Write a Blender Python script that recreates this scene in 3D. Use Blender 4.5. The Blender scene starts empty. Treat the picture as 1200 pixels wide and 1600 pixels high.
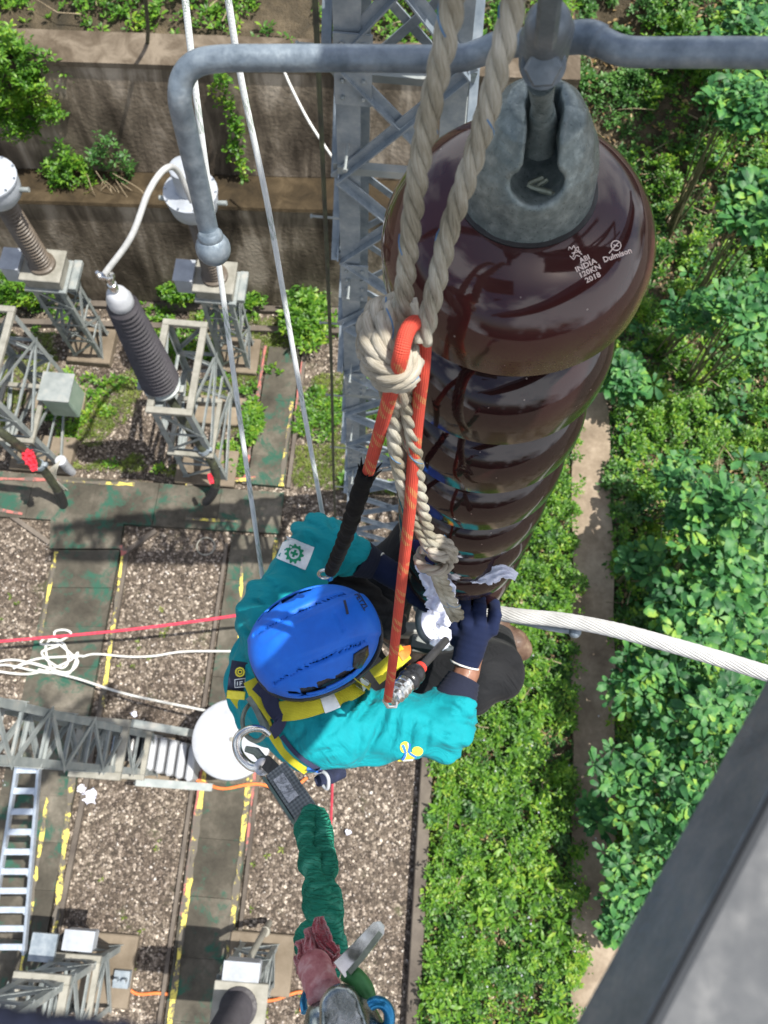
import bpy, math, random
import numpy as np
from mathutils import Vector, Matrix
from mathutils.bvhtree import BVHTree
from mathutils.noise import noise as pnoise
random.seed(7); RNG = np.random.default_rng(7)
scene = bpy.context.scene
COL = scene.collection

# ------------------------------------------------------------------ camera
F = 1250.0; CAMZ = 12.0
_n = np.array([-35., -430., -F]); _n /= np.linalg.norm(_n)
_up = -_n; _f = np.array([0, 0, -1.]); _Y = _f - _f.dot(_n) * _n; _Y /= np.linalg.norm(_Y)
_X = np.cross(_Y, _up)
R = np.array([_X, _Y, _up]); CAM = np.array([0, 0, CAMZ])
cd = bpy.data.cameras.new("camera"); cam = bpy.data.objects.new("camera", cd); COL.objects.link(cam)
m = Matrix([list(R[0]) + [0], list(R[1]) + [0], list(R[2]) + [CAMZ], [0, 0, 0, 1]])
cam.matrix_world = m
cd.sensor_fit = 'VERTICAL'; cd.lens = 6.86; cd.sensor_height = 6.86 * 1600 / F; cd.sensor_width = 6.86 * 1200 / F
cd.clip_start = 0.02; cd.clip_end = 500
cd.dof.use_dof = True; cd.dof.focus_distance = 1.15; cd.dof.aperture_fstop = 2.3
scene.camera = cam
scene.render.resolution_x = 768; scene.render.resolution_y = 1024

# ------------------------------------------------------------------ light
SUN = Vector((0.38, 0.015, 0.92)).normalized()
w = bpy.data.worlds.new("World"); scene.world = w; w.use_nodes = True
nt = w.node_tree; bg = nt.nodes['Background']
sky = nt.nodes.new('ShaderNodeTexSky'); sky.sky_type = 'NISHITA'; sky.sun_disc = False
sky.sun_elevation = math.asin(SUN.z); sky.sun_rotation = math.atan2(SUN.x, SUN.y)
sky.air_density = 1.0; sky.dust_density = 2.5; sky.ozone_density = 1.0
# broken white cumulus over the Nishita sky
_tc = nt.nodes.new('ShaderNodeTexCoord'); _no = nt.nodes.new('ShaderNodeTexNoise'); _no.inputs['Scale'].default_value = 1.5; _no.inputs['Detail'].default_value = 4; _no.inputs['Roughness'].default_value = .55
_rp = nt.nodes.new('ShaderNodeValToRGB'); _rp.color_ramp.elements[0].position = .46; _rp.color_ramp.elements[1].position = .57
_mx = nt.nodes.new('ShaderNodeMix'); _mx.data_type = 'RGBA'; _mx.inputs[7].default_value = (9.5, 9.8, 10.3, 1)
nt.links.new(_tc.outputs['Generated'], _no.inputs['Vector']); nt.links.new(_no.outputs[0], _rp.inputs[0]); nt.links.new(_rp.outputs[0], _mx.inputs[0]); nt.links.new(sky.outputs[0], _mx.inputs[6])
nt.links.new(_mx.outputs[2], bg.inputs[0]); bg.inputs[1].default_value = 0.10
sd = bpy.data.lights.new("sun", 'SUN'); sd.energy = 5.0; sd.angle = math.radians(0.55); sd.color = (1, .955, .88)
so = bpy.data.objects.new("sun", sd); COL.objects.link(so)
so.rotation_euler = SUN.to_track_quat('Z', 'Y').to_euler(); so.location = (5, 1, 20)
scene.view_settings.view_transform = 'Standard'; scene.view_settings.look = 'None'
scene.view_settings.exposure = 0.7; scene.view_settings.gamma = 1
scene.cycles.use_denoising = True
scene.cycles.max_bounces = 6; scene.cycles.transparent_max_bounces = 8

# ------------------------------------------------------------------ places: a photo pixel (1200x1600) to a point in the yard
def ray(x, y): return R @ np.array([(x - 600) / F, (800 - y) / F, -1.])
def pix(x, y, d): return CAM + ray(x, y) * d
def gnd(x, y, z=0.0):
    r = ray(x, y); return CAM + r * ((z - CAMZ) / r[2])
def P3(l): return [pix(*p) for p in l]
def nrm(v):
    v = np.asarray(v, float); n = np.linalg.norm(v); return v / (n if n > 1e-12 else 1)

# ------------------------------------------------------------------ mesh building
class MB:
    def __init__(s): s.v = []; s.f = []; s.uv = []
    def add(s, vs, fs, uvs=None):
        o = len(s.v); s.v += [tuple(map(float, p)) for p in vs]; s.f += [tuple(i + o for i in f) for f in fs]
        s.uv += uvs if uvs else [[(0, 0)] * len(f) for f in fs]
        return s
    def box(s, c, size, ax=None, bev=0.0):
        c = np.array(c, float); h = np.array(size, float) / 2
        A = np.eye(3) if ax is None else np.array(ax)
        if bev <= 0 or min(h) <= bev * 1.2:
            vs = [c + A.T @ (h * np.array([a, b, d])) for a in (-1, 1) for b in (-1, 1) for d in (-1, 1)]
            return s.add(vs, [(0, 1, 3, 2), (4, 6, 7, 5), (0, 4, 5, 1), (2, 3, 7, 6), (0, 2, 6, 4), (1, 5, 7, 3)])
        # chamfered box
        vs = []; idx = {}
        for a in (-1, 1):
            for b in (-1, 1):
                for d in (-1, 1):
                    for k in range(3):
                        q = h - bev; q[k] = h[k]
                        idx[(a, b, d, k)] = len(vs); vs.append(c + A.T @ (q * np.array([a, b, d])))
        fs = []
        for k in range(3):
            i, j = [(1, 2), (2, 0), (0, 1)][k]
            for sg in (-1, 1):
                q = []
                for (u, w_) in ((-1, -1), (1, -1), (1, 1), (-1, 1)):
                    t = [0, 0, 0]; t[k] = sg; t[i] = u; t[j] = w_; q.append(idx[(t[0], t[1], t[2], k)])
                fs.append(tuple(q if sg > 0 else q[::-1]))
        for k in range(3):
            i, j = [(1, 2), (2, 0), (0, 1)][k]
            for u in (-1, 1):
                for w_ in (-1, 1):
                    t0 = [0, 0, 0]; t0[i] = u; t0[j] = w_; t1 = list(t0); t0[k] = -1; t1[k] = 1
                    q = [idx[(*t0, i)], idx[(*t1, i)], idx[(*t1, j)], idx[(*t0, j)]]
                    fs.append(tuple(q if u * w_ < 0 else q[::-1]))
        for a in (-1, 1):
            for b in (-1, 1):
                for d in (-1, 1):
                    q = [idx[(a, b, d, k)] for k in range(3)]
                    fs.append(tuple(q if a * b * d > 0 else q[::-1]))
        return s.add(vs, fs)
    def beam(s, p0, p1, w_, h, upv=(0, 0, 1), bev=0.0, off=(0, 0)):
        p0 = np.array(p0, float); p1 = np.array(p1, float); d = p1 - p0; L = np.linalg.norm(d); z = d / L
        x = np.cross(upv, z)
        if np.linalg.norm(x) < 1e-4: x = np.cross((0, 1, 0), z)
        x = nrm(x); y = np.cross(z, x)
        return s.box((p0 + p1) / 2 + x * off[0] + y * off[1], (w_, h, L), [x, y, z], bev)
    def angle(s, p0, p1, w_, t, a, b):
        """steel angle: two flanges from the p0-p1 line along directions a and b"""
        p0 = np.array(p0, float); p1 = np.array(p1, float); z = nrm(p1 - p0)
        a = np.array(a, float); a = nrm(a - a.dot(z) * z); b = np.array(b, float); b = nrm(b - b.dot(z) * z)
        pr = [(0, 0), (w_, 0), (w_, t), (t, t), (t, w_), (0, w_)]
        vs = [p0 + a * u + b * v for u, v in pr] + [p1 + a * u + b * v for u, v in pr]
        flip = np.cross(a, b).dot(z) < 0
        fs = [tuple([i, (i + 1) % 6, (i + 1) % 6 + 6, i + 6]) for i in range(6)] + [(3, 2, 1, 0), (5, 4, 3, 0), (6, 7, 8, 9), (6, 9, 10, 11)]
        if flip: fs = [f[::-1] for f in fs]
        return s.add(vs, fs)
    def tube(s, pts, r, seg=10, cap=True, uvr=None):
        pts = [np.array(p, float) for p in pts]; n = len(pts)
        rs = [r] * n if np.isscalar(r) else list(r)
        T = [nrm(pts[min(i + 1, n - 1)] - pts[max(i - 1, 0)]) for i in range(n)]
        u = nrm(np.cross(T[0], (0.31, 0.52, 0.79))); vs = []; L = 0; Ls = []
        for i in range(n):
            if i: L += np.linalg.norm(pts[i] - pts[i - 1])
            Ls.append(L)
            u = nrm(u - u.dot(T[i]) * T[i]); w_ = np.cross(T[i], u)
            for k in range(seg):
                a = 2 * math.pi * k / seg; vs.append(pts[i] + (u * math.cos(a) + w_ * math.sin(a)) * rs[i])
        fs = []; uvs = []
        for i in range(n - 1):
            for k in range(seg):
                k2 = (k + 1) % seg
                fs.append((i * seg + k, i * seg + k2, (i + 1) * seg + k2, (i + 1) * seg + k))
                uvs.append([(k / seg, Ls[i]), ((k + 1) / seg, Ls[i]), ((k + 1) / seg, Ls[i + 1]), (k / seg, Ls[i + 1])])
        if cap:
            fs += [tuple(range(seg))[::-1], tuple((n - 1) * seg + k for k in range(seg))]
            uvs += [[(0, 0)] * seg, [(0, 0)] * seg]
        return s.add(vs, fs, uvs)
    def lathe(s, prof, o, ax, seg=32, ref=None):
        """prof: (radius, distance along ax) pairs"""
        o = np.array(o, float); z = nrm(ax); x = nrm(np.cross(z, (0, 1, 0.03) if ref is None else ref)); y = np.cross(z, x)
        vs = []; n = len(prof)
        for r_, h in prof:
            for k in range(seg):
                a = 2 * math.pi * k / seg; vs.append(o + z * h + (x * math.cos(a) + y * math.sin(a)) * max(r_, 1e-5))
        fs = []; uvs = []
        for i in range(n - 1):
            for k in range(seg):
                k2 = (k + 1) % seg; fs.append((i * seg + k, i * seg + k2, (i + 1) * seg + k2, (i + 1) * seg + k))
                uvs.append([(k / seg, i / n), ((k + 1) / seg, i / n), ((k + 1) / seg, (i + 1) / n), (k / seg, (i + 1) / n)])
        if prof[0][0] > 1e-4: fs.append(tuple(range(seg))[::-1]); uvs.append([(0, 0)] * seg)
        if prof[-1][0] > 1e-4: fs.append(tuple((n - 1) * seg + k for k in range(seg))); uvs.append([(0, 0)] * seg)
        return s.add(vs, fs, uvs)
    def sphere(s, c, r, seg=16, ax=None, sc=(1, 1, 1)):
        A = np.eye(3) if ax is None else np.array(ax); vs = []; n = seg // 2
        for i in range(n + 1):
            t = math.pi * i / n
            for k in range(seg):
                a = 2 * math.pi * k / seg
                q = np.array([math.sin(t) * math.cos(a) * sc[0], math.sin(t) * math.sin(a) * sc[1], math.cos(t) * sc[2]]) * r
                vs.append(np.array(c) + A.T @ q)
        fs = [(i * seg + k, (i + 1) * seg + k, (i + 1) * seg + (k + 1) % seg, i * seg + (k + 1) % seg) for i in range(n) for k in range(seg)]
        return s.add(vs, fs)
    def ribbon(s, pts, nor, width, th, uvr=None):
        """flat strap: pts centre line, nor outward normals (list), rounded section"""
        pts = [np.array(p, float) for p in pts]; n = len(pts); vs = []; L = 0; uvs = []; fs = []; Ls = [0]
        for i in range(1, n): L += np.linalg.norm(pts[i] - pts[i - 1]); Ls.append(L)
        ws = [width] * n if np.isscalar(width) else width
        for i in range(n):
            t = nrm(pts[min(i + 1, n - 1)] - pts[max(i - 1, 0)]); z = np.array(nor[i], float); z = nrm(z - z.dot(t) * t); x = np.cross(t, z)
            for a, b in ((-.5, 0), (-.47, .5), (.47, .5), (.5, 0), (.47, -.5), (-.47, -.5)):
                vs.append(pts[i] + x * a * ws[i] + z * b * th)
        for i in range(n - 1):
            for k in range(6):
                k2 = (k + 1) % 6; fs.append((i * 6 + k, i * 6 + k2, i * 6 + 6 + k2, i * 6 + 6 + k))
                ua, ub = [(0, .05), (.05, .95), (.95, 1), (1, .95), (.95, .05), (.05, 0)][k]
                uvs.append([(ua, Ls[i]), (ub, Ls[i]), (ub, Ls[i + 1]), (ua, Ls[i + 1])])
        fs += [(5, 4, 3, 2, 1, 0), tuple((n - 1) * 6 + k for k in range(6))]; uvs += [[(0, 0)] * 6] * 2
        return s.add(vs, fs, uvs)
    def bvh(s): return BVHTree.FromPolygons([Vector(v) for v in s.v], s.f)

def spl(pts, n=8):
    """Catmull-Rom through pts (any dimension)"""
    p = [np.array(q, float) for q in pts]; p = [2 * p[0] - p[1]] + p + [2 * p[-1] - p[-2]]; out = []
    for i in range(1, len(p) - 2):
        for k in range(n):
            t = k / n
            out.append(.5 * ((2 * p[i]) + (-p[i - 1] + p[i + 1]) * t + (2 * p[i - 1] - 5 * p[i] + 4 * p[i + 1] - p[i + 2]) * t * t + (-p[i - 1] + 3 * p[i] - 3 * p[i + 1] + p[i + 2]) * t ** 3))
    out.append(p[-2]); return out
def resample(pts, step):
    pts = [np.array(p) for p in pts]; d = [0]
    for i in range(1, len(pts)): d.append(d[-1] + np.linalg.norm(pts[i] - pts[i - 1]))
    n = max(2, int(d[-1] / step) + 1); tt = np.linspace(0, d[-1], n); A = np.array(pts)
    return [np.array([np.interp(t, d, A[:, k]) for k in range(A.shape[1])]) for t in tt]
def frames(pts):
    n = len(pts); T = [nrm(pts[min(i + 1, n - 1)] - pts[max(i - 1, 0)]) for i in range(n)]
    u = nrm(np.cross(T[0], (0.3, 0.5, 0.8))); o = []
    for i in range(n):
        u = nrm(u - u.dot(T[i]) * T[i]); o.append((u, np.cross(T[i], u)))
    return o
def laid(mb, pts, rad, strands=3, pitch=None, seg=9, thread=None, hand=1, fray=0.0):
    """laid rope: helical strands about a path; rad scalar"""
    pitch = pitch or rad * 7.0
    pts = resample(pts, pitch / 14); fr = frames(pts); L = 0
    sr = rad * (.56 if strands == 3 else math.pi / (strands + math.pi) * 1.06); offr = rad * .52 if strands == 3 else rad - sr
    Ls = [0]
    for i in range(1, len(pts)): Ls.append(Ls[-1] + np.linalg.norm(pts[i] - pts[i - 1]))
    for k in range(strands):
        q = []
        for i, p in enumerate(pts):
            a = hand * 2 * math.pi * (Ls[i] / pitch) + 2 * math.pi * k / strands
            q.append(p + (fr[i][0] * math.cos(a) + fr[i][1] * math.sin(a)) * offr)
        rs = [sr * (1 + .05 * pnoise((k * 9.1, Ls[i] / rad * .4, 0))) for i in range(len(q))]
        mb.tube(q, rs, seg)
        if thread is not None and k == 0:
            q2 = []
            for i, p in enumerate(pts):
                a = hand * 2 * math.pi * (Ls[i] / pitch) + .55 * math.sin(Ls[i] / pitch * 1.3 + 1)
                q2.append(p + (fr[i][0] * math.cos(a) + fr[i][1] * math.sin(a)) * (offr + sr * .95))
            for s0 in range(int(3 + 5 * random.random()), len(q2) - 6, 21):
                thread.tube(q2[s0:s0 + random.choice((4, 5, 7))], rad * .075, 5)
    return mb

# surface nets on a numpy distance field
def snets(fn, lo, hi, h):
    lo = np.array(lo, float); hi = np.array(hi, float); n = np.ceil((hi - lo) / h).astype(int) + 1
    g = np.meshgrid(*[lo[i] + np.arange(n[i]) * h for i in range(3)], indexing='ij')
    D = fn(np.stack(g, -1).reshape(-1, 3)).reshape(n)
    S = D < 0; c = tuple(n - 1); acc = np.zeros(c + (3,)); cnt = np.zeros(c)
    off = [(0, 0, 0), (1, 0, 0), (0, 1, 0), (1, 1, 0), (0, 0, 1), (1, 0, 1), (0, 1, 1), (1, 1, 1)]
    def sl(o, A): return A[o[0]:o[0] + c[0], o[1]:o[1] + c[1], o[2]:o[2] + c[2]]
    for a in range(8):
        for b in range(a + 1, 8):
            d = np.array(off[b]) - np.array(off[a])
            if abs(d).sum() != 1: continue
            A = sl(off[a], D); B = sl(off[b], D); mk = sl(off[a], S) != sl(off[b], S)
            t = np.where(mk, A / np.where(mk, A - B, 1), 0)
            for k in range(3): acc[..., k] += np.where(mk, off[a][k] + t * d[k], 0)
            cnt += mk
    M = cnt > 0; idx = -np.ones(c, int); idx[M] = np.arange(M.sum())
    V = (acc[M] / cnt[M][:, None] + np.argwhere(M)) * h + lo; Fs = []
    for ax in range(3):
        o = [1, 1, 1]; o[ax] = 0
        A = S[tuple(slice(o[k], n[k] - 1 if k != ax else n[k] - 1) for k in range(3))]
        q = [slice(o[k], n[k] - 1) for k in range(3)]; q2 = list(q); q2[ax] = slice(1, n[ax])
        B = S[tuple(q2)]; ij = np.argwhere(A != B)
        if not len(ij): continue
        sg = A[A != B]; base = ij + np.array(o); u, v = [(1, 2), (2, 0), (0, 1)][ax]
        eu = np.eye(3, dtype=int)[u]; ev = np.eye(3, dtype=int)[v]
        def I(b): return idx[b[:, 0], b[:, 1], b[:, 2]]
        Q = np.stack([I(base - eu - ev), I(base - ev), I(base), I(base - eu)], 1)
        Q[~sg] = Q[~sg][:, ::-1]; Fs.append(Q)
    return V, np.concatenate(Fs)
def cone(p, a, b, ra, rb):
    a = np.array(a, float); b = np.array(b, float); ab = b - a
    t = np.clip(((p - a) @ ab) / ab.dot(ab), 0, 1); return np.linalg.norm(p - a - t[:, None] * ab, axis=1) - (ra + (rb - ra) * t)
def smin(a, b, k):
    h = np.clip(.5 + .5 * (b - a) / k, 0, 1); return b + (a - b) * h - k * h * (1 - h)
def ell(p, c, r, ax):
    q = (p - np.array(c)) @ np.array(ax).T; k = np.linalg.norm(q / np.array(r), axis=1); return (k - 1) * min(r)
def sdf_mb(fn, pts, pad, h):
    A = np.array(pts); V, Q = snets(fn, A.min(0) - pad, A.max(0) + pad, h)
    mb = MB(); mb.v = [tuple(v) for v in V]; mb.f = [tuple(int(i) for i in q) for q in Q]; mb.uv = [[(0, 0)] * 4 for _ in mb.f]; return mb

# ------------------------------------------------------------------ objects
WO = {}
def tag(o, label, cat, group=None, kind=None):
    if label: o['label'] = label
    if cat: o['category'] = cat
    if group: o['group'] = group
    if kind: o['kind'] = kind
    return o
def link_mesh(name, V, Fc, mat, org, uvs=None, smooth=True, ang=40):
    me = bpy.data.meshes.new(name)
    V = np.asarray(V, dtype=np.float64) - np.asarray(org)
    if isinstance(Fc, np.ndarray):
        nf, k = Fc.shape; me.vertices.add(len(V)); me.vertices.foreach_set('co', V.astype(np.float32).ravel())
        me.loops.add(nf * k); me.loops.foreach_set('vertex_index', Fc.astype(np.int32).ravel())
        me.polygons.add(nf); me.polygons.foreach_set('loop_start', np.arange(0, nf * k, k, dtype=np.int32))
        try: me.polygons.foreach_set('loop_total', np.full(nf, k, dtype=np.int32))
        except Exception: pass
        me.update(calc_edges=True); me.validate()
    else:
        me.from_pydata([tuple(v) for v in V], [], Fc)
        if uvs:
            l = me.uv_layers.new(name='UVMap'); flat = np.array([c for u in uvs for c in u], dtype=np.float32).ravel()
            if len(flat) == len(l.data) * 2: l.data.foreach_set('uv', flat)
    me.update()
    if smooth:
        me.polygons.foreach_set('use_smooth', [True] * len(me.polygons))
        if ang < 180: me.set_sharp_from_angle(angle=math.radians(ang))
    o = bpy.data.objects.new(name, me); COL.objects.link(o)
    if mat: me.materials.append(mat)
    return o
def thing(name, label, cat, org, group=None):
    o = bpy.data.objects.new(name, None); COL.objects.link(o); o.location = tuple(map(float, org)); o.empty_display_size = .1
    WO[o.name] = np.array(org, float); return tag(o, label, cat, group)
def part(name, mb, mat, parent, smooth=True, ang=40, label=None):
    org = WO[parent.name]; o = link_mesh(name, mb.v, mb.f, mat, org, mb.uv, smooth, ang); o.parent = parent
    WO[o.name] = org
    if label: o['label'] = label
    return o
def single(name, mb, mat, label, cat, group=None, org=None, kind=None, smooth=True, ang=40):
    if org is None:
        A = np.array(mb.v); org = np.array([(A[:, 0].min() + A[:, 0].max()) / 2, (A[:, 1].min() + A[:, 1].max()) / 2, A[:, 2].min()])
    o = link_mesh(name, mb.v, mb.f, mat, org, mb.uv, smooth, ang); o.location = tuple(map(float, org)); WO[o.name] = np.array(org, float)
    return tag(o, label, cat, group, kind)
def struct(name, mb, mat, kind='structure', smooth=False):
    o = link_mesh(name, mb.v, mb.f, mat, (0, 0, 0), mb.uv, smooth); o['kind'] = kind; WO[o.name] = np.zeros(3); return o
def copy_tree(o, parent=None, delta=None, label=None):
    c = o.copy(); COL.objects.link(c); c.parent = parent; WO[c.name] = WO[o.name]
    if delta is not None: c.location = Vector(o.location) + Vector([float(q) for q in delta])
    if label: c['label'] = label
    for ch in list(o.children): copy_tree(ch, c)
    return c

# ------------------------------------------------------------------ materials
def newmat(name):
    mt = bpy.data.materials.new(name); mt.use_nodes = True; n = mt.node_tree; return mt, n, n.nodes['Principled BSDF']
def N(nt, t, **kw):
    nd = nt.nodes.new(t)
    for k, v in kw.items():
        if k.startswith('i_'):
            key = k[2:]; nd.inputs[int(key) if key.isdigit() else key].default_value = v
        else: setattr(nd, k, v)
    return nd
def ramp(nt, src, stops):
    r = nt.nodes.new('ShaderNodeValToRGB'); e = r.color_ramp.elements
    while len(e) > 1: e.remove(e[-1])
    e[0].position = stops[0][0]; e[0].color = (*stops[0][1], 1)
    for p, c in stops[1:]: x = e.new(p); x.color = (*c, 1)
    nt.links.new(src, r.inputs[0]); return r.outputs[0]
def pm(name, stops, scale=8, rough=.6, metal=0, bump=.2, bscale=None, bdist=.002, detail=6, rv=.15, coat=0, spec=.5, dist=0.0):
    """general weathered material: noise-ramped colour, noise bump, varying roughness"""
    mt, n, b = newmat(name); L = n.links.new
    if not isinstance(stops[0][1], tuple): stops = [(.3, stops[0]), (.7, stops[1])]
    tc = N(n, 'ShaderNodeTexCoord'); no = N(n, 'ShaderNodeTexNoise', i_Scale=scale, i_Detail=detail, i_Roughness=.6, i_Distortion=dist)
    L(tc.outputs['Object'], no.inputs['Vector']); L(ramp(n, no.outputs[0], stops), b.inputs['Base Color'])
    mr = N(n, 'ShaderNodeMapRange'); n2 = N(n, 'ShaderNodeTexNoise', i_Scale=(bscale or scale * 4), i_Detail=5); L(tc.outputs['Object'], n2.inputs['Vector'])
    L(n2.outputs[0], mr.inputs[0]); mr.inputs[1].default_value = .3; mr.inputs[2].default_value = .7
    mr.inputs[3].default_value = max(.02, rough - rv); mr.inputs[4].default_value = min(1, rough + rv); L(mr.outputs[0], b.inputs['Roughness'])
    b.inputs['Metallic'].default_value = metal; b.inputs['Coat Weight'].default_value = coat; b.inputs['Specular IOR Level'].default_value = spec
    if bump:
        bp = N(n, 'ShaderNodeBump', i_Strength=bump, i_Distance=bdist); L(n2.outputs[0], bp.inputs['Height']); L(bp.outputs[0], b.inputs['Normal'])
    return mt
M = {}
M['galv'] = pm('galvanised_steel', [(.25, (.13, .165, .20)), (.5, (.22, .26, .295)), (.75, (.34, .375, .40))], 9, .5, .35, .3, 60, .001)
M['galv_old'] = pm('weathered_galvanised_steel', [(.25, (.15, .175, .18)), (.55, (.26, .285, .28)), (.75, (.36, .35, .32))], 5, .6, .25, .3, 40, .002)
M['galv_cream'] = pm('dull_cream_steel', [(.25, (.17, .165, .135)), (.7, (.31, .30, .26))], 6, .6, .15, .2, 40, .002)
M['galv_dark'] = pm('dark_galvanised_steel', [(.2, (.085, .11, .13)), (.5, (.16, .19, .215)), (.8, (.25, .27, .29))], 40, .5, .45, .35, 300, .0006)
M['rod'] = pm('grey_blue_galvanised_rod', [(.25, (.095, .125, .155)), (.45, (.17, .21, .25)), (.58, (.22, .265, .305)), (.75, (.33, .37, .41))], 55, .48, .4, .5, 250, .0007)
M['chrome'] = pm('polished_steel', [(.3, (.5, .5, .48)), (.7, (.75, .75, .72))], 20, .22, .95, .1, 60, .0005)
M['brown_porcelain'] = pm('brown_porcelain', [(.3, (.06, .047, .034)), (.7, (.12, .095, .07))], 6, .5, 0, .1, 30, .001)
M['grey_porcelain'] = pm('purple_grey_porcelain', [(.3, (.016, .014, .017)), (.7, (.034, .030, .036))], 5, .6, 0, .1, 30, .001)
M['white_paint'] = pm('white_paint', [(.2, (.27, .285, .305)), (.5, (.38, .395, .42)), (.8, (.46, .47, .49))], 6, .45, 0, .1, 40, .001)
M['grey_paint'] = pm('pale_grey_paint', [(.2, (.23, .25, .275)), (.6, (.34, .365, .40))], 6, .4, 0, .1, 40, .001)
M['cabinet_green'] = pm('grey_green_paint', [(.3, (.17, .24, .19)), (.7, (.26, .33, .27))], 5, .5, 0, .1)
M['black_rubber'] = pm('black_rubber', [(.3, (.012, .012, .013)), (.7, (.03, .03, .03))], 30, .55, 0, .3, 150, .001)
M['black_tape'] = pm('black_cloth_tape', [(.3, (.004, .004, .005)), (.7, (.012, .012, .012))], 60, .9, 0, .6, 120, .002, spec=.15)
M['cable_jacket'] = pm('mossy_black_cable', [(.3, (.02, .02, .018)), (.55, (.045, .05, .03)), (.75, (.09, .1, .05))], 10, .6, 0, .2)
M['orange_hose'] = pm('orange_hose', [(.3, (.55, .13, .03)), (.7, (.75, .22, .06))], 8, .5, 0, .1)
M['red_cloth'] = pm('red_cloth', [(.3, (.55, .02, .04)), (.7, (.75, .04, .07))], 15, .85, 0, .4, 80, .003)
M['red_line'] = pm('red_cord', [(.3, (.50, .03, .06)), (.7, (.70, .07, .11))], 20, .8, 0, .3, 200, .002)
M['white_cord'] = pm('white_cord', [(.3, (.50, .50, .46)), (.7, (.72, .72, .68))], 20, .85, 0, .4, 200, .002)
M['paper'] = pm('white_rag', [(.3, (.62, .64, .78)), (.7, (.80, .82, .90))], 30, .85, 0, .5, 200, .002)
M['alum'] = pm('aluminium', [(.3, (.36, .42, .50)), (.7, (.50, .56, .63))], 10, .4, .5, .1)
M['skin'] = pm('brown_skin', [(.3, (.17, .075, .045)), (.7, (.25, .12, .075))], 60, .5, 0, .3, 300, .0005)
M['hair'] = pm('black_hair', [(.3, (.01, .008, .007)), (.7, (.02, .016, .014))], 80, .5, 0, .4, 300, .002)
M['leather'] = pm('worn_brown_leather', [(.3, (.04, .020, .012)), (.5, (.09, .050, .030)), (.72, (.18, .13, .085))], 25, .6, 0, .4, 120, .002)
M['sole'] = pm('boot_sole', [(.3, (.10, .09, .075)), (.7, (.22, .19, .15))], 40, .8, 0, .4)
M['beige'] = pm('muddy_beige_suede', [(.3, (.26, .23, .19)), (.7, (.45, .42, .36))], 40, .85, 0, .5, 120, .003)
M['blue_alloy'] = pm('blue_anodised_alloy', [(.3, (.01, .13, .30)), (.7, (.03, .26, .48))], 20, .25, .6, .1)
M['olive_steel'] = pm('olive_coated_steel', [(.3, (.13, .15, .12)), (.7, (.24, .27, .22))], 60, .45, .6, .2, 250, .0005)
M['plastic_black'] = pm('black_plastic', [(.3, (.010, .011, .013)), (.7, (.022, .023, .026))], 60, .35, 0, .2, 300, .0004)
M['orange_tab'] = pm('orange_webbing', [(.3, (.75, .14, .02)), (.7, (.95, .25, .04))], 60, .7, 0, .3, 300, .001)
M['navy_cloth'] = pm('navy_cloth', [(.3, (.006, .010, .030)), (.7, (.014, .020, .055))], 50, .9, 0, .4, 400, .001)
M['sign_white'] = pm('sign_white', [(.3, (.6, .62, .62)), (.7, (.78, .79, .78))], 10, .5, 0, .1)
M['sign_red'] = pm('sign_red', [(.3, (.55, .03, .02)), (.7, (.7, .06, .04))], 10, .5, 0, .1)
M['print'] = pm('pale_pink_print', [(.3, (.62, .47, .42)), (.7, (.88, .74, .68))], 400, .6, 0, .2, 900, .0003)
M['green_print'] = pm('green_print', [(.3, (.0, .22, .09)), (.7, (.01, .32, .15))], 100, .7, 0, .2)
M['yellow_print'] = pm('yellow_print', [(.3, (.72, .62, .03)), (.7, (.85, .75, .08))], 100, .7, 0, .2)
M['blue_print'] = pm('blue_print', [(.3, (.02, .12, .5)), (.7, (.04, .2, .6))], 100, .7, 0, .2)
M['white_print'] = pm('white_print', [(.3, (.68, .72, .72)), (.7, (.82, .85, .85))], 100, .7, 0, .3, 500, .0005)
M['dark_print'] = pm('dark_print', [(.3, (.01, .015, .04)), (.7, (.02, .025, .06))], 100, .6, 0, .2)
M['shaded_beam_grey'] = pm('shade_darkened_beam_grey', [(.2, (.056, .060, .066)), (.6, (.066, .071, .078)), (.85, (.080, .085, .092))], 6, .7, 0, .2, 80, .001)  # grey lowered in the colour to imitate shade on the beam top

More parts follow.
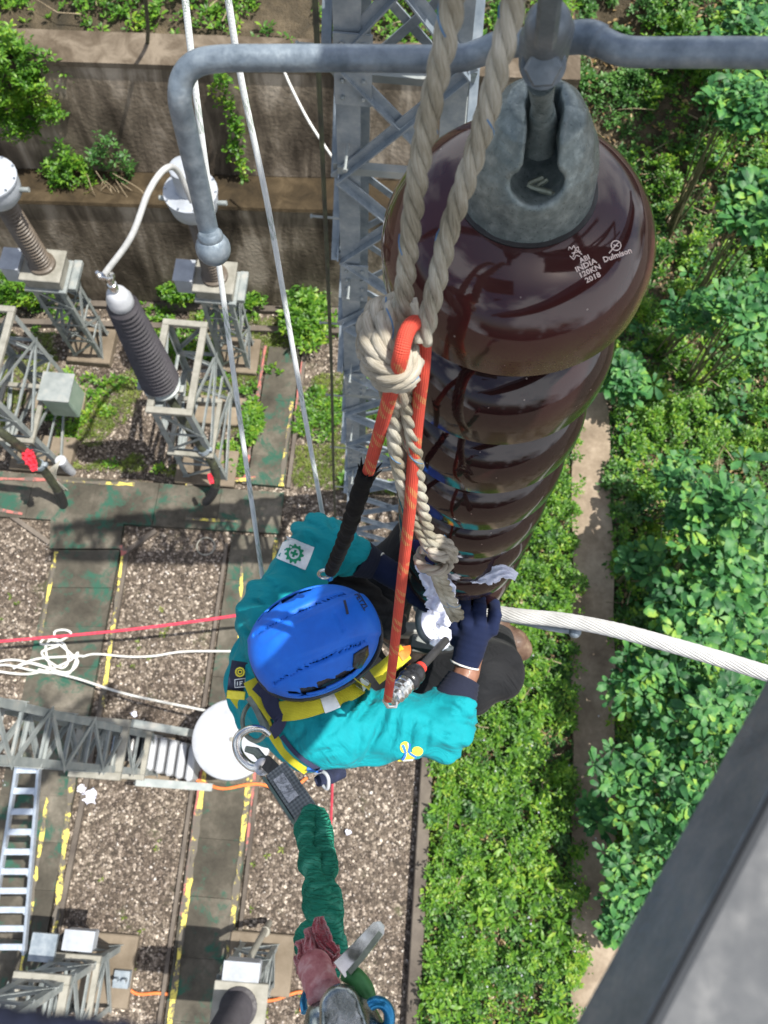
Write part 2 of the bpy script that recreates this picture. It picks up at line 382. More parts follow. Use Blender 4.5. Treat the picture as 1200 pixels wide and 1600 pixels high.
def weave(name, c1, c2, fu, fv, rough=.8, bump=.6, dist=.0006, fleck=None, diag=True, band=None):
    """cloth/braid on UVs: u around (0..1) times fu, v metres times fv"""
    mt, n, b = newmat(name); L = n.links.new
    uv = N(n, 'ShaderNodeTexCoord'); mp = N(n, 'ShaderNodeMapping'); mp.inputs['Scale'].default_value = (fu, fv, 1)
    L(uv.outputs['UV'], mp.inputs[0])
    s = N(n, 'ShaderNodeSeparateXYZ'); L(mp.outputs[0], s.inputs[0])
    def mth(op, a, b_=None):
        q = N(n, 'ShaderNodeMath', operation=op)
        for i, x in enumerate((a, b_)):
            if x is None: continue
            if isinstance(x, (int, float)): q.inputs[i].default_value = x
            else: L(x, q.inputs[i])
        return q.outputs[0]
    if diag:
        a = mth('SINE', mth('MULTIPLY', mth('ADD', s.outputs[0], s.outputs[1]), 2 * math.pi)); c = mth('SINE', mth('MULTIPLY', mth('SUBTRACT', s.outputs[0], s.outputs[1]), 2 * math.pi))
        hgt = mth('ADD', mth('MULTIPLY', mth('MULTIPLY', a, c), .5), .5)
    else:
        a = mth('SINE', mth('MULTIPLY', s.outputs[0], 2 * math.pi)); c = mth('SINE', mth('MULTIPLY', s.outputs[1], 2 * math.pi))
        hgt = mth('ADD', mth('MULTIPLY', mth('ADD', a, c), .25), .5)
    nz = N(n, 'ShaderNodeTexNoise', i_Scale=30, i_Detail=4); L(uv.outputs['Object'], nz.inputs['Vector'])
    f = mth('ADD', mth('MULTIPLY', hgt, .45), mth('MULTIPLY', nz.outputs[0], .6))
    col = ramp(n, f, [(.25, c1), (.75, c2)])
    if fleck:
        fc, thr, bandf = fleck
        an = mth('GREATER_THAN', mth('MULTIPLY', a, c), .25)
        bd = mth('GREATER_THAN', mth('SINE', mth('ADD', mth('MULTIPLY', s.outputs[1], bandf), mth('MULTIPLY', nz.outputs[0], 3.0))), thr)
        s3 = mth('GREATER_THAN', mth('SINE', mth('MULTIPLY', mth('ADD', s.outputs[0], mth('MULTIPLY', s.outputs[1], .37)), 2 * math.pi / 3)), .0)
        mk = mth('MULTIPLY', mth('MULTIPLY', an, bd), s3)
        mx = N(n, 'ShaderNodeMix', data_type='RGBA'); L(mk, mx.inputs[0]); L(col, mx.inputs[6]); mx.inputs[7].default_value = (*fc, 1); col = mx.outputs[2]
    L(col, b.inputs['Base Color']); b.inputs['Roughness'].default_value = rough
    bp = N(n, 'ShaderNodeBump', i_Strength=bump, i_Distance=dist); L(hgt, bp.inputs['Height']); L(bp.outputs[0], b.inputs['Normal'])
    return mt
M['red_rope'] = weave('red_braided_rope', (.42, .03, .018), (.72, .085, .045), 10, 330, .75, .9, .0012, ((.60, .45, .14), .25, .21))
M['white_rope'] = weave('white_braided_rope', (.50, .53, .53), (.76, .79, .78), 8, 260, .8, .8, .0012, ((.05, .16, .04), .62, .12))
M['yellow_web'] = weave('yellow_webbing', (.42, .37, .010), (.66, .60, .03), 14, 420, .8, .9, .0010, None, False)
M['navy_web'] = weave('navy_webbing', (.012, .015, .045), (.03, .035, .085), 12, 600, .8, .5, .0005, None, False)
M['grey_web'] = weave('grey_ribbed_webbing', (.06, .07, .075), (.19, .21, .215), 7, 130, .8, 1.0, .002, None, False)

def fibre(name, stops, su=26, sv=60, rough=.85):
    """twisted fibre yarn: streaks along the strand UV"""
    mt, n, b = newmat(name); L = n.links.new
    uv = N(n, 'ShaderNodeTexCoord'); mp = N(n, 'ShaderNodeMapping'); mp.inputs['Scale'].default_value = (su, sv, 1); mp.inputs['Rotation'].default_value = (0, 0, .25)
    L(uv.outputs['UV'], mp.inputs[0]); nz = N(n, 'ShaderNodeTexNoise', i_Scale=1, i_Detail=4, i_Roughness=.65); L(mp.outputs[0], nz.inputs['Vector'])
    big = N(n, 'ShaderNodeTexNoise', i_Scale=16, i_Detail=3); L(uv.outputs['Object'], big.inputs['Vector'])
    ad = N(n, 'ShaderNodeMath', operation='ADD'); L(nz.outputs[0], ad.inputs[0]); L(big.outputs[0], ad.inputs[1])
    hf = N(n, 'ShaderNodeMath', operation='MULTIPLY'); L(ad.outputs[0], hf.inputs[0]); hf.inputs[1].default_value = .5
    L(ramp(n, hf.outputs[0], stops), b.inputs['Base Color']); b.inputs['Roughness'].default_value = rough
    bp = N(n, 'ShaderNodeBump', i_Strength=.9, i_Distance=.0014); L(nz.outputs[0], bp.inputs['Height']); L(bp.outputs[0], b.inputs['Normal']); return mt
M['laid_rope'] = fibre('grey_laid_rope', [(.34, (.13, .115, .075)), (.46, (.28, .255, .19)), (.56, (.42, .40, .33)), (.68, (.58, .56, .49))], 30, 70)
M['knot_rope'] = fibre('cream_laid_rope', [(.34, (.15, .125, .085)), (.46, (.31, .28, .22)), (.56, (.44, .41, .345)), (.68, (.58, .55, .49))], 30, 70)
M['dish'] = pm('chalky_white_plastic', [(.2, (.235, .25, .27)), (.5, (.30, .315, .34)), (.8, (.35, .365, .385))], 5, .6, 0, .15, 30, .002)
M['dull_alu'] = pm('dull_aluminium', [(.3, (.32, .325, .32)), (.7, (.46, .46, .445))], 12, .6, .1, .2)
M['blue_thread'] = pm('blue_tracer_yarn', [(.3, (.05, .14, .30)), (.7, (.10, .24, .42))], 50, .8, 0, .1)
M['conductor'] = pm('bare_stranded_aluminium', [(.3, (.40, .40, .39)), (.7, (.58, .58, .56))], 20, .6, 0, .2)

def glaze(g1=(.012, .0038, .004), g2=(.022, .007, .0075), nm='shade_darkened_brown_glaze'):
    mt, n, b = newmat(nm); L = n.links.new
    tc = N(n, 'ShaderNodeTexCoord')
    no = N(n, 'ShaderNodeTexNoise', i_Scale=9, i_Detail=5); L(tc.outputs['Object'], no.inputs['Vector'])
    base = ramp(n, no.outputs[0], [(.3, g1), (.7, g2)])
    # dusty green algae film on the steep skirt faces
    uv = N(n, 'ShaderNodeAttribute', attribute_name='algae')
    fine = N(n, 'ShaderNodeTexNoise', i_Scale=420, i_Detail=3); L(tc.outputs['Object'], fine.inputs['Vector'])
    big = N(n, 'ShaderNodeTexNoise', i_Scale=14, i_Detail=4); L(tc.outputs['Object'], big.inputs['Vector'])
    def mth(op, a, b_):
        q = N(n, 'ShaderNodeMath', operation=op)
        for i, x in enumerate((a, b_)):
            if isinstance(x, (int, float)): q.inputs[i].default_value = x
            else: L(x, q.inputs[i])
        return q.outputs[0]
    f = mth('ADD', mth('MULTIPLY', fine.outputs[0], 1.1), mth('MULTIPLY', big.outputs[0], 1.1))
    f = mth('MULTIPLY', mth('ADD', f, -.72), mth('MULTIPLY', uv.outputs['Fac'], 1.25)); cl = N(n, 'ShaderNodeClamp'); L(f, cl.inputs[0])
    mx = N(n, 'ShaderNodeMix', data_type='RGBA'); L(cl.outputs[0], mx.inputs[0]); L(base, mx.inputs[6]); mx.inputs[7].default_value = (.085, .080, .018, 1)
    vs_ = N(n, 'ShaderNodeTexVoronoi', i_Scale=75); L(tc.outputs['Object'], vs_.inputs['Vector']); sc_ = N(n, 'ShaderNodeSeparateColor'); L(vs_.outputs['Color'], sc_.inputs[0])
    spk = mth('MULTIPLY', mth('LESS_THAN', vs_.outputs['Distance'], .085), mth('GREATER_THAN', sc_.outputs[0], .80)); m5 = N(n, 'ShaderNodeMix', data_type='RGBA'); L(spk, m5.inputs[0]); L(mx.outputs[2], m5.inputs[6]); m5.inputs[7].default_value = (.22, .17, .15, 1); mx = m5
    dst = ramp(n, big.outputs[0], [(.45, (0, 0, 0)), (.75, (1, 1, 1))]); m6 = N(n, 'ShaderNodeMix', data_type='RGBA', blend_type='ADD'); m6.inputs[0].default_value = 1; dm = N(n, 'ShaderNodeMix', data_type='RGBA', blend_type='MULTIPLY'); dm.inputs[0].default_value = 1; L(dst, dm.inputs[6]); dm.inputs[7].default_value = (.007, .006, .0055, 1); L(mx.outputs[2], m6.inputs[6]); L(dm.outputs[2], m6.inputs[7]); mx = m6
    L(mx.outputs[2], b.inputs['Base Color'])
    b.inputs['Specular IOR Level'].default_value = .5; rr = mth('ADD', mth('MULTIPLY', cl.outputs[0], .38), .07); L(rr, b.inputs['Roughness'])
    b.inputs['IOR'].default_value = 1.55
    bw = N(n, 'ShaderNodeTexNoise', i_Scale=22, i_Detail=1); L(tc.outputs['Object'], bw.inputs['Vector'])
    bp = N(n, 'ShaderNodeBump', i_Strength=.25, i_Distance=.003); L(bw.outputs[0], bp.inputs['Height']); L(bp.outputs[0], b.inputs['Normal'])
    return mt
M['glaze'] = glaze(); M['glaze_top'] = glaze((.034, .0095, .0098), (.058, .017, .0165), 'sky_lightened_brown_glaze')  # one brown glaze: sky light painted into the top disc, shade into the rest

def ground_mat(name, stones, gap, scale, green=None, moss=0, wet=None):
    """gravel: two voronoi layers of stones with random tones, dark gaps and mossy/dirty patches"""
    mt, n, b = newmat(name); L = n.links.new
    tc = N(n, 'ShaderNodeTexCoord')
    vo = N(n, 'ShaderNodeTexVoronoi', i_Scale=scale, i_Randomness=1.0); L(tc.outputs['Object'], vo.inputs['Vector'])
    ds = N(n, 'ShaderNodeTexVoronoi', feature='DISTANCE_TO_EDGE', i_Scale=scale); L(tc.outputs['Object'], ds.inputs['Vector'])
    sp = N(n, 'ShaderNodeSeparateColor'); L(vo.outputs['Color'], sp.inputs[0])
    c = ramp(n, sp.outputs[0], stones)
    gm = ramp(n, ds.outputs['Distance'], [(.0, (0, 0, 0)), (.09, (1, 1, 1))])
    mx = N(n, 'ShaderNodeMix', data_type='RGBA'); L(gm, mx.inputs[0]); mx.inputs[6].default_value = (*gap, 1); L(c, mx.inputs[7]); col = mx.outputs[2]
    nz = N(n, 'ShaderNodeTexNoise', i_Scale=.9, i_Detail=6, i_Roughness=.7); L(tc.outputs['Object'], nz.inputs['Vector'])
    dk = ramp(n, nz.outputs[0], [(.35, (.62, .56, .52)), (.65, (1.12, 1.08, 1.0))])
    m2 = N(n, 'ShaderNodeMix', data_type='RGBA', blend_type='MULTIPLY'); m2.inputs[0].default_value = 1; L(col, m2.inputs[6]); L(dk, m2.inputs[7]); col = m2.outputs[2]
    if green:
        n3 = N(n, 'ShaderNodeTexNoise', i_Scale=1.7, i_Detail=8, i_Roughness=.75); L(tc.outputs['Object'], n3.inputs['Vector'])
        gk = ramp(n, n3.outputs[0], [(.56 - moss, (0, 0, 0)), (.66 - moss, (1, 1, 1))])
        m3 = N(n, 'ShaderNodeMix', data_type='RGBA'); L(gk, m3.inputs[0]); L(col, m3.inputs[6]); m3.inputs[7].default_value = (*green, 1); col = m3.outputs[2]
    L(col, b.inputs['Base Color']); b.inputs['Roughness'].default_value = .75; b.inputs['Specular IOR Level'].default_value = .3
    bp = N(n, 'ShaderNodeBump', i_Strength=1.0, i_Distance=.02); L(ds.outputs['Distance'], bp.inputs['Height']); L(bp.outputs[0], b.inputs['Normal']); return mt
M['gravel'] = ground_mat('brown_gravel', [(0, (.050, .042, .034)), (.4, (.125, .104, .085)), (.75, (.22, .19, .16)), (.93, (.38, .34, .30)), (1, (.58, .53, .47))], (.034, .027, .021), 27, (.05, .06, .02), -.03)
M['soil'] = pm('leaf_litter_soil', [(.3, (.022, .017, .008)), (.5, (.055, .041, .022)), (.7, (.12, .092, .055))], 3, .9, 0, 1.0, 40, .03)

def slab_mat(name, base, green, gthr=.58):
    mt, n, b = newmat(name); L = n.links.new
    tc = N(n, 'ShaderNodeTexCoord'); a = N(n, 'ShaderNodeTexNoise', i_Scale=1.6, i_Detail=8, i_Roughness=.7); L(tc.outputs['Object'], a.inputs['Vector'])
    c = ramp(n, a.outputs[0], base)
    isl = N(n, 'ShaderNodeNewGeometry'); rc = ramp(n, isl.outputs['Random Per Island'], [(0, (.72, .70, .66)), (1, (1.15, 1.13, 1.08))])
    m0 = N(n, 'ShaderNodeMix', data_type='RGBA', blend_type='MULTIPLY'); m0.inputs[0].default_value = 1; L(c, m0.inputs[6]); L(rc, m0.inputs[7]); c = m0.outputs[2]
    if green:
        g = N(n, 'ShaderNodeTexNoise', i_Scale=2.6, i_Detail=9, i_Roughness=.75, i_Distortion=.4); mp = N(n, 'ShaderNodeMapping'); mp.inputs['Location'].default_value = (3.7, 1.2, 0)
        L(tc.outputs['Object'], mp.inputs[0]); L(mp.outputs[0], g.inputs['Vector'])
        k = ramp(n, g.outputs[0], [(gthr, (0, 0, 0)), (gthr + .09, (1, 1, 1))])
        m1 = N(n, 'ShaderNodeMix', data_type='RGBA'); L(k, m1.inputs[0]); L(c, m1.inputs[6]); m1.inputs[7].default_value = (*green, 1); c = m1.outputs[2]
    L(c, b.inputs['Base Color']); b.inputs['Roughness'].default_value = .8; b.inputs['Specular IOR Level'].default_value = .25
    f = N(n, 'ShaderNodeTexNoise', i_Scale=60, i_Detail=4); L(tc.outputs['Object'], f.inputs['Vector'])
    bp = N(n, 'ShaderNodeBump', i_Strength=.5, i_Distance=.006); L(f.outputs[0], bp.inputs['Height']); L(bp.outputs[0], b.inputs['Normal']); return mt
M['slab'] = slab_mat('stained_concrete_slab', [(.3, (.035, .032, .026)), (.5, (.080, .074, .060)), (.7, (.17, .155, .13))], (.024, .082, .055), .52)
M['path'] = slab_mat('pale_dirty_concrete', [(.3, (.12, .092, .068)), (.5, (.23, .185, .14)), (.7, (.38, .32, .255))], None)
M['kerb'] = slab_mat('mossy_kerb_concrete', [(.3, (.06, .05, .045)), (.7, (.16, .14, .12))], None)
M['plinth'] = slab_mat('plinth_concrete', [(.3, (.11, .088, .062)), (.7, (.25, .21, .165))], None)
def worn_paint(name, col, under, thr):
    mt, n, b = newmat(name); L = n.links.new
    tc = N(n, 'ShaderNodeTexCoord'); a = N(n, 'ShaderNodeTexNoise', i_Scale=4, i_Detail=9, i_Roughness=.8); L(tc.outputs['Object'], a.inputs['Vector'])
    L(ramp(n, a.outputs[0], [(thr, under), (thr + .04, col)]), b.inputs['Base Color']); b.inputs['Roughness'].default_value = .8; return mt
M['yellow_edge'] = worn_paint('worn_yellow_paint', (.62, .52, .10), (.10, .088, .07), .50)
M['red_edge'] = worn_paint('worn_red_paint', (.36, .12, .10), (.11, .09, .075), .49)

def wall_mat(name, stops):
    mt, n, b = newmat(name); L = n.links.new
    tc = N(n, 'ShaderNodeTexCoord'); mp = N(n, 'ShaderNodeMapping'); mp.inputs['Scale'].default_value = (3.2, 3.2, .55); L(tc.outputs['Object'], mp.inputs[0])
    a = N(n, 'ShaderNodeTexNoise', i_Scale=1, i_Detail=8, i_Roughness=.62, i_Distortion=.6); L(mp.outputs[0], a.inputs['Vector'])
    bgn = N(n, 'ShaderNodeTexNoise', i_Scale=.8, i_Detail=5); L(tc.outputs['Object'], bgn.inputs['Vector'])
    ad = N(n, 'ShaderNodeMath', operation='ADD'); L(a.outputs[0], ad.inputs[0]); L(bgn.outputs[0], ad.inputs[1]); h = N(n, 'ShaderNodeMath', operation='MULTIPLY', i_1=.5); L(ad.outputs[0], h.inputs[0])
    L(ramp(n, h.outputs[0], stops), b.inputs['Base Color']); b.inputs['Roughness'].default_value = .85; b.inputs['Specular IOR Level'].default_value = .2
    f = N(n, 'ShaderNodeTexNoise', i_Scale=18, i_Detail=6); L(tc.outputs['Object'], f.inputs['Vector'])
    bp = N(n, 'ShaderNodeBump', i_Strength=.6, i_Distance=.02); L(f.outputs[0], bp.inputs['Height']); L(bp.outputs[0], b.inputs['Normal']); return mt
M['wall'] = wall_mat('dark_stained_concrete_wall', [(.37, (.030, .023, .016)), (.45, (.080, .064, .047)), (.51, (.15, .122, .09)), (.6, (.34, .29, .23))])
M['ledge'] = wall_mat('brown_silt_ledge', [(.38, (.018, .013, .007)), (.5, (.042, .030, .016)), (.62, (.08, .059, .034))])
M['coping'] = wall_mat('dry_concrete_coping', [(.38, (.035, .026, .016)), (.5, (.085, .066, .046)), (.62, (.17, .14, .105))])

def leaf_mat(name, stops, trans=.3, rough=.45, spec=.4):
    mt, n, b = newmat(name); L = n.links.new
    g = N(n, 'ShaderNodeNewGeometry'); tc = N(n, 'ShaderNodeTexCoord'); no = N(n, 'ShaderNodeTexNoise', i_Scale=2.6, i_Detail=6, i_Roughness=.7); L(tc.outputs['Object'], no.inputs['Vector'])
    a = N(n, 'ShaderNodeMath', operation='MULTIPLY', i_1=.62); L(g.outputs['Random Per Island'], a.inputs[0])
    c2 = N(n, 'ShaderNodeMath', operation='MULTIPLY_ADD', i_1=2.1, i_2=-.83); L(no.outputs[0], c2.inputs[0])
    s = N(n, 'ShaderNodeMath', operation='ADD'); L(a.outputs[0], s.inputs[0]); L(c2.outputs[0], s.inputs[1])
    col = ramp(n, s.outputs[0], stops); L(col, b.inputs['Base Color']); b.inputs['Roughness'].default_value = rough; b.inputs['Specular IOR Level'].default_value = spec
    t = N(n, 'ShaderNodeBsdfTranslucent'); hs = N(n, 'ShaderNodeHueSaturation', i_Saturation=1.15, i_Value=1.5); L(col, hs.inputs['Color']); L(hs.outputs[0], t.inputs[0])
    mx = N(n, 'ShaderNodeMixShader'); mx.inputs[0].default_value = trans; L(b.outputs[0], mx.inputs[1]); L(t.outputs[0], mx.inputs[2]); L(mx.outputs[0], n.nodes['Material Output'].inputs[0]); return mt
M['weed'] = leaf_mat('bright_weed_leaves', [(0, (.022, .075, .010)), (.35, (.06, .16, .016)), (.7, (.125, .27, .025)), (1, (.26, .37, .04))], .35)
M['weed_dark'] = leaf_mat('deep_green_weed_leaves', [(0, (.02, .07, .018)), (.5, (.05, .14, .03)), (1, (.11, .24, .05))], .3)
M['palmate'] = leaf_mat('palmate_leaves', [(0, (.012, .060, .022)), (.35, (.030, .115, .036)), (.65, (.065, .20, .055)), (.85, (.12, .28, .06)), (1, (.24, .38, .06))], .28, .5, .28)
M['dry_leaf'] = leaf_mat('dry_brown_leaves', [(0, (.09, .05, .02)), (.5, (.20, .13, .06)), (1, (.36, .27, .13))], .15)
M['grass'] = leaf_mat('yellow_green_grass', [(0, (.07, .12, .02)), (.5, (.15, .22, .035)), (1, (.28, .32, .07))], .3)
M['twig'] = pm('dry_twig', [(.3, (.16, .12, .07)), (.7, (.32, .26, .17))], 8, .8, 0, .3)
M['stem'] = pm('green_brown_stem', [(.3, (.07, .08, .03)), (.7, (.14, .12, .06))], 8, .8, 0, .3)
M['shirt'] = None

# =================================================================== SETTING
def wy(x): return .06 * (x + 3.1)            # the retaining wall runs slightly askew
g = MB(); g.add([(-60, -60, 0), (60, -60, 0), (60, 60, 0), (-60, 60, 0)], [(0, 1, 2, 3)]); struct('ground', g, M['gravel'])

def sm(a, b, x): t = min(1, max(0, (x - a) / (b - a))); return t * t * (3 - 2 * t)
def terr(x, y):
    """hill behind the wall, bank on the right"""
    back = 3.9 + .32 * (y - 9.3) if y > 8.9 + wy(x) else -.6
    bank = -.02 + 3.9 * sm(8.2, 15, y) + .5 * sm(4.5, 9, x) * sm(-2, 6, y)
    k = sm(1.7, 2.6, x)
    return back * (1 - k) + bank * k + .10 * pnoise((x * .9, y * .9, 0)) * (1 if y > 8.9 or x > 3.8 else .1)
xs = np.arange(-16, 22.1, .3); ys = np.concatenate([np.arange(-9, 8.9, .5), np.arange(9.0, 27, .35)])
h = MB(); nx = len(xs)
h.v = [(x, y, terr(x, y) + .006) for y in ys for x in xs]
for j in range(len(ys) - 1):
    for i in range(nx - 1):
        if ys[j] < 8.9 and xs[i] < 3.4: continue
        h.f.append((j * nx + i, j * nx + i + 1, (j + 1) * nx + i + 1, (j + 1) * nx + i)); h.uv.append([(0, 0)] * 4)
struct('hillside', h, M['soil'], smooth=True)
bed = MB(); bed.add([(.95, -9, .012), (3.1, -9, .012), (3.45, 9.3, .012), (.95, 9.3, .012)], [(0, 1, 2, 3)]); struct('garden_bed_soil', bed, M['soil'])

# retaining wall
X0, X1 = -15, 2.1
def wallstrip(prof):
    mb = MB(); nxx = 40
    for i in range(nxx + 1):
        x = X0 + (X1 - X0) * i / nxx
        for (y, z) in prof: mb.v.append((x, y + wy(x) + .012 * pnoise((x, z, 3)), z + .01 * pnoise((x, z, 7))))
    k = len(prof)
    for i in range(nxx):
        for j in range(k - 1): mb.f.append((i * k + j, (i + 1) * k + j, (i + 1) * k + j + 1, i * k + j + 1)); mb.uv.append([(0, 0)] * 4)
    mb.f += [tuple(range(k))[::-1], tuple(nxx * k + j for j in range(k))]; mb.uv += [[(0, 0)] * k] * 2
    return mb
wl = thing('retaining_wall', 'tall dark stained concrete retaining wall in two tiers across the back', 'wall', (-3, 7.7, 0))
part('lower_wall', wallstrip([(7.64, -.05), (7.83, 2.28), (8.40, 2.28), (8.6, -.05)]), M['wall'], wl, ang=30)
part('ledge', wallstrip([(7.80, 2.284), (7.82, 2.33), (8.395, 2.33), (8.395, 2.284)]), M['ledge'], wl, ang=30, label='brown silted ledge between the two tiers')
part('upper_wall', wallstrip([(8.40, 2.335), (8.64, 3.95), (9.0, 3.95), (9.0, 2.335)]), M['wall'], wl, ang=30)
part('coping', wallstrip([(8.61, 3.955), (8.61, 4.03), (9.15, 4.03), (9.15, 3.955)]), M['coping'], wl, ang=30, label='dry pale coping along the top')
gut = MB()
for y0, y1, z in ((7.12, 7.22, .12), (7.52, 7.63, .10)):
    gut.add([(X0, y0 + wy(X0), 0), (X1, y0 + wy(X1), 0), (X1, y1 + wy(X1), 0), (X0, y1 + wy(X0), 0), (X0, y0 + wy(X0), z), (X1, y0 + wy(X1), z), (X1, y1 + wy(X1), z), (X0, y1 + wy(X0), z)],
            [(0, 1, 5, 4), (1, 2, 6, 5), (2, 3, 7, 6), (3, 0, 4, 7), (4, 5, 6, 7)])
struct('gutter', gut, M['kerb'])

# slabs: quads with random joints
def slabrow(p, n, thick=.09, gap=.006, z0=.0):
    """p: four ground corners a,b (start edge) c,d (end edge); n slabs between"""
    a, b, c, d = [np.array(q, float) for q in p]; mb = MB()
    for i in range(n):
        t0 = i / n; t1 = (i + 1) / n
        q = [a + (d - a) * t0, b + (c - b) * t0, b + (c - b) * t1, a + (d - a) * t1]; cen = sum(q) / 4
        q = [cen + (v - cen) * (1 - gap) for v in q]; dz = [thick + z0 + random.uniform(-.006, .006)] * 4
        dz = [v + random.uniform(-.003, .003) for v in dz]
        vs = [(v[0], v[1], -.02) for v in q] + [(q[k][0], q[k][1], dz[k]) for k in range(4)]
        mb.add(vs, [(4, 5, 6, 7), (0, 1, 5, 4), (1, 2, 6, 5), (2, 3, 7, 6), (3, 0, 4, 7)])
    return mb
def G(*l): return [gnd(x, y) for x, y in l]
A = [(-2.25, -5.2, 0), (-1.50, -5.2, 0), (-1.42, 6.6, 0), (-2.0, 6.6, 0)]
ymid = 3.65
rowA1 = [(-2.27, -5.2, 0), (-1.50, -5.2, 0), (-1.55, 3.55, 0), (-2.32, 3.55, 0)]
rowA2 = [(-2.20, 4.40, 0), (-1.62, 4.40, 0), (-1.62, 6.9, 0), (-2.16, 6.9, 0)]
struct('concrete_path', slabrow(rowA1, 12), M['slab'])
struct('narrow_path', slabrow(rowA2, 5), M['slab'])
crossp = [(-9.5, 3.45, 0), (-9.5, 4.25, 0), (-1.6, 4.30, 0), (-1.6, 3.62, 0)]
struct('cross_path', slabrow([crossp[0], crossp[1], crossp[2], crossp[3]], 8, thick=.086), M['slab'])
bigslab = G((85, 752), (205, 757), (190, 860), (80, 860)); 
struct('wide_slab', slabrow([bigslab[3], bigslab[2], bigslab[1], bigslab[0]], 1, thick=.098), M['slab'])
rowB = [gnd(40, 1130), gnd(150, 1130), gnd(190, 862), gnd(88, 862)]
struct('left_path', slabrow([(-5.0, -5.2, 0), (-3.98, -5.2, 0), tuple(rowB[2]), tuple(rowB[3])], 14, thick=.092), M['slab'])
# thin kerbs along the gravel panels
kb = MB()
def kerb(p0, p1, w_=.07, z=.07): kb.beam((p0[0], p0[1], z / 2 - .01), (p1[0], p1[1], z / 2 - .01), w_, z + .02, (0, 0, 1))
kerb(gnd(200, 862), gnd(158, 1110)); kerb(gnd(158, 1110), (-3.88, -5.2, 0)); kerb(gnd(200, 862), gnd(245, 830))
kerb(gnd(2, 795), gnd(80, 850)); kerb((-1.44, -5, 0), (-1.49, 3.5, 0), .05); kerb((-2.34, -5, 0), (-2.39, 3.4, 0), .05)
kerb((-1.55, 4.4, 0), (-1.55, 6.9, 0), .06); kerb((-2.26, 4.4, 0), (-2.24, 6.9, 0), .06)
struct('path_kerb', kb, M['kerb'])
# worn paint along the slab edges
def paint(name, segs, mat):
    mb = MB()
    for (x0, y0, x1, y1, w_) in segs:
        L = math.hypot(x1 - x0, y1 - y0); n = max(2, int(L / .12)); d = ((x1 - x0) / L, (y1 - y0) / L); nn = (-d[1], d[0]); base = len(mb.v)
        for i in range(n + 1):
            t = i / n; a = w_ * (.5 + .25 * random.uniform(-1, 1))
            for s in (-1, 1): mb.v.append((x0 + (x1 - x0) * t + nn[0] * a * s, y0 + (y1 - y0) * t + nn[1] * a * s, .104 + .001 * random.random()))
        for i in range(n): mb.f.append((base + 2 * i, base + 2 * i + 2, base + 2 * i + 3, base + 2 * i + 1)); mb.uv.append([(0, 0)] * 4)
    return struct(name, mb, mat)
def gs(a, b, w_): p, q = gnd(*a, .1), gnd(*b, .1); return (p[0], p[1], q[0], q[1], w_)
paint('yellow_edge_paint', [(-2.20, -5, -2.22, .1, .07), (-1.56, -5, -1.58, .35, .07), gs((372, 1100), (378, 870), .05), (-1.66, 4.4, -1.66, 5.9, .06), (-1.62, 2.0, -1.63, 3.5, .05),
      gs((192, 862), (160, 1105), .05), gs((88, 862), (62, 1000), .05), gs((78, 1225), (20, 1600), .05), gs((115, 1200), (68, 1600), .07), gs((210, 757), (100, 752), .05), gs((290, 810), (372, 815), .05), gs((290, 757), (400, 748), .05)], M['yellow_edge'])
paint('red_edge_paint', [(-2.26, -1.8, -2.27, .4, .035), (-1.50, -1.0, -1.52, .4, .03), (-2.24, 4.5, -2.22, 6.9, .05), (-1.58, 5.6, -1.58, 6.9, .03), gs((0, 748), (95, 750), .05), gs((0, 797), (35, 803), .05), gs((188, 852), (196, 866), .10), gs((300, 753), (400, 745), .03)], M['red_edge'])
# strip and garden path on the right
cb = MB(); cb.box((.895, .2, .06), (.17, 18.2, .26), None, .012); struct('garden_kerb', cb, M['kerb'])
fp = MB(); L_ = [(2.97 + .05 * pnoise((y * .7, 1, 0)), 3.60 + .09 * pnoise((y * .7, 9, 0)), y) for y in np.arange(-6, 7.6, .4)]
for a, b, y in L_: fp.v += [(a, y, -.02), (a, y, .085), (b, y, .095), (b, y, -.02)]
for i in range(len(L_) - 1):
    for k in range(3): fp.f.append((4 * i + k, 4 * i + 4 + k, 4 * i + 5 + k, 4 * i + 1 + k)); fp.uv.append([(0, 0)] * 4)
struct('garden_path', fp, M['path'], smooth=False)
for nm in ('garden_path',):
    me = bpy.data.objects[nm].data; me.flip_normals()

# loose pebbles on the gravel
def pebbles(n):
    phi = (1 + 5 ** .5) / 2
    B = np.array([(1, 0, 0), (-1, 0, 0), (0, 1, 0), (0, -1, 0), (0, 0, 1), (0, 0, -1)], float)
    T = np.array([(0, 2, 4), (2, 1, 4), (1, 3, 4), (3, 0, 4), (2, 0, 5), (1, 2, 5), (3, 1, 5), (0, 3, 5)])
    c = np.stack([RNG.uniform(-8.5, .8, n), RNG.uniform(-4.2, 7.4, n)], 1)
    ok = ~(((c[:, 0] > -2.45) & (c[:, 0] < -1.4)) | ((c[:, 1] > 3.4) & (c[:, 1] < 4.4) & (c[:, 0] < -1.4)) | ((c[:, 0] > -5.1) & (c[:, 0] < -3.7) & (c[:, 1] < 3.6)))
    c = c[ok]; n = len(c); r = .009 + .019 * RNG.random(n) ** 2.5
    s = np.stack([RNG.uniform(.7, 1.4, n), RNG.uniform(.6, 1.1, n), RNG.uniform(.45, .8, n)], 1) * r[:, None]
    a = RNG.uniform(0, 6.28, n); V = B[None] * s[:, None]; x = V[..., 0] * np.cos(a)[:, None] - V[..., 1] * np.sin(a)[:, None]; y = V[..., 0] * np.sin(a)[:, None] + V[..., 1] * np.cos(a)[:, None]
    V = np.stack([x + c[:, :1], y + c[:, 1:2], V[..., 2] + .008], -1).reshape(-1, 3)
    Fc = (T[None] + (np.arange(n) * 6)[:, None, None]).reshape(-1, 3)
    return V, Fc
mt, n_, b_ = newmat('pebble_stone'); gg = N(n_, 'ShaderNodeNewGeometry')
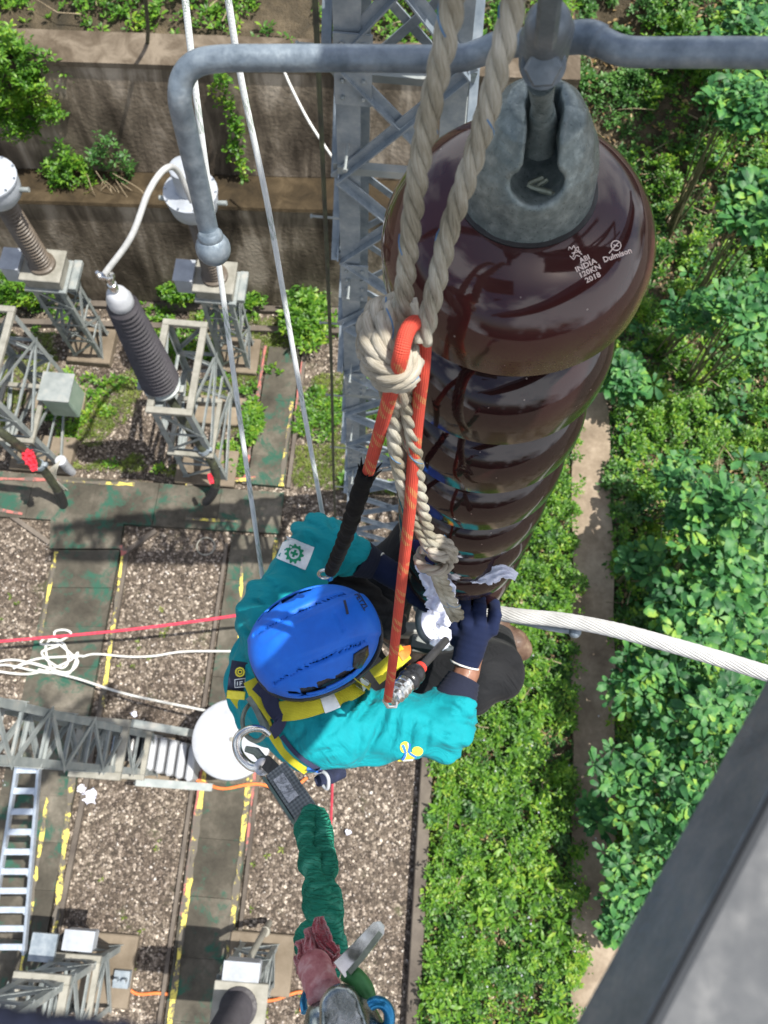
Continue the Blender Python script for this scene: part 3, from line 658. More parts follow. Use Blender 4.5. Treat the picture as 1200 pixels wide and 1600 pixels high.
n_.links.new(ramp(n_, gg.outputs['Random Per Island'], [(0, (.05, .038, .03)), (.45, (.145, .112, .088)), (.8, (.27, .225, .19)), (.95, (.42, .375, .33)), (1, (.62, .58, .53))]), b_.inputs['Base Color']); b_.inputs['Roughness'].default_value = .7; M['pebble'] = mt
V, Q = pebbles(44000); o = link_mesh('loose_pebbles', V, Q, M['pebble'], (0, 0, 0), smooth=True, ang=180); o['kind'] = 'stuff'; WO[o.name] = np.zeros(3)

# =================================================================== VEGETATION
def leaves(P, Nn, size, kind='oval', fold=.25, asp=.45):
    """P centres (leaf base), Nn: (dir, normal) arrays, size array -> verts, quads (two quads per leaf: folded, 6 verts)"""
    D, U = Nn; D = D / np.linalg.norm(D, axis=1)[:, None]; U = U - (U * D).sum(1)[:, None] * D; U /= np.linalg.norm(U, axis=1)[:, None] + 1e-9
    S = np.cross(D, U); s = size[:, None]
    tip = P + D * s - U * s * .12
    if kind == 'oval': prof = [(.38, asp * .5), (.75, asp * .36)]
    else: prof = [(.45, asp * .42), (.82, asp * .5)]      # obovate: widest near the tip
    l = [P]
    for t, w_ in prof: l += [P + D * s * t + S * s * w_ + U * s * fold * w_, P + D * s * t - S * s * w_ + U * s * fold * w_, P + D * s * t + U * s * .02]
    l.append(tip)
    V = np.stack(l, 1)      # 0 base,1 r1,2 l1,3 m1,4 r2,5 l2,6 m2,7 tip
    n = len(P); o = (np.arange(n) * 8)[:, None]
    Q = np.concatenate([o + np.array([q]) for q in ((0, 1, 3), (0, 3, 2), (1, 4, 6), (1, 6, 3), (3, 6, 5), (3, 5, 2), (4, 7, 6), (6, 7, 5))])
    return V.reshape(-1, 3), Q
def sprigs(cen, rad, nl, size, tilt=.5, jit=.35, kind='oval', asp=.45):
    """rosettes: each centre gets nl leaves radiating; tilt: upward share"""
    n = len(cen); a = RNG.uniform(0, 6.28, n)[:, None] + np.arange(nl)[None] * 2 * math.pi / nl + RNG.normal(0, jit, (n, nl))
    up = np.stack([RNG.normal(0, .28, n), RNG.normal(0, .28, n), np.ones(n)], 1); up /= np.linalg.norm(up, axis=1)[:, None]
    ex = np.cross(up, np.array([0, 1, .01])); ex /= np.linalg.norm(ex, axis=1)[:, None]; ey = np.cross(up, ex)
    tl = (tilt + RNG.normal(0, .18, (n, nl)))[..., None]
    D = ex[:, None] * np.cos(a)[..., None] + ey[:, None] * np.sin(a)[..., None] + up[:, None] * tl
    U = up[:, None] * np.ones((1, nl, 1)) - D * .1
    P = cen[:, None] + D * (rad * .15) + up[:, None] * RNG.uniform(-.4, .2, (n, nl, 1)) * rad * .35
    s = size * RNG.uniform(.5, 1.3, (n, nl)) * RNG.uniform(.75, 1.2, (n, 1))
    return leaves(P.reshape(-1, 3), (D.reshape(-1, 3), U.reshape(-1, 3)), s.reshape(-1), kind, .25, asp)
def cat(l):
    Vs = []; Qs = []; o = 0
    for V, Q in l: Vs.append(V); Qs.append(Q + o); o += len(V)
    return np.concatenate(Vs), np.concatenate(Qs)
def npart(name, VQ, mat, parent=None, **k):
    org = WO[parent.name] if parent else np.zeros(3)
    o = link_mesh(name, VQ[0], VQ[1], mat, org, smooth=True, ang=180); WO[o.name] = org
    if parent: o.parent = parent
    for a, b in k.items(): o[a] = b
    return o
def nfield(x, y, s, seed): return np.array([pnoise((a * s, b * s, seed)) for a, b in zip(x, y)])

def cover(name, n, xr, yr, hfun, dens, leafsz, nl, mat, hmax, kind='oval', asp=.45, tilt=.5, scale=1.1, seed=1.0, tvar=1.0):
    x = RNG.uniform(*xr, n); y = RNG.uniform(*yr, n); f = nfield(x, y, scale, seed); f2 = nfield(x, y, scale * 3.1, seed + 5)
    keep = dens(x, y, f + .5 * f2); x, y, f, f2 = x[keep], y[keep], f[keep], f2[keep]
    z = np.array([hfun(a, b) for a, b in zip(x, y)]) + hmax * np.clip(.45 + .7 * f + .5 * f2, .05, 1.3) * RNG.random(len(x)) ** (.45) * tvar
    return npart(name, sprigs(np.stack([x, y, z], 1), leafsz, nl, leafsz, tilt, .35, kind, asp), mat, kind_='') if False else npart(name, sprigs(np.stack([x, y, z], 1), leafsz, nl, leafsz, tilt, .35, kind, asp), mat, **{'kind': 'stuff'})
tz = lambda a, b: max(0, terr(a, b)) if (a > 3.4 or b > 8.9) else 0
# left bed between kerb and garden path
cover('bed_weeds', 4200, (.95, 3.08), (-4.6, 8.3), tz, lambda x, y, f: (f > -.12) & (RNG.random(len(x)) < .95) & ((x < 2.95) | (f > .1)), .062, 6, M['weed'], .62, asp=.42, seed=1.3, scale=2.0)
cover('bed_undergrowth', 6500, (1.0, 3.0), (-4.6, 8.3), tz, lambda x, y, f: f > -.75, .055, 5, M['weed_dark'], .12, asp=.5, seed=4.3, scale=1.4)
cover('bed_leafy_weeds', 1500, (1.0, 2.9), (-4.6, 8.0), tz, lambda x, y, f: f > .12, .13, 6, M['weed'], .55, asp=.32, seed=8.3, scale=1.2)
def plants(name, npl, xr, yr, hfun, ok, rr, hh, leafsz, mat, nl=6, asp=.4, dens=34, kind='oval'):
    out = []
    for _ in range(npl):
        x, y = RNG.uniform(*xr), RNG.uniform(*yr)
        if not ok(x, y): continue
        r = RNG.uniform(*rr); h_ = RNG.uniform(*hh) * (r / rr[1]) ** .5; k = int(dens * (r / rr[1]) ** 1.3) + 4
        a = RNG.uniform(0, 6.283, k); q = RNG.random(k) ** .6; lean = RNG.normal(0, .12, 2) * h_
        out.append(np.stack([x + r * q * np.cos(a) + lean[0], y + r * q * np.sin(a) * RNG.uniform(.6, 1), hfun(x, y) + h_ * (1 - .75 * q ** 2) * RNG.uniform(.7, 1.08, k)], 1))
    return npart(name, sprigs(np.concatenate(out), leafsz, nl, leafsz, .42, .35, kind, asp), mat, **{'kind': 'stuff'})
plants('leafy_bed_plants', 300, (1.05, 3.02), (-4.5, 8.2), tz, lambda x, y: pnoise((x * .9, y * .6, 3)) > -.28, (.10, .27), (.20, .62), .068, M['weed'], dens=44)
plants('dark_bed_plants', 130, (1.0, 2.9), (-4.5, 8.2), tz, lambda x, y: True, (.08, .2), (.15, .4), .075, M['weed_dark'], dens=26, asp=.5)
plants('leafy_bank_plants', 430, (3.7, 8.2), (-1.5, 13), tz, lambda x, y: pnoise((x * .7, y * .5, 8)) > -.30, (.12, .32), (.22, .7), .08, M['weed'], dens=42)
plants('dark_bank_plants', 330, (2.3, 8.5), (-1, 15), tz, lambda x, y: x > 3.75 or y > 8.3, (.10, .30), (.15, .45), .085, M['weed_dark'], dens=34, asp=.5)
# right of the garden path
cover('bank_weeds', 6000, (3.50, 8.2), (-1.5, 13.5), tz, lambda x, y, f: (f > -.10) & ((x > 3.68) | (f > .15)), .075, 6, M['weed'], .55, asp=.45, seed=2.7, scale=1.0)
cover('bank_undergrowth', 13000, (3.50, 9.5), (-1.5, 17), tz, lambda x, y, f: f > -.65, .075, 5, M['weed_dark'], .16, asp=.5, seed=6.1, scale=.9)
cover('hill_weeds', 6000, (-8.6, 2.4), (9.1, 13), tz, lambda x, y, f: (f > -.30) & (y > 9.2 + .25 * RNG.random(len(x))), .09, 6, M['weed'], .25, asp=.42, seed=3.1, scale=1.0)
cover('upper_bank_weeds', 3500, (2.2, 4.5), (8.4, 14), tz, lambda x, y, f: f > .02, .075, 6, M['weed_dark'], .2, asp=.4, seed=9.1, scale=1.3)
cover('dry_leaf_litter', 2600, (1.0, 3.0), (-4.6, 8), tz, lambda x, y, f: f > -.4, .07, 2, M['dry_leaf'], .10, asp=.5, tilt=.1, seed=11.3, scale=1.9)
cover('bank_leaf_litter', 5200, (2.3, 8.5), (-1.5, 14), tz, lambda x, y, f: ((x > 3.65) | (y > 8.4)) & (f > -.5), .09, 2, M['dry_leaf'], .20, asp=.4, tilt=.2, seed=13.3, scale=1.2)
cover('bank_broad_weeds', 900, (3.7, 8.0), (-1, 12), tz, lambda x, y, f: f > .1, .15, 5, M['palmate'], .5, kind='obovate', asp=.5, tilt=.3, seed=15.3, scale=.8)
# grass and low weeds in the back yard gravel
def gdens(x, y, f): return ((f > -.08) & (y > 4.4)) & ~((x > -2.3) & (x < -1.5) & (y < 6.6)) | ((f > .12) & (y > 5.4) & (x < -4.4))
cover('yard_grass', 24000, (-8.8, .9), (4.45, 7.45), lambda a, b: 0, gdens, .05, 6, M['grass'], .06, asp=.16, tilt=1.1, seed=5.5, scale=.9)
cover('yard_weeds', 6500, (-8.8, .9), (4.5, 7.5), lambda a, b: 0, lambda x, y, f: (f > .20) & ~((x > -2.25) & (x < -1.6) & (y < 6.4)) | ((y > 7.22) & (f > .05)) | ((x > -1.4) & (f > -.02) & (y > 5.0)), .075, 6, M['weed'], .16, asp=.45, seed=2.2, scale=1.1)
cover('gravel_sprouts', 900, (-9, .8), (-4, 4), lambda a, b: 0, lambda x, y, f: (f > .33) & ((x > -1.5) | ((x > -3.8) & (x < -2.4)) | (x < -5.1)), .05, 6, M['grass'], .04, asp=.35, tilt=.8, seed=7.7, scale=1.3)

def bush(name, label, cat_, c, rad, n, leafsz, mat, nl=6, asp=.42, group=None, hang=0, kind='oval', stems=7, flat=1.0, tilt=.45, shell=.55):
    c = np.array(c, float); t = thing(name, label, cat_, c, group)
    rad = np.array(rad if hasattr(rad, '__len__') else (rad, rad, rad), float)
    d = RNG.normal(size=(n, 3)); d /= np.linalg.norm(d, axis=1)[:, None]; d[:, 2] = np.abs(d[:, 2]) if not hang else d[:, 2]
    rr = (shell + (1 - shell) * RNG.random(n)) * (1 + .33 * np.array([pnoise((v[0] * 2.1 + c[0], v[1] * 2.1 + c[1], v[2] * 2.1)) for v in d]) * 1.6)
    nz_ = np.array([pnoise((v[0] * 4 + c[1], v[1] * 4, v[2] * 4 + c[0])) for v in d]); kp = nz_ > -.25
    d, rr = d[kp], rr[kp]
    cen = c + d * rr[:, None] * rad + np.array([0, 0, rad[2] * .15])
    npart('foliage', sprigs(cen, leafsz, nl, leafsz, tilt, .35, kind, asp), mat, t)
    mb = MB()
    for k in range(stems):
        e = c + d[k % len(d)] * rr[k % len(d)] * rad * .9; mid = c * .5 + e * .5 + np.array([0, 0, rad[2] * .2]) + RNG.normal(0, .03, 3)
        mb.tube(spl([c, mid, e], 4), [.012 * rad[2] / .4 * (1 - .08 * i) for i in range(9)], 5)
    part('stem', mb, M['stem'], t, ang=180)
    return t
def wallpt(x, y, z): return np.array([x, y, z])
# on and along the wall
zt = 3.0
bc = gnd(22, 90, 3.6); bush('hanging_bush', 'big dense green bush hanging over the top left of the concrete wall', 'bush', (bc[0], 8.55, 3.45), (.82, .42, .85), 3600, .07, M['weed'], hang=1, asp=.4)
bc = gnd(120, 270, 2.2); bush('wall_shrub', 'bright green leafy shrub rooted on the wall ledge at left', 'shrub', (bc[0], 8.15, 2.15), (.42, .3, .6), 420, .085, M['weed'], hang=1, asp=.35)
bc = gnd(180, 240, 2.5); t = bush('wall_creeper', 'sparse creeper with bare dry roots beside the shrub on the wall ledge', 'creeper', (bc[0] + .05, 8.25, 2.5), (.3, .2, .65), 110, .08, M['weed_dark'], hang=1, asp=.4)
mb = MB()
for k in range(16):
    a = np.array([bc[0] + RNG.normal(0, .12), 8.02, 2.45 + RNG.normal(0, .1)]); e = a + np.array([RNG.normal(.05, .25), -.12, -RNG.uniform(.1, .6)])
    mb.tube(spl([a, (a + e) / 2 + RNG.normal(0, .06, 3) - np.array([0, .05, 0]), e], 4), .006, 4)
part('dry_root', mb, M['twig'], t, ang=180)
# vine down the upper wall
vx = gnd(365, 300, 2.4)[0]
vt = thing('climbing_vine', 'narrow green climbing vine running straight up the wall behind the white ropes', 'vine', (vx, 8.1, 2.35))
vp = spl([(vx + .12, 8.34, 2.35), (vx + .02, 8.42, 2.8), (vx + .1, 8.5, 3.2), (vx - .02, 8.58, 3.7), (vx + .06, 8.5, 4.1)], 10); mb = MB(); mb.tube([p + np.array([0, wy(vx), 0]) for p in vp], .008, 5); part('stem', mb, M['stem'], vt, ang=180)
cen = np.array([vp[RNG.integers(len(vp))] + RNG.normal(0, 1, 3) * np.array([.06, .01, .06]) + np.array([0, wy(vx) - .04, 0]) for _ in range(110)])
npart('foliage', sprigs(cen, .07, 3, .075, .2, .5, 'oval', .6), M['weed'], vt)
for (px, py, zz, rd, nn, nm, lb) in [(285, 462, .25, (.42, .25, .32), 240, 'gutter_bush', 'round bright green bush growing in the gutter left of the small box stand'), (25, 460, .3, (.75, .35, .42), 360, 'gutter_bush', 'low spreading green bush in the gutter at the left edge'),
                                    (480, 500, .25, (.40, .7, .38), 420, 'corner_bush', 'bright green bush on the ground left of the tall steel tower'), (515, 375, 1.2, (.22, .25, .45), 130, 'wall_fern', 'small fern like plant on the wall beside the steel tower'),
                                    (395, 470, .2, (.25, .2, .18), 90, 'gutter_bush', 'small green tuft in the gutter right of the box stand'), (395, 660, .12, (.16, .45, .14), 130, 'kerb_weed', 'green weeds growing along the red kerb of the narrow path')]:
    c = gnd(px, py, zz); bush(nm, lb, 'plant' if 'weed' in nm or 'fern' in nm else 'bush', c, rd, nn, .10, M['weed'], asp=.4)
# large whorled-leaf shrubs on the right
def palm_shrub(c, rad, n, leafsz, label, hb):
    c = np.array(c, float); t = thing('whorled_shrub', label, 'shrub', (c[0], c[1], terr(c[0], c[1])), 'broad leaved shrubs on the right bank')
    d = RNG.normal(size=(n, 3)); d[:, 2] = np.abs(d[:, 2]) * .8 + .15; d /= np.linalg.norm(d, axis=1)[:, None]
    rr = (.72 + .28 * RNG.random(n)) * (1 + .55 * np.array([pnoise((v[0] * 2 + c[0], v[1] * 2 + c[1], v[2] * 2)) for v in d]))
    cen = np.array([c[0], c[1], hb]) + d * rr[:, None] * np.array(rad)
    V1 = sprigs(cen, leafsz, 7, leafsz, .18, .22, 'obovate', .44)
    k = n // 2; low = np.array([c[0], c[1], hb]) + d[:k] * rr[:k, None] * np.array(rad) * .72 - np.array([0, 0, .12])
    V2 = sprigs(low, leafsz, 6, leafsz * .9, .1, .25, 'obovate', .44)
    npart('foliage', cat([V1, V2]), M['palmate'], t)
    mb = MB(); z0 = terr(c[0], c[1])
    for i in range(9):
        e = cen[i]; b0 = np.array([c[0] + RNG.normal(0, .08), c[1] + RNG.normal(0, .08), z0]); mb.tube(spl([b0, (b0 + e) / 2 + RNG.normal(0, .06, 3), e], 5), [.022 * (1 - .07 * q) for q in range(11)], 6)
    part('stem', mb, M['stem'], t, ang=180)
PS = [(1185, 40, 3.0, (.50, .55, .5), 26, .19, 'pale lit shrub at the very top right corner above the grey rod'), (1165, 150, 3.1, (.50, .42, .5), 26, .20, 'bright whorled shrub just below the grey rod at the right edge'),
      (1190, 310, 2.6, (.50, .55, .5), 30, .20, 'bluish green shrub at the right edge beside the brown disc'), (1085, 480, 1.2, (.38, .4, .4), 13, .17, 'small star leaved shrub right of the printed disc'), (1175, 480, 2.0, (.5, .5, .5), 24, .18, 'broad leaved shrub below the bluish shrub at the right edge'),
      (985, 585, .7, (.42, .42, .45), 17, .18, 'small pale shrub near the top end of the garden path'), (1075, 760, 1.2, (.42, .5, .5), 20, .17, 'narrow shrub with pale drooping leaves in the middle of the bank'),
      (1150, 830, 2.0, (.75, .8, .8), 50, .20, 'large leafy shrub at the right edge above the thick aluminium cable'), (1120, 960, 1.6, (.85, .65, .75), 48, .19, 'dark whorled shrub where the thick cable leaves the picture'), (1010, 880, .9, (.28, .28, .4), 9, .18, 'single star shaped plant just above the thick cable'),
      (1050, 1080, 1.3, (.75, .65, .65), 48, .165, 'dense shrub below the thick aluminium cable'), (1160, 1120, 1.7, (.75, .65, .75), 50, .18, 'dense broad leaved shrub at the right edge below the cable'), (1040, 1230, 1.2, (.75, .6, .6), 46, .155, 'glossy shrub beside the shaded edge of the garden path'),
      (1110, 1290, 1.5, (.7, .6, .7), 40, .16, 'glossy dark shrub touching the outline of the grey beam'), (1010, 1360, 1.0, (.55, .5, .5), 34, .145, 'lower shrub between garden path and grey beam'), (985, 1440, .7, (.35, .4, .35), 18, .14, 'lowest small shrub near the bottom of the garden path'), (940, 1270, .5, (.2, .2, .25), 6, .16, 'single sprig leaning over the garden path')]
for (px, py, zz, rd, n, ls, lb) in PS:
    c = gnd(px, py, zz + .3); palm_shrub((c[0], c[1], 0), rd, int(n * 2.2), ls, lb, zz)
# dry twigs on the banks
mb = MB()
for k in range(150):
    if k < 60: x, y = RNG.uniform(2.3, 5), RNG.uniform(8.3, 13)
    elif k < 95: x, y = RNG.uniform(3.6, 5.5), RNG.uniform(2, 8)
    elif k < 130: x, y = RNG.uniform(1.1, 2.9), RNG.uniform(-3.8, 2)
    else: x, y = RNG.uniform(-7, 1), RNG.uniform(9.3, 10.5)
    z = tz(x, y) + RNG.uniform(.1, .35); a = RNG.uniform(0, 3.14); L = RNG.uniform(.15, .6); d = np.array([math.cos(a), math.sin(a), RNG.normal(0, .2)]) * L / 2; p = np.array([x, y, z])
    mb.tube([p - d, p + RNG.normal(0, .03, 3), p + d], [.008, .006, .003], 4)
struct('dry_twigs', mb, M['twig'], 'stuff')
# tiny white flowers
cs = []
mb = MB()
for k in range(34):
    x, y = RNG.uniform(1.3, 3.3), RNG.uniform(-2.6, 3.0); mb.sphere((x, y, RNG.uniform(.25, .5)), .014, 6)
struct('white_flowers', mb, M['white_paint'], 'stuff')

# =================================================================== SWITCHYARD EQUIPMENT
def lattice(t, bot, top, zs, lw, bw, mat, legname='leg', brname='brace', th=.008, cross=False, rings=True, inw=1):
    """four-legged lattice: bot/top lists of 4 xyz (counter-clockwise); zs: fractions of braces"""
    bot = [np.array(b, float) for b in bot]; top = [np.array(b, float) for b in top]; cb_ = sum(bot) / 4
    for i in range(4):
        a = bot[(i + 1) % 4] - bot[i]; b = bot[(i - 1) % 4] - bot[i]
        mb = MB(); mb.angle(bot[i], top[i], lw, th, a, b); part(legname, mb, mat, t, ang=20)
    for i in range(4):
        mb = MB(); j = (i + 1) % 4; nrmv = np.cross(bot[j] - bot[i], top[i] - bot[i])
        nv = nrm(nrmv) * th * 1.6
        if nv.dot((bot[i] + bot[j]) / 2 - cb_) < 0: nv = -nv
        nv = nv * inw
        for k in range(len(zs) - 1):
            a0 = bot[i] + (top[i] - bot[i]) * zs[k]; b0 = bot[j] + (top[j] - bot[j]) * zs[k]
            a1 = bot[i] + (top[i] - bot[i]) * zs[k + 1]; b1 = bot[j] + (top[j] - bot[j]) * zs[k + 1]
            mid = lambda p, q: p + (q - p) * .06
            d0, d1 = (a0, b1) if k % 2 == 0 else (b0, a1)
            mb.angle(d0 + nv, d1 + nv, bw, th * .7, (0, 0, 1), -nv)
            if cross:
                e0, e1 = (b0, a1) if k % 2 == 0 else (a0, b1); mb.angle(e0 - nv, e1 - nv, bw, th * .7, (0, 0, 1), -nv)
            if rings and k > 0 and not cross: mb.angle(a0 - nv * .3, b0 - nv * .3, bw * .8, th * .7, (0, 0, 1), -nv)
        part(brname, mb, mat, t, ang=20)
def rect(x0, x1, y0, y1, z): return [(x0, y0, z), (x1, y0, z), (x1, y1, z), (x0, y1, z)]
def frame_top(x0, x1, y0, y1, z, w_=.09, h=.06):
    mb = MB(); a = w_ / 2
    mb.box(((x0 + x1) / 2, y0, z), (x1 - x0 + w_, w_, h), None, .006); mb.box(((x0 + x1) / 2, y1, z), (x1 - x0 + w_, w_, h), None, .006)
    mb.box((x0, (y0 + y1) / 2, z - .002), (w_, y1 - y0 - w_, h), None, .006); mb.box((x1, (y0 + y1) / 2, z - .002), (w_, y1 - y0 - w_, h), None, .006); return mb
def sheds(r0, r1, R0, R1, h0, h1, n):
    pr = []
    for i in range(n):
        t = i / n; a = h0 + (h1 - h0) * t; p = (h1 - h0) / n; c = r0 + (r1 - r0) * t; s = R0 + (R1 - R0) * t
        pr += [(c, a), (c, a + p * .25), (s * .97, a + p * .42), (s, a + p * .5), (s * .96, a + p * .62), (c, a + p * .9)]
    pr.append((r1, h1)); return pr

# --- instrument transformers on stands (two alike)
def ct_stand(cx, cy, label):
    t = thing('support_stand', label, 'stand', (cx, cy, 0), 'steel lattice equipment stands')
    pl = MB(); pl.box((cx, cy, .05), (.72, .66, .2), None, .015); part('plinth', pl, M['plinth'], t, ang=20)
    lattice(t, rect(cx - .24, cx + .24, cy - .24, cy + .24, .15), rect(cx - .23, cx + .23, cy - .23, cy + .23, 2.02), [0, .25, .5, .75, 1], .065, .04, M['galv_old'])
    tp = MB(); tp.box((cx, cy, 2.045), (.6, .56, .05), None, .006); tp.box((cx + .33, cy + .1, 1.95), (.12, .5, .08), None, .006); part('top_plate', tp, M['galv_old'], t, ang=20)
    return t
def ct_unit(cx, cy, label):
    t = thing('current_transformer', label, 'transformer', (cx, cy, 2.07), 'ribbed instrument transformers by the wall'); up = (0, 0, 1)
    b = MB(); b.box((cx, cy, 2.17), (.52, .48, .20), None, .012); b.box((cx, cy, 2.292), (.58, .54, .04), None, .01); part('base_tank', b, M['galv_cream'], t, ang=25)
    jb = MB(); jb.box((cx - .42, cy, 2.23), (.26, .34, .30), None, .015); jb.box((cx - .42, cy, 2.388), (.28, .36, .015)); part('junction_box', jb, M['grey_paint'], t, ang=25)
    p = MB(); p.lathe([(.19, 0), (.19, .05), (.15, .07)] + sheds(.105, .095, .155, .14, .07, 1.32, 21), (cx, cy, 2.31), up, 24); part('ribbed_insulator', p, M['brown_porcelain'], t, ang=50)
    hd = MB(); hd.lathe([(.13, 0), (.20, .03), (.29, .14), (.31, .26), (.31, .38), (.33, .385), (.33, .41), (.29, .415), (.25, .44), (.0, .46)], (cx, cy, 3.62), up, 28); hh = part('head_tank', hd, M['grey_paint'], t, ang=40)
    bl = MB()
    for k in range(10): a = k * .628; bl.lathe([(.016, 0), (.016, .02)], (cx + .31 * math.cos(a), cy + .31 * math.sin(a), 4.03), up, 6)
    part('bolt', bl, M['chrome'], t, ang=30)
    for s_ in (-1, 1): tm = MB(); tm.tube([(cx + s_ * .31, cy, 3.85), (cx + s_ * .42, cy, 3.86)], .03, 10); part('terminal', tm, M['galv_old'], t)
    return t
c1 = (-5.10, 6.62); c2 = (-2.66, 6.66)
ct_stand(*c1, 'grey lattice stand under the ribbed transformer at the left edge, standing by the wall')
ct_stand(c2[0], c2[1], 'grey lattice stand by the wall, straight below the ball of the bent rod')
t = ct_unit(*c1, 'brown ribbed instrument transformer with a bolted pale head at the left edge')
t2 = ct_unit(*c2, 'ribbed instrument transformer with a pale round head half hidden behind the bent rod')
up3 = MB(); up3.lathe([(.17, 0), (.165, .30), (.175, .31), (.175, .34), (.15, .36), (0, .37)], (c2[0], c2[1], 4.08), (0, 0, 1), 24); part('expansion_dome', up3, M['grey_paint'], t2)

# --- cable terminations and their long frame stands
def frame_stand(dx, label, box=False):
    x0, x1, y0, y1 = -3.16 + dx, -2.64 + dx, 4.43, 5.75
    t = thing('frame_stand', label, 'stand', ((x0 + x1) / 2, (y0 + y1) / 2, 0), 'long frame stands of the cable terminations')
    pl = MB(); pl.box(((x0 + x1) / 2 + .03, 4.62, .05), (.95, .62, .18), None, .015); pl.box(((x0 + x1) / 2 + .03, 5.62, .05), (.95, .5, .18), None, .015); part('plinth', pl, M['plinth'], t, ang=20)
    lattice(t, rect(x0 - .03, x1 + .12, y0 - .02, y1 + .02, .14), rect(x0, x1, y0, y1, 2.45), [0, .22, .45, .68, 1], .08, .045, M['galv_old'])
    part('top_frame', frame_top(x0, x1, y0, y1, 2.48, .09), M['galv_cream'], t, ang=20)
    part('middle_frame', frame_top(x0 - .01, x1 + .07, y0 - .06, y1 - .5, 1.2, .07), M['galv_cream'], t, ang=20)
    if box:
        b = MB(); b.box((x1 + .32, y0 + .75, 1.1), (.42, .42, .55), None, .02); bo = part('cabinet', b, M['cabinet_green'], t, ang=25, label='grey green cabinet with a pale lid')
        l = MB(); l.box((x1 + .32, y0 + .75, 1.39), (.47, .47, .02), None, .004); part('lid', l, M['galv_old'], bo, ang=25)
        br = MB(); br.box((x1 + .22, y0 + .75, .80), (.5, .06, .05)); part('bracket', br, M['galv_cream'], t)
    return t
frame_stand(0, 'long grey lattice stand carrying the purple grey ribbed cable termination')
frame_stand(-2.62, 'long grey lattice stand with a green cabinet at the left edge', True)
def termination(dx, label):
    bx, by = -3.07 + dx, 4.82
    t = thing('cable_termination', label, 'insulator', (bx, by, 2.45), 'ribbed cable terminations'); o = (bx, by, 2.5); up = (0, 0, 1)
    s = MB(); s.lathe(sheds(.205, .135, .258, .178, .06, 1.82, 23), o, up, 32); part('ribbed_insulator', s, M['grey_porcelain'], t, ang=50)
    b = MB(); b.lathe([(.0, -.10), (.14, -.10), (.16, -.06), (.25, -.055), (.25, -.02), (.21, 0), (.21, .06)], o, up, 32); b.box((bx - .02, by - .02, 2.40), (.62, .10, .06)); b.box((bx - .02, by - .02, 2.335), (.1, .55, .05)); part('base_flange', b, M['galv_old'], t, ang=30)
    b = MB(); b.lathe([(.13, 1.82), (.142, 1.84), (.142, 1.93), (.12, 1.99), (.11, 2.03), (.07, 2.07), (0, 2.08)], o, up, 28); part('end_cap', b, M['white_paint'], t, ang=40)
    b = MB(); z = 4.6; b.lathe([(.05, 0), (.05, .10), (.035, .11), (.035, .22)], (bx, by, z), up, 12); b.box((bx - .03, by + .02, z + .2), (.16, .07, .05), None, .006)
    for q in (-.08, .0, .07): b.lathe([(.022, 0), (.022, .06)], (bx - .03 + q, by + .02, z + .2), up, 6)
    part('terminal_clamp', b, M['chrome'], t, ang=30)
    return t
termination(0, 'purple grey ribbed cable termination with a white cap, leaning over the long frame stand')
# power cables bending into the trench
def pcable(pts, label, r=.062):
    mb = MB(); mb.tube(spl(pts, 8), r, 14); t = thing('power_cable', label, 'cable', pts[-1], 'power cables entering the trench')
    part('cable_jacket', mb, M['cable_jacket'], t)
    b = MB(); q = spl(pts, 8); b.tube(q[-14:], r * 1.12, 14); part('heat_shrink_boot', b, M['black_rubber'], t)
    c = MB(); k = len(q) // 2 - 2; c.tube(q[k:k + 2], r * 1.35, 14); c.box(q[k] + np.array([.0, -.0, 0]), (.26, .06, .05)); part('cable_clamp', c, M['galv'], t)
pcable([(-3.07, 4.82, 2.36), gnd(272, 632, 2.05), gnd(288, 660, 1.8), gnd(312, 694, 1.4), gnd(332, 724, .98), gnd(338, 750, .6), gnd(333, 770, .3), gnd(322, 785, .06)], 'black cable curving down from the ribbed termination into the slab')
pcable([gnd(-30, 655, 2.5), gnd(5, 678, 2.2), gnd(38, 704, 1.7), gnd(66, 732, 1.15), gnd(84, 757, .7), gnd(96, 778, .3), gnd(100, 792, .04)], 'black cable with a bare red rag tied near it, entering the slab at left')
def rag(c, s, mat, label, name='red_rag', cat_='rag', seed=0, n=26, thick=.3):
    c = np.array(c, float)
    def f(p):
        q = p - c; d = np.linalg.norm(q / np.array(s), axis=1) - 1
        return (d + .35 * np.array([0.0])) * min(s)
    mb = MB(); vs = []; n_u = n
    for i in range(n_u):
        for j in range(n_u):
            u, v = i / (n_u - 1) - .5, j / (n_u - 1) - .5; k = .8 + .5 * pnoise((u * 3 + seed, v * 3, seed)); rr = math.hypot(u, v)
            if rr > .5: u, v = u * .5 / rr * (1 + .3 * pnoise((u * 9, v * 9, seed + 2))), v * .5 / rr * (1 + .3 * pnoise((u * 9, v * 9, seed + 4)))
            z = .5 * pnoise((u * 5 + seed, v * 5, 1.7)) + .3 * pnoise((u * 11 + seed, v * 11, 4.7))
            vs.append(c + np.array([u * s[0] * k * 2, v * s[1] * k * 2, z * s[2]]))
    fs = [(i * n_u + j, (i + 1) * n_u + j, (i + 1) * n_u + j + 1, i * n_u + j + 1) for i in range(n_u - 1) for j in range(n_u - 1)]
    mb.add(vs, fs); o = single(name, mb, mat, label, cat_, ang=180); so_ = o.modifiers.new('thick', 'SOLIDIFY'); so_.thickness = .003 if s[0] > .05 else .0015
    return o
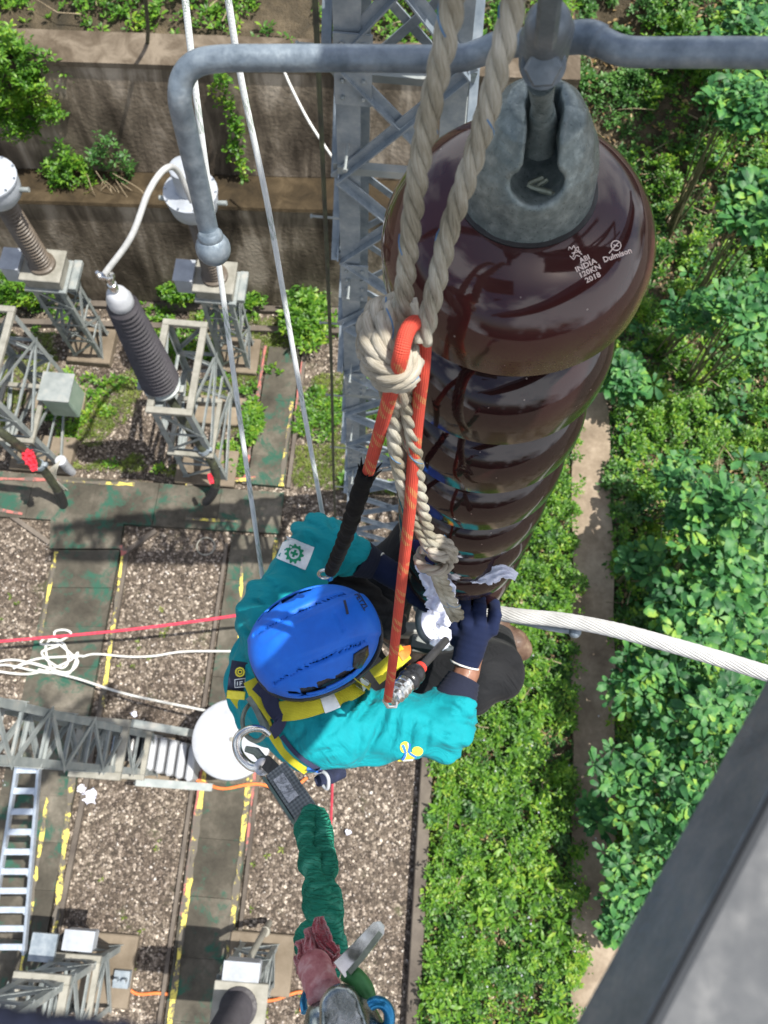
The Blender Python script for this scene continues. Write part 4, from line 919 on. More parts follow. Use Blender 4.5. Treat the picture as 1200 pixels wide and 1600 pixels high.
# busbar tube from the termination up to the transformer
mb = MB(); tp = np.array([-3.01, 4.82, 4.85]); hd = np.array([c2[0] - .3, c2[1] - .2, 4.35])
tp = np.array([-3.10, 4.84, 4.85]); P_ = [tp, pix(205, 370, 8.2), pix(232, 300, 8.1), pix(258, 264, 8.2), pix(278, 268, 8.5), pix(300, 315, 8.9)]
mb.tube(spl(P_, 8), .032, 12); single('bent_conductor', mb, M['dull_alu'], 'pale bent conductor rising from the ribbed termination and hooking over at the transformer head', 'conductor')

# --- drain pipe with small wires at the left stand
t = thing('drain_pipe', 'short white pipe with thin wires coming out of the slab at left', 'pipe', gnd(110, 745)); a = gnd(112, 738)
mb = MB(); mb.lathe([(.07, 0), (.07, .42), (.085, .42), (.085, .5), (.06, .5)], (a[0], a[1], .0), (0, 0, 1), 16); part('pipe', mb, M['white_paint'], t)
mb = MB()
for k in range(4): mb.tube(spl([(a[0], a[1], .5), (a[0] - .05 - .03 * k, a[1] - .2, .45), (a[0] - .1 + .05 * k, a[1] - .35, .12)], 5), .01, 5)
part('wire', mb, M['galv_cream'], t)

# --- bottom row
def small_box(t, c, s, mat, label=None, name='junction_box'):
    b = MB(); b.box(c, s, None, .015); bo = part(name, b, mat, t, ang=25, label=label); l = MB(); l.box((c[0], c[1], c[2] + s[2] / 2 + .008), (s[0] * 1.04, s[1] * 1.04, .014), None, .003)
    part('lid', l, mat, bo, ang=25); return bo
# tall stand seen lying across the left (top out of the picture)
xa, ya = -3.05, .20
t = thing('tall_lattice_stand', 'tall grey lattice stand reaching across the left edge above the aluminium ladder', 'stand', (xa, ya, 0))
lattice(t, rect(xa - .32, xa + .18, ya - .27, ya + .27, .1), rect(xa - .30, xa + .16, ya - .25, ya + .25, 5.6), [i / 9 for i in range(10)], .075, .045, M['galv_old'])
pl = MB(); pl.box((xa - .05, ya, .04), (.8, .75, .16), None, .015); part('plinth', pl, M['plinth'], t, ang=20)
part('upper_frame', frame_top(xa - .32, xa + .20, ya - .3, ya + .3, 2.1, .09), M['galv_cream'], t, ang=20); part('lower_frame', frame_top(xa - .32, xa + .20, ya - .3, ya + .3, 1.0, .07), M['galv_cream'], t, ang=20)
sr = MB(); sr.beam((xa + .1, ya + .34, 1.5), (xa + .95, ya + .30, .5), .10, .06); part('side_rail', sr, M['galv_old'], t)
sr = MB(); sr.beam((xa + .1, ya - .36, .9), (xa + 1.0, ya - .36, .35), .10, .06); part('side_rail', sr, M['galv_old'], t)
# white finned unit and black drum
q0 = gnd(236, 1180, .45)
t = thing('finned_radiator', 'row of white fins beside the black drum, next to the round white lid', 'radiator', (q0[0], q0[1], .0))
for k in range(5):
    c = gnd(236 + 15.5 * k, 1176 + 4 * k, .6); b = MB(); b.box((c[0], c[1], .40), (.10, .47, .44), None, .03); part('fin', b, M['white_paint'], t, ang=30)
c = gnd(265, 1182, .3); b = MB(); b.box((c[0], c[1], .16), (.85, .34, .12), None, .02); part('manifold', b, M['galv_old'], t)
c = gnd(204, 1165, .5); t = thing('black_drum', 'black drum between the lattice stand and the white fins', 'drum', (c[0], c[1], 0))
b = MB(); b.lathe([(.0, -.2), (.15, -.2), (.15, -.17), (.13, -.16), (.13, .16), (.15, .17), (.15, .2), (0, .2)], (c[0], c[1], .45), (0, 1, 0), 20); part('drum_body', b, M['plastic_black'], t)
b = MB(); b.box((c[0], c[1], .15), (.2, .3, .3), None, .01); b.beam((c[0] - .2, c[1] - .25, .6), (c[0] - .2, c[1] + .25, .6), .03, .05); part('bracket', b, M['galv'], t)
# round white dish
c = gnd(362, 1155, 1.2); t = thing('round_dish', 'shallow round white dish with a small centre bolt, left of the worker', 'dish', (c[0], c[1], 0))
b = MB(); b.lathe([(.0, .02), (.04, .02), (.30, .05), (.45, .075), (.505, .06), (.515, .03), (.50, .0), (.40, -.02), (.10, -.06), (.06, -.06)], (c[0], c[1], 1.15), (.05, .02, 1), 48); part('dish_shell', b, M['dish'], t, ang=50)
b = MB(); b.lathe([(.03, 0), (.03, .03), (.0, .035)], (c[0], c[1], 1.165), (0, 0, 1), 12); part('centre_bolt', b, M['galv_cream'], t)
b = MB(); b.lathe([(.12, -.0), (.12, .03), (.055, .05), (.055, 1.09)], (c[0], c[1], 0.0), (0, 0, 1), 14); part('post', b, M['galv_old'], t)
# ladder
def ladder():
    z0, z1 = 2.6, .2
    a0, b0 = gnd(40, 1190, z0), gnd(64, 1192, z0)
    t = thing('ladder', 'pale blue aluminium ladder leaning at the lower left over the slabs', 'ladder', gnd(40, 1500))
    Lt, Rt = gnd(28, 1192, z0), gnd(62, 1192, z0); Lb, Rb = gnd(-18, 1490, z1 + .9), gnd(38, 1490, z1 + .9)
    for p, q in ((Lt, Lb), (Rt, Rb)):
        m_ = MB(); m_.beam(p, q, .035, .075, (0, 0, 1), .006); part('rail', m_, M['alum'], t, ang=20)
    for k in range(10):
        f = .035 + k * .103; p = Lt + (Lb - Lt) * f; q = Rt + (Rb - Rt) * f; m_ = MB(); m_.beam(p, q, .07, .03, (0, 0, 1), .005)
        if k % 2: m_.beam(q + (p - q) * .22 + (Lb - Lt) * .0, q + (Lb - Lt) * .035, .02, .012)
        part('rung', m_, M['alum'], t, ang=20)
ladder()
# bottom-left stand
t = thing('braced_stand', 'grey braced lattice stand with a white box at the lower left corner', 'stand', (-3.3, -2.6, 0))
pl = MB(); pl.box((-3.15, -2.5, .04), (.75, .85, .16), None, .015); part('plinth', pl, M['plinth'], t, ang=20)
lattice(t, rect(-3.48, -2.98, -2.95, -2.2, .1), rect(-3.46, -3.0, -2.95, -2.2, 5.4), [i / 9 for i in range(10)], .08, .05, M['galv_old'])
part('upper_frame', frame_top(-3.5, -2.98, -2.98, -2.18, 2.2, .09), M['galv_cream'], t, ang=20); part('lower_frame', frame_top(-3.5, -2.98, -2.98, -2.18, 1.1, .07), M['galv_cream'], t, ang=20)
c = gnd(123, 1467, 1.6); small_box(t, (c[0], c[1] - .02, 1.5), (.34, .21, .18), M['grey_paint'], 'white box with a small grey label')
c = gnd(68, 1480, 1.3); b = MB(); b.box((c[0], c[1], 1.3), (.3, .3, .05)); part('mesh_tray', b, M['galv'], t)
c = gnd(190, 1530, .2); b = MB(); b.box((c[0], c[1], .15), (.2, .2, .14)); b.tube([(c[0] - .05, c[1], .2), (c[0] - .05, c[1], .34)], .03, 8); b.tube([(c[0] + .06, c[1], .2), (c[0] + .06, c[1], .34)], .03, 8); part('earth_terminal', b, M['galv'], t)
for k, lb in ((0, 'left black hose looping behind the white box'), (1, 'right black hose looping behind the white box')):
    m_ = MB(); s0 = gnd(140 + 22 * k, 1455, .2); m_.tube(spl([(s0[0] - .15, s0[1] - .4, .5), (s0[0] - .1, s0[1], 1.0), (s0[0] + .02, s0[1] + .12, 1.1), (s0[0] + .1, s0[1] - .05, .8), (s0[0] + .1, s0[1] - .2, .1)], 6), .03, 8); single('black_hose', m_, M['black_rubber'], lb, 'hose')
# bottom-centre stand + transformer
cx, cy = -1.17, -2.28
t = thing('support_stand', 'grey lattice stand at the bottom centre with a pale box, left of the green sleeve', 'stand', (cx, cy, 0), 'steel lattice equipment stands')
pl = MB(); pl.box((cx + .03, cy, .05), (.85, .72, .2), None, .015); part('plinth', pl, M['plinth'], t, ang=20)
lattice(t, rect(cx - .24, cx + .24, cy - .24, cy + .24, .15), rect(cx - .23, cx + .23, cy - .23, cy + .23, 2.02), [0, .25, .5, .75, 1], .065, .04, M['galv_old'])
c = gnd(378, 1522, 2.15); small_box(t, (c[0], c[1], 2.1), (.38, .26, .26), M['grey_paint'], 'pale grey box with screws')
b = MB(); b.tube(spl([(cx + .1, cy + .5, .2), (cx + .08, cy + .42, 1.2), (cx - .0, cy + .2, 1.9)], 5), .04, 10); b.lathe([(.06, 0), (.06, .1)], (cx + .1, cy + .46, .55), (0, 0, 1), 12); part('conduit', b, M['galv_cream'], t)
t = thing('current_transformer', 'purple brown ribbed post cut by the bottom edge on a pale square tank', 'transformer', (cx, cy, 2.04))
c = gnd(375, 1580, 2.3); b = MB(); b.box((c[0] - .02, c[1] - .08, 2.14), (.52, .62, .2), None, .012); b.box((c[0] - .02, c[1] - .08, 2.255), (.58, .68, .03), None, .008); part('base_tank', b, M['galv_cream'], t, ang=25)
c = gnd(372, 1572, 2.3); p = MB(); p.lathe([(.2, -.02), (.2, .03), (.15, .05)] + sheds(.12, .11, .165, .15, .05, 1.6, 26), (c[0], c[1] - .02, 2.27), (0, 0, 1), 28); part('ribbed_insulator', p, M['grey_porcelain'], t, ang=50)

# --- ground lines, ropes and litter
def gline(name, pts, r, mat, label, cat_, z=.12, seg=8, n=8, group=None):
    q = [gnd(p[0], p[1], p[2] if len(p) > 2 else z) for p in pts]; mb = MB(); mb.tube(spl(q, n), r, seg); return single(name, mb, mat, label, cat_, group)
gline('orange_hose', [(268, 1205, .3), (300, 1216), (345, 1232), (385, 1226), (410, 1226), (450, 1235), (480, 1215)], .022, M['orange_hose'], 'orange hose wavering across the slabs below the round white dish', 'hose')
gline('orange_hose', [(196, 1540), (215, 1553), (250, 1552), (285, 1560), (320, 1585), (350, 1592)], .02, M['orange_hose'], 'orange hose curving along the bottom edge over the gravel', 'hose', .04)
gline('orange_hose', [(405, 1565), (430, 1562), (450, 1555), (470, 1550), (475, 1560), (470, 1580)], .02, M['orange_hose'], 'short bright orange hose end beside the hanging red cloth', 'hose', .04)
gline('red_tag_line', [(-20, 1004, .6), (200, 984, .9), (400, 957, 1.3), (480, 940, 2.0)], .022, M['red_line'], 'taut red cord crossing the left half behind the worker', 'cord')
gline('red_tag_line', [(520, 1190, 3), (518, 1260, 2.0), (515, 1330, 1.0)], .016, M['red_line'], 'short red cord hanging straight down below the worker', 'cord')
gline('white_tag_line', [(128, 1026, .15), (150, 1022, .14), (200, 1026, .12), (240, 1025, .12), (290, 1018, .12), (380, 1018, .14), (430, 1020, .14)], .016, M['white_cord'], 'thin white cord running from the tangle to behind the worker', 'cord')
gline('white_tag_line', [(60, 1046, .12), (120, 1060, .3), (200, 1085, .6), (330, 1112, 1.1)], .017, M['white_cord'], 'straight white cord from the tangle to the round dish', 'cord')
tang = [(-10, 1035), (20, 1030), (60, 1040), (95, 1050), (60, 1048), (10, 1040), (-10, 1045), (40, 1052), (85, 1045), (110, 1032), (122, 1022), (110, 1050), (85, 1048), (70, 1015), (80, 1000), (100, 1005), (108, 1030), (95, 1045), (75, 1030), (68, 1018), (90, 1010), (65, 1005), (70, 998), (90, 1002), (110, 992), (100, 983), (86, 988), (88, 1005), (110, 1020), (120, 1035), (100, 1052), (50, 1035), (20, 1045), (60, 1028), (128, 1026)]
gline('rope_tangle', [(x + random.uniform(-2, 2), y + random.uniform(-2, 2), .10 + .05 * random.random()) for x, y in tang], .017, M['white_cord'], 'tangled heap of white cord lying on the left slab', 'rope')
# litter
for i, (px, py, s, lb) in enumerate([(142, 1245, .13, 'crumpled white paper on the gravel right of the ladder'), (128, 1232, .08, 'smaller crumpled scrap touching the big white paper'), (210, 1116, .05, 'tiny white scrap on the gravel above the lattice stand'), (12, 1222, .07, 'white scrap at the left edge above the ladder'), (545, 1300, .05, 'small pale scrap on the gravel right of the red cord'), (245, 457, .045, 'single white scrap at the foot of the dark wall')]):
    p = gnd(px, py, .05); rag((p[0], p[1], .07), (s, s * .8, s * 1.3), M['paper'], lb, 'paper_scrap', 'litter', seed=i * 2.3, n=14)
mb = MB(); p = gnd(322, 854); q = [(p[0] + .14 * math.cos(a), p[1] + .14 * math.sin(a), .02) for a in np.linspace(0, 6.283, 30)]; mb.tube(q, .012, 6); single('wire_ring', mb, M['galv_cream'], 'thin pale ring lying on the dark gravel below the cross path', 'ring')
# warning sign on a stake
p = pix(975, 45, 13.5); t = thing('warning_sign', 'small white pointed sign with a red mark on a stake in the bank', 'sign', (p[0], p[1], terr(p[0], p[1])))
n3 = nrm(CAM - p + np.array([0, 0, 1])); e1 = nrm(np.cross((0, 0, 1), n3)); e2 = np.cross(n3, e1)
def pl2(pts, off, th): 
    mb = MB(); k = len(pts); vs = [p + e1 * a + e2 * b + n3 * off for a, b in pts] + [p + e1 * a + e2 * b + n3 * (off - th) for a, b in pts]
    return mb.add(vs, [tuple(range(k)), tuple(range(k, 2 * k))[::-1]] + [(i, i + k, (i + 1) % k + k, (i + 1) % k) for i in range(k)])
part('board', pl2([(-.14, -.20), (.20, -.14), (.19, -.04), (-.05, .28)], 0, .012), M['sign_white'], t, ang=20)
part('red_mark', pl2([(-.03, -.10), (.09, -.03), (.06, .03), (-.02, -.02)], .004, .003), M['sign_red'], t, ang=20)
mb = MB(); mb.tube([p + np.array([.05, .06, -1.0]), p + np.array([.05, .04, .3])], .018, 6); part('stake', mb, M['twig'], t)

# =================================================================== TALL LATTICE TOWER
b0 = gnd(548, 872); tb = [(b0[0], b0[1], 0), (b0[0] + 1.15, b0[1], 0), (b0[0] + 1.15, b0[1] + 1.15, 0), (b0[0], b0[1] + 1.15, 0)]
ta = gnd(541, 30, 9.38); zt_ = 9.38; Tp = [(ta[0] - .06, ta[1], zt_), (ta[0] + .56, ta[1], zt_), (ta[0] + .56, ta[1] + .62, zt_), (ta[0] - .06, ta[1] + .62, zt_)]
ext = 1.22; Tp = [tuple(np.array(a) + (np.array(b) - np.array(a)) * ext) for a, b in zip(tb, Tp)]
t = thing('lattice_tower', 'tall galvanised lattice tower rising beside the dark insulator string', 'tower', ((b0[0] + .57), b0[1] + .57, 0))
zs = [i / 15 for i in range(16)]
lattice(t, tb, Tp, zs, .125, .05, M['galv'], th=.012, cross=True, inw=-.6)
tbn = [np.array(q, float) for q in tb]; tpn = [np.array(q, float) for q in Tp]
def legp(i, f): return tbn[i] + (tpn[i] - tbn[i]) * f
gp = MB(); bl = MB()
for f in (.50, .63, .78, .36):
    a = legp(0, f); b = legp(0, f + .035); d = nrm(b - a)
    gp = MB(); gp.beam(a + np.array([.09, -.018, 0]), b + np.array([.09, -.018, 0]) , .18, .01, (0, 1, 0)); part('gusset_plate', gp, M['galv'], t, ang=20)
    for k in range(4):
        for u in (.04, .14):
            bl = MB(); c = a + (b - a) * (k + .5) / 4 + np.array([u, -.026, 0]); bl.lathe([(.012, 0), (.012, .012), (.006, .02)], c, (0, -1, .2), 6); part('bolt', bl, M['galv_old'], t, ang=30)
for k in range(16):
    sb = MB()
    c = legp(0, .08 + k * .052) + np.array([.06 if k % 2 else .0, -.012, 0]); e = c + (np.array([0, -.16, 0]) if k % 2 else np.array([-.16, 0, 0])); sb.tube([c, e], .008, 6); sb.lathe([(.013, 0), (.013, .012)], e, nrm(e - c), 6); part('step_bolt', sb, M['galv_old'], t, ang=30)
for f in (.5, .74):
    for i, j in ((0, 1), (1, 2), (2, 3), (3, 0)): dp = MB(); dp.beam(legp(i, f), legp(j, f), .05, .05, (0, 0, 1)); part('horizontal_strut', dp, M['galv_old'], t, ang=20)
for i in range(4): bx_ = MB(); bx_.box((tb[i][0], tb[i][1], .08), (.4, .4, .3), None, .02); part('footing', bx_, M['plinth'], t, ang=20)
# cable down the side of the tower
q = [legp(0, .02) + np.array([-.20, -.05, 0]), legp(0, .3) + np.array([-.16, -.05, 0]), legp(0, .55) + np.array([-.10, -.04, 0]), legp(0, .8) + np.array([-.07, -.04, 0]), legp(0, 1) + np.array([-.06, -.04, 0])]
mb = MB(); mb.tube(spl(q, 8), .013, 8); single('down_cable', mb, M['cable_jacket'], 'thin black cable running down along the left leg of the tall tower', 'cable')
# wall cables
mb = MB(); mb.tube(spl([pix(224, -30, 9), pix(231, 40, 10), pix(232, 75, 10.6), pix(250, 95, 10.9), pix(266, 115, 11.1), pix(275, 140, 11.2)], 6), .026, 8); single('hanging_cable', mb, M['cable_jacket'], 'dark cable drooping over the wall top behind the bent rod', 'cable')
mb = MB(); mb.tube(spl([pix(440, 100, 9.5), pix(452, 130, 9.6), pix(480, 185, 9.8), pix(510, 232, 9.9), pix(535, 268, 10.2)], 6), .016, 8); single('thin_wire', mb, M['white_cord'], 'thin pale wire slanting to the tower leg in front of the wall', 'wire')
# two white working ropes hanging from above
def wrope(pts, label):
    mb = MB(); q = resample(spl(P3(pts), 12), .01 * 4); mb.tube(q, .0055, 12); return single('white_rope', mb, M['white_rope'], label, 'rope', 'white working ropes')
mb = None
def rope_r(name, pts, r0, mat, label, cat_='rope', group=None, seg=12, step=.03):
    mb = MB(); q = resample(spl(P3(pts), 12), step); mb.tube(q, r0, seg); return single(name, mb, mat, label, cat_, group)
rope_r('white_rope', [(286, -30, 1.2), (308, 160, 1.32), (335, 360, 1.5), (370, 620, 1.75), (412, 915, 2.05)], .0056, M['white_rope'], 'left white rope with green flecks passing behind the ball of the bent rod', group='white working ropes')
rope_r('white_rope', [(352, -30, 1.2), (378, 130, 1.32), (420, 330, 1.5), (462, 570, 1.75), (507, 820, 2.05)], .0056, M['white_rope'], 'right white rope with green flecks ending behind the teal shoulder', group='white working ropes')

# =================================================================== FOREGROUND: INSULATOR STRING
ec = np.array([ray(650, 1230)])[0]; AX = nrm(ec)               # string axis, pointing down
C0 = pix(812, 352, .80); PITCH = .17; RD = .14
EX = nrm(np.cross(AX, (0, 1, 0))); EY = nrm(np.cross(EX, AX))
if EX[0] < 0: EX = -EX
if EY[1] < 0: EY = -EY
def SP(k, x=0, y=0): return C0 + AX * k + EX * x + EY * y
st = thing('insulator_string', 'dark brown glossy string of stacked suspension discs hanging under the crossarm', 'insulator', SP(1.2))
prof = [(.052, -.052), (.075, -.050), (.095, -.043), (.111, -.034), (.1235, -.019), (.1322, -.003), (.1378, .011), (.140, .026), (.1402, .0545), (.1392, .0560), (.1365, .0552), (.131, .045), (.112, .036), (.108, .05), (.104, .05), (.10, .034), (.075, .03), (.072, .045), (.068, .045), (.062, .028), (.03, .025)]
hs = [p[1] for p in prof]
def add_algae(o, seg, first, fullprof):
    at = o.data.attributes.new('algae', 'FLOAT', 'POINT'); vals = []
    co = [v.co + Vector(WO[o.name]) for v in o.data.vertices]
    for i, (r_, h_) in enumerate(fullprof):
        for k in range(seg):
            p = np.array(co[i * seg + k]); q = p - C0; x = q.dot(EX); y = q.dot(EY); ang = math.atan2(y, x)
            side = .5 + .5 * math.cos(ang - math.radians(-35))
            s = sm(.0, .028, h_) * (1 if h_ < .0555 else .3)
            vals.append(s * ((.03 + 1.0 * side ** 3) if first else (.04 + .26 * side)))
    vals += [0] * (len(co) - len(vals)); at.data.foreach_set('value', vals)
NDISC = 8; SEG = 96; BV1 = None
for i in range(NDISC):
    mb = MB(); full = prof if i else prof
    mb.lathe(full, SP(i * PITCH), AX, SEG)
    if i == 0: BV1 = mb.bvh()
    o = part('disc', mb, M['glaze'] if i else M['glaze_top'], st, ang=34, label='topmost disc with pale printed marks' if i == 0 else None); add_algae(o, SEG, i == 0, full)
    if i:
        mb = MB(); mb.lathe([(.012, -.125), (.03, -.12), (.045, -.112), (.052, -.095), (.055, -.06), (.058, -.045)], SP(i * PITCH), AX, 32); part('cap', mb, M['galv_dark'], st)
mb = MB(); mb.lathe([(.012, .02), (.012, .09), (.02, .092), (.022, .11), (.0, .12)], SP((NDISC - 1) * PITCH), AX, 16); part('pin', mb, M['galv'], st)
# socket cap of the top disc, carved
K0 = -.048
def capf(p):
    q = p - C0; h = -(q @ AX); x = q @ EX; y = q @ EY; r = np.sqrt(x * x + y * y)
    hh = h - .046      # height above disc
    R_ = np.interp(hh, [-.01, 0, .006, .03, .045, .060, .078, .098, .109], [.064, .0635, .0625, .061, .0595, .0555, .048, .038, .025])
    body = np.maximum((r - R_) * .9, hh - .107); body = np.maximum(body, -hh - .004)
    # flattened prongs
    body = np.maximum(body, np.abs(x) * .9 + .0 * r - np.interp(hh, [0, .045, .08, .11], [.09, .074, .052, .037]))
    slot = np.maximum(np.abs(x - .002) - .0135, -(hh - .066)); slot = np.maximum(slot, y - .02)
    cav = np.linalg.norm(np.stack([(x - .002) / .024, (y + .028) / .040, (hh - .064) / .019], 1), axis=1) - 1; cav = cav * .022
    slot2 = np.maximum(np.sqrt((x - .002) ** 2 + (y) ** 2) - .015, -(hh - .062))
    cut = smin(smin(slot, cav, .004), slot2, .003)
    return -smin(-body, cut, .005) + .0007 * np.sin(q[:, 0] * 170) * np.sin(q[:, 1] * 150) * np.sin(q[:, 2] * 160)
mb = sdf_mb(capf, [SP(-.046 + .01, -.075, -.075), SP(-.046 + .01, .075, .075), SP(-.18, -.06, -.06), SP(-.18, .06, .06)], .02, .0024)
mcap = pm('grainy_cast_galvanising', [(.25, (.09, .12, .123)), (.5, (.17, .207, .205)), (.75, (.28, .325, .318))], 110, .40, .35, .6, 300, .0008, rv=.18)
part('socket_cap', mb, mcap, st, ang=180)
mb = MB(); mb.lathe([(.063, -.0465), (.0662, -.0475), (.0665, -.0525), (.060, -.054)], C0, AX, 64); part('cement_ring', mb, M['black_rubber'], st)
sp_ = MB(); sp_.tube(spl([SP(-.106, .008, -.035), SP(-.102, -.004, -.040), SP(-.101, .016, -.046)], 4), .0022, 6); sp_.tube(spl([SP(-.104, .012, -.035), SP(-.098, .004, -.040), SP(-.097, .024, -.046)], 4), .0022, 6); part('split_pin', sp_, M['olive_steel'], st)

# prints on the top disc
def hit(bv, x, y):
    r = nrm(ray(x, y)); l, n_, i_, d = bv.ray_cast(Vector(CAM), Vector(r)); 
    return (None, None) if l is None else (np.array(l), np.array(n_))
def drape(bv, vs, fs, off, mat, name, parent, label=None, th=0.0):
    out = []; last = None
    for (x, y) in vs:
        p, n_ = hit(bv, x, y)
        if p is None: p, n_ = last if last else (pix(x, y, 1.7), nrm(-ray(x, y)))
        if n_.dot(ray(x, y)) > 0: n_ = -n_
        last = (p, n_); out.append(p + n_ * off)
    mb = MB(); mb.add(out, fs); f = mb.f[0] if mb.f else None
    if f:
        a, b, c = [np.array(mb.v[i]) for i in f[:3]]
        if np.cross(b - a, c - a).dot(CAM - a) < 0: mb.f = [q[::-1] for q in mb.f]
    return part(name, mb, mat, parent, ang=180, label=label)
def text_px(s, size, x, y, ang, bold=0.0, xs=1.0, space=1.0):
    c = bpy.data.curves.new('t', 'FONT'); c.body = s; c.size = size; c.offset = bold; c.align_x = 'CENTER'; c.align_y = 'CENTER'; c.resolution_u = 2; c.space_character = space
    o = bpy.data.objects.new('t', c); COL.objects.link(o); dg = bpy.context.evaluated_depsgraph_get(); me = bpy.data.meshes.new_from_object(o.evaluated_get(dg))
    ca, sa = math.cos(ang), math.sin(ang); vs = [(x + (v.co.x * xs * ca - v.co.y * sa), y - (v.co.x * xs * sa + v.co.y * ca)) for v in me.vertices]
    fs = [tuple(p.vertices) for p in me.polygons]; bpy.data.objects.remove(o); bpy.data.curves.remove(c); bpy.data.meshes.remove(me); return vs, fs
def stroke_px(pts, w_):
    vs = []; fs = []
    for (a, b) in zip(pts[:-1], pts[1:]):
        a = np.array(a, float); b = np.array(b, float); L = np.linalg.norm(b - a); n = max(1, int(L / 4)); d = (b - a) / (L + 1e-9); m_ = np.array([-d[1], d[0]]) * w_ / 2
        for i in range(n):
            p, q = a + (b - a) * i / n, a + (b - a) * (i + 1) / n; k = len(vs); vs += [tuple(p - m_), tuple(q - m_), tuple(q + m_), tuple(p + m_)]; fs.append((k, k + 1, k + 2, k + 3))
    return vs, fs
def join_px(l):
    V = []; Q = []
    for vs, fs in l: o = len(V); V += vs; Q += [tuple(i + o for i in f) for f in fs]
    return V, Q
an = math.radians(25)
L = [text_px('ABI', 11.5, 913, 405, an, .25), text_px('INDIA', 11.5, 915, 415, an, .25, 1.15), text_px('120KN', 11.5, 921, 424, an, .25, 1.1), text_px('2018', 11.5, 926, 434, an, .25, 1.1)]
L += [stroke_px([(895, 402), (899, 390), (909, 398)], 1.6), stroke_px([(893, 396), (907, 393)], 1.4), stroke_px([(888, 391), (889, 386), (893, 390), (896, 384), (899, 389), (903, 386), (904, 392)], 1.3), stroke_px([(890, 400), (896, 406), (900, 399), (906, 401)], 1.3)]
v_, f_ = join_px(L); drape(BV1, v_, f_, .0006, M['print'], 'print', st)
L = [text_px('Dulmison', 12, 964, 399, math.radians(20), .3, 1.0)]
circ = [(962 + 7.6 * math.cos(a), 384 + 7.6 * math.sin(a)) for a in np.linspace(0, 6.283, 20)]
L += [stroke_px(circ, 1.5), stroke_px([(951, 396), (957, 389), (966, 379)], 1.6), stroke_px([(958, 383), (966, 385)], 1.3)]
v_, f_ = join_px(L); drape(BV1, v_, f_, .0006, M['print'], 'print', st)

# ball eye / clevis hardware above the cap
hw = thing('ball_clevis', 'heavy grey clevis with a hexagonal bolt holding the cap of the dark disc string', 'clevis', pix(850, 110, .6))
uv_ = nrm(-AX)
pb = SP(-.135, .003, -.004); pt = pix(846, 128, .60)
b = MB(); b.tube([SP(-.100, .003, -.008), SP(-.110, .003, -.008), pb, pb + (pt - pb) * .5, pt], [.004, .0145, .0125, .0085, .0105], 16); part('ball_pin', b, mcap, hw, ang=60)
def clev(p):
    a = smin(cone(p, pix(856, 40, .555), pix(846, 105, .60), .0165, .0150), cone(p, pix(826, 55, .575), pix(826, 95, .60), .006, .006), .008)
    a = smin(a, cone(p, pix(880, 45, .565), pix(873, 90, .60), .0075, .0065), .008)
    return a
b = sdf_mb(clev, P3([(820, 30, .56), (890, 110, .61)]), .045, .0016); part('shackle_body', b, M['galv_dark'], hw, ang=180)
hx = pix(849, 106, .573); hn = nrm(CAM - hx); hn = nrm(hn + np.array([0, -.25, .0]))
b = MB(); b.lathe([(.0128, -.02), (.0138, -.012), (.0138, .0), (.0122, .0025), (0, .003)], hx, hn, 6); part('hex_bolt', b, M['galv_dark'], hw, ang=25)
b = MB(); b.lathe([(.0165, -.016), (.0165, -.012), (.0135, -.0115)], hx, hn, 28); part('washer', b, M['galv_dark'], hw, ang=30)
b = MB(); d0 = pix(866, -60, .47); d1 = pix(852, 70, .555); b.beam(d0, d1, .0155, .012, ray(860, 60), .003); part('link_bar', b, M['galv_dark'], hw, ang=25)
# arcing horn
hp = spl([(1260, 84, .545), (1130, 82, .56), (1010, 82, .575), (968, 78, .58), (940, 66, .585), (918, 58, .59), (880, 60, .60), (820, 66, .61), (780, 70, .62), (745, 84, .63), (700, 92, .635), (560, 91, .64), (420, 91, .645), (345, 92, .648), (306, 100, .652), (286, 122, .66), (281, 155, .672), (290, 200, .70), (306, 270, .745), (324, 352, .80), (331, 385, .82)], 8)
rr = [.0101 if not (.2 < i / len(hp) < .34) else .0115 for i in range(len(hp))]
hr = thing('arcing_horn', 'long bent blue grey steel rod with a ball end crossing in front of the string', 'rod', pix(331, 385, .82))
b = MB(); b.tube([pix(*p) for p in hp], rr, 24); part('rod', b, M['rod'], hr, ang=180)
b = MB(); bc_ = pix(333, 388, .815); b.sphere(bc_, .0178, 32); part('ball_tip', b, M['rod'], hr, ang=180)
b = MB(); rd_ = nrm(pix(306, 270, .745) - bc_); b.lathe([(.0100, .0), (.0128, .014), (.0125, .017), (.0101, .020)], bc_, rd_, 24); part('weld_collar', b, M['rod'], hr)

# =================================================================== BIG LAID ROPE AND KNOTS
ro = thing('laid_rope', 'thick grey three strand rope doubled down and knotted beside the dark discs', 'rope', pix(718, 960, 1.3))
class Threads:
    def tube(s, pts, r, seg): b = MB(); b.tube(pts, r, seg); part('tracer_thread', b, M['blue_thread'], ro, ang=180)
th_ = Threads(); RR = .0083
A_ = spl([(722, -70, .47), (709, 0, .50), (690, 90, .53), (670, 180, .56), (655, 260, .59), (643, 350, .625), (632, 450, .67), (626, 500, .70)], 8)
B_ = spl([(822, -70, .47), (805, 0, .50), (782, 90, .53), (760, 180, .56), (732, 270, .59), (702, 360, .625), (680, 450, .655), (660, 535, .685)], 8)
def lrope(name, pts, rad, mat, **k):
    b = MB(); laid(b, [pix(*p) for p in pts], rad, thread=th_, **k); return part(name, b, mat, ro, ang=180)
lrope('strand_pair', A_, RR, M['laid_rope'], hand=-1); lrope('strand_pair', B_, RR, M['laid_rope'], hand=-1)
kn = MB()
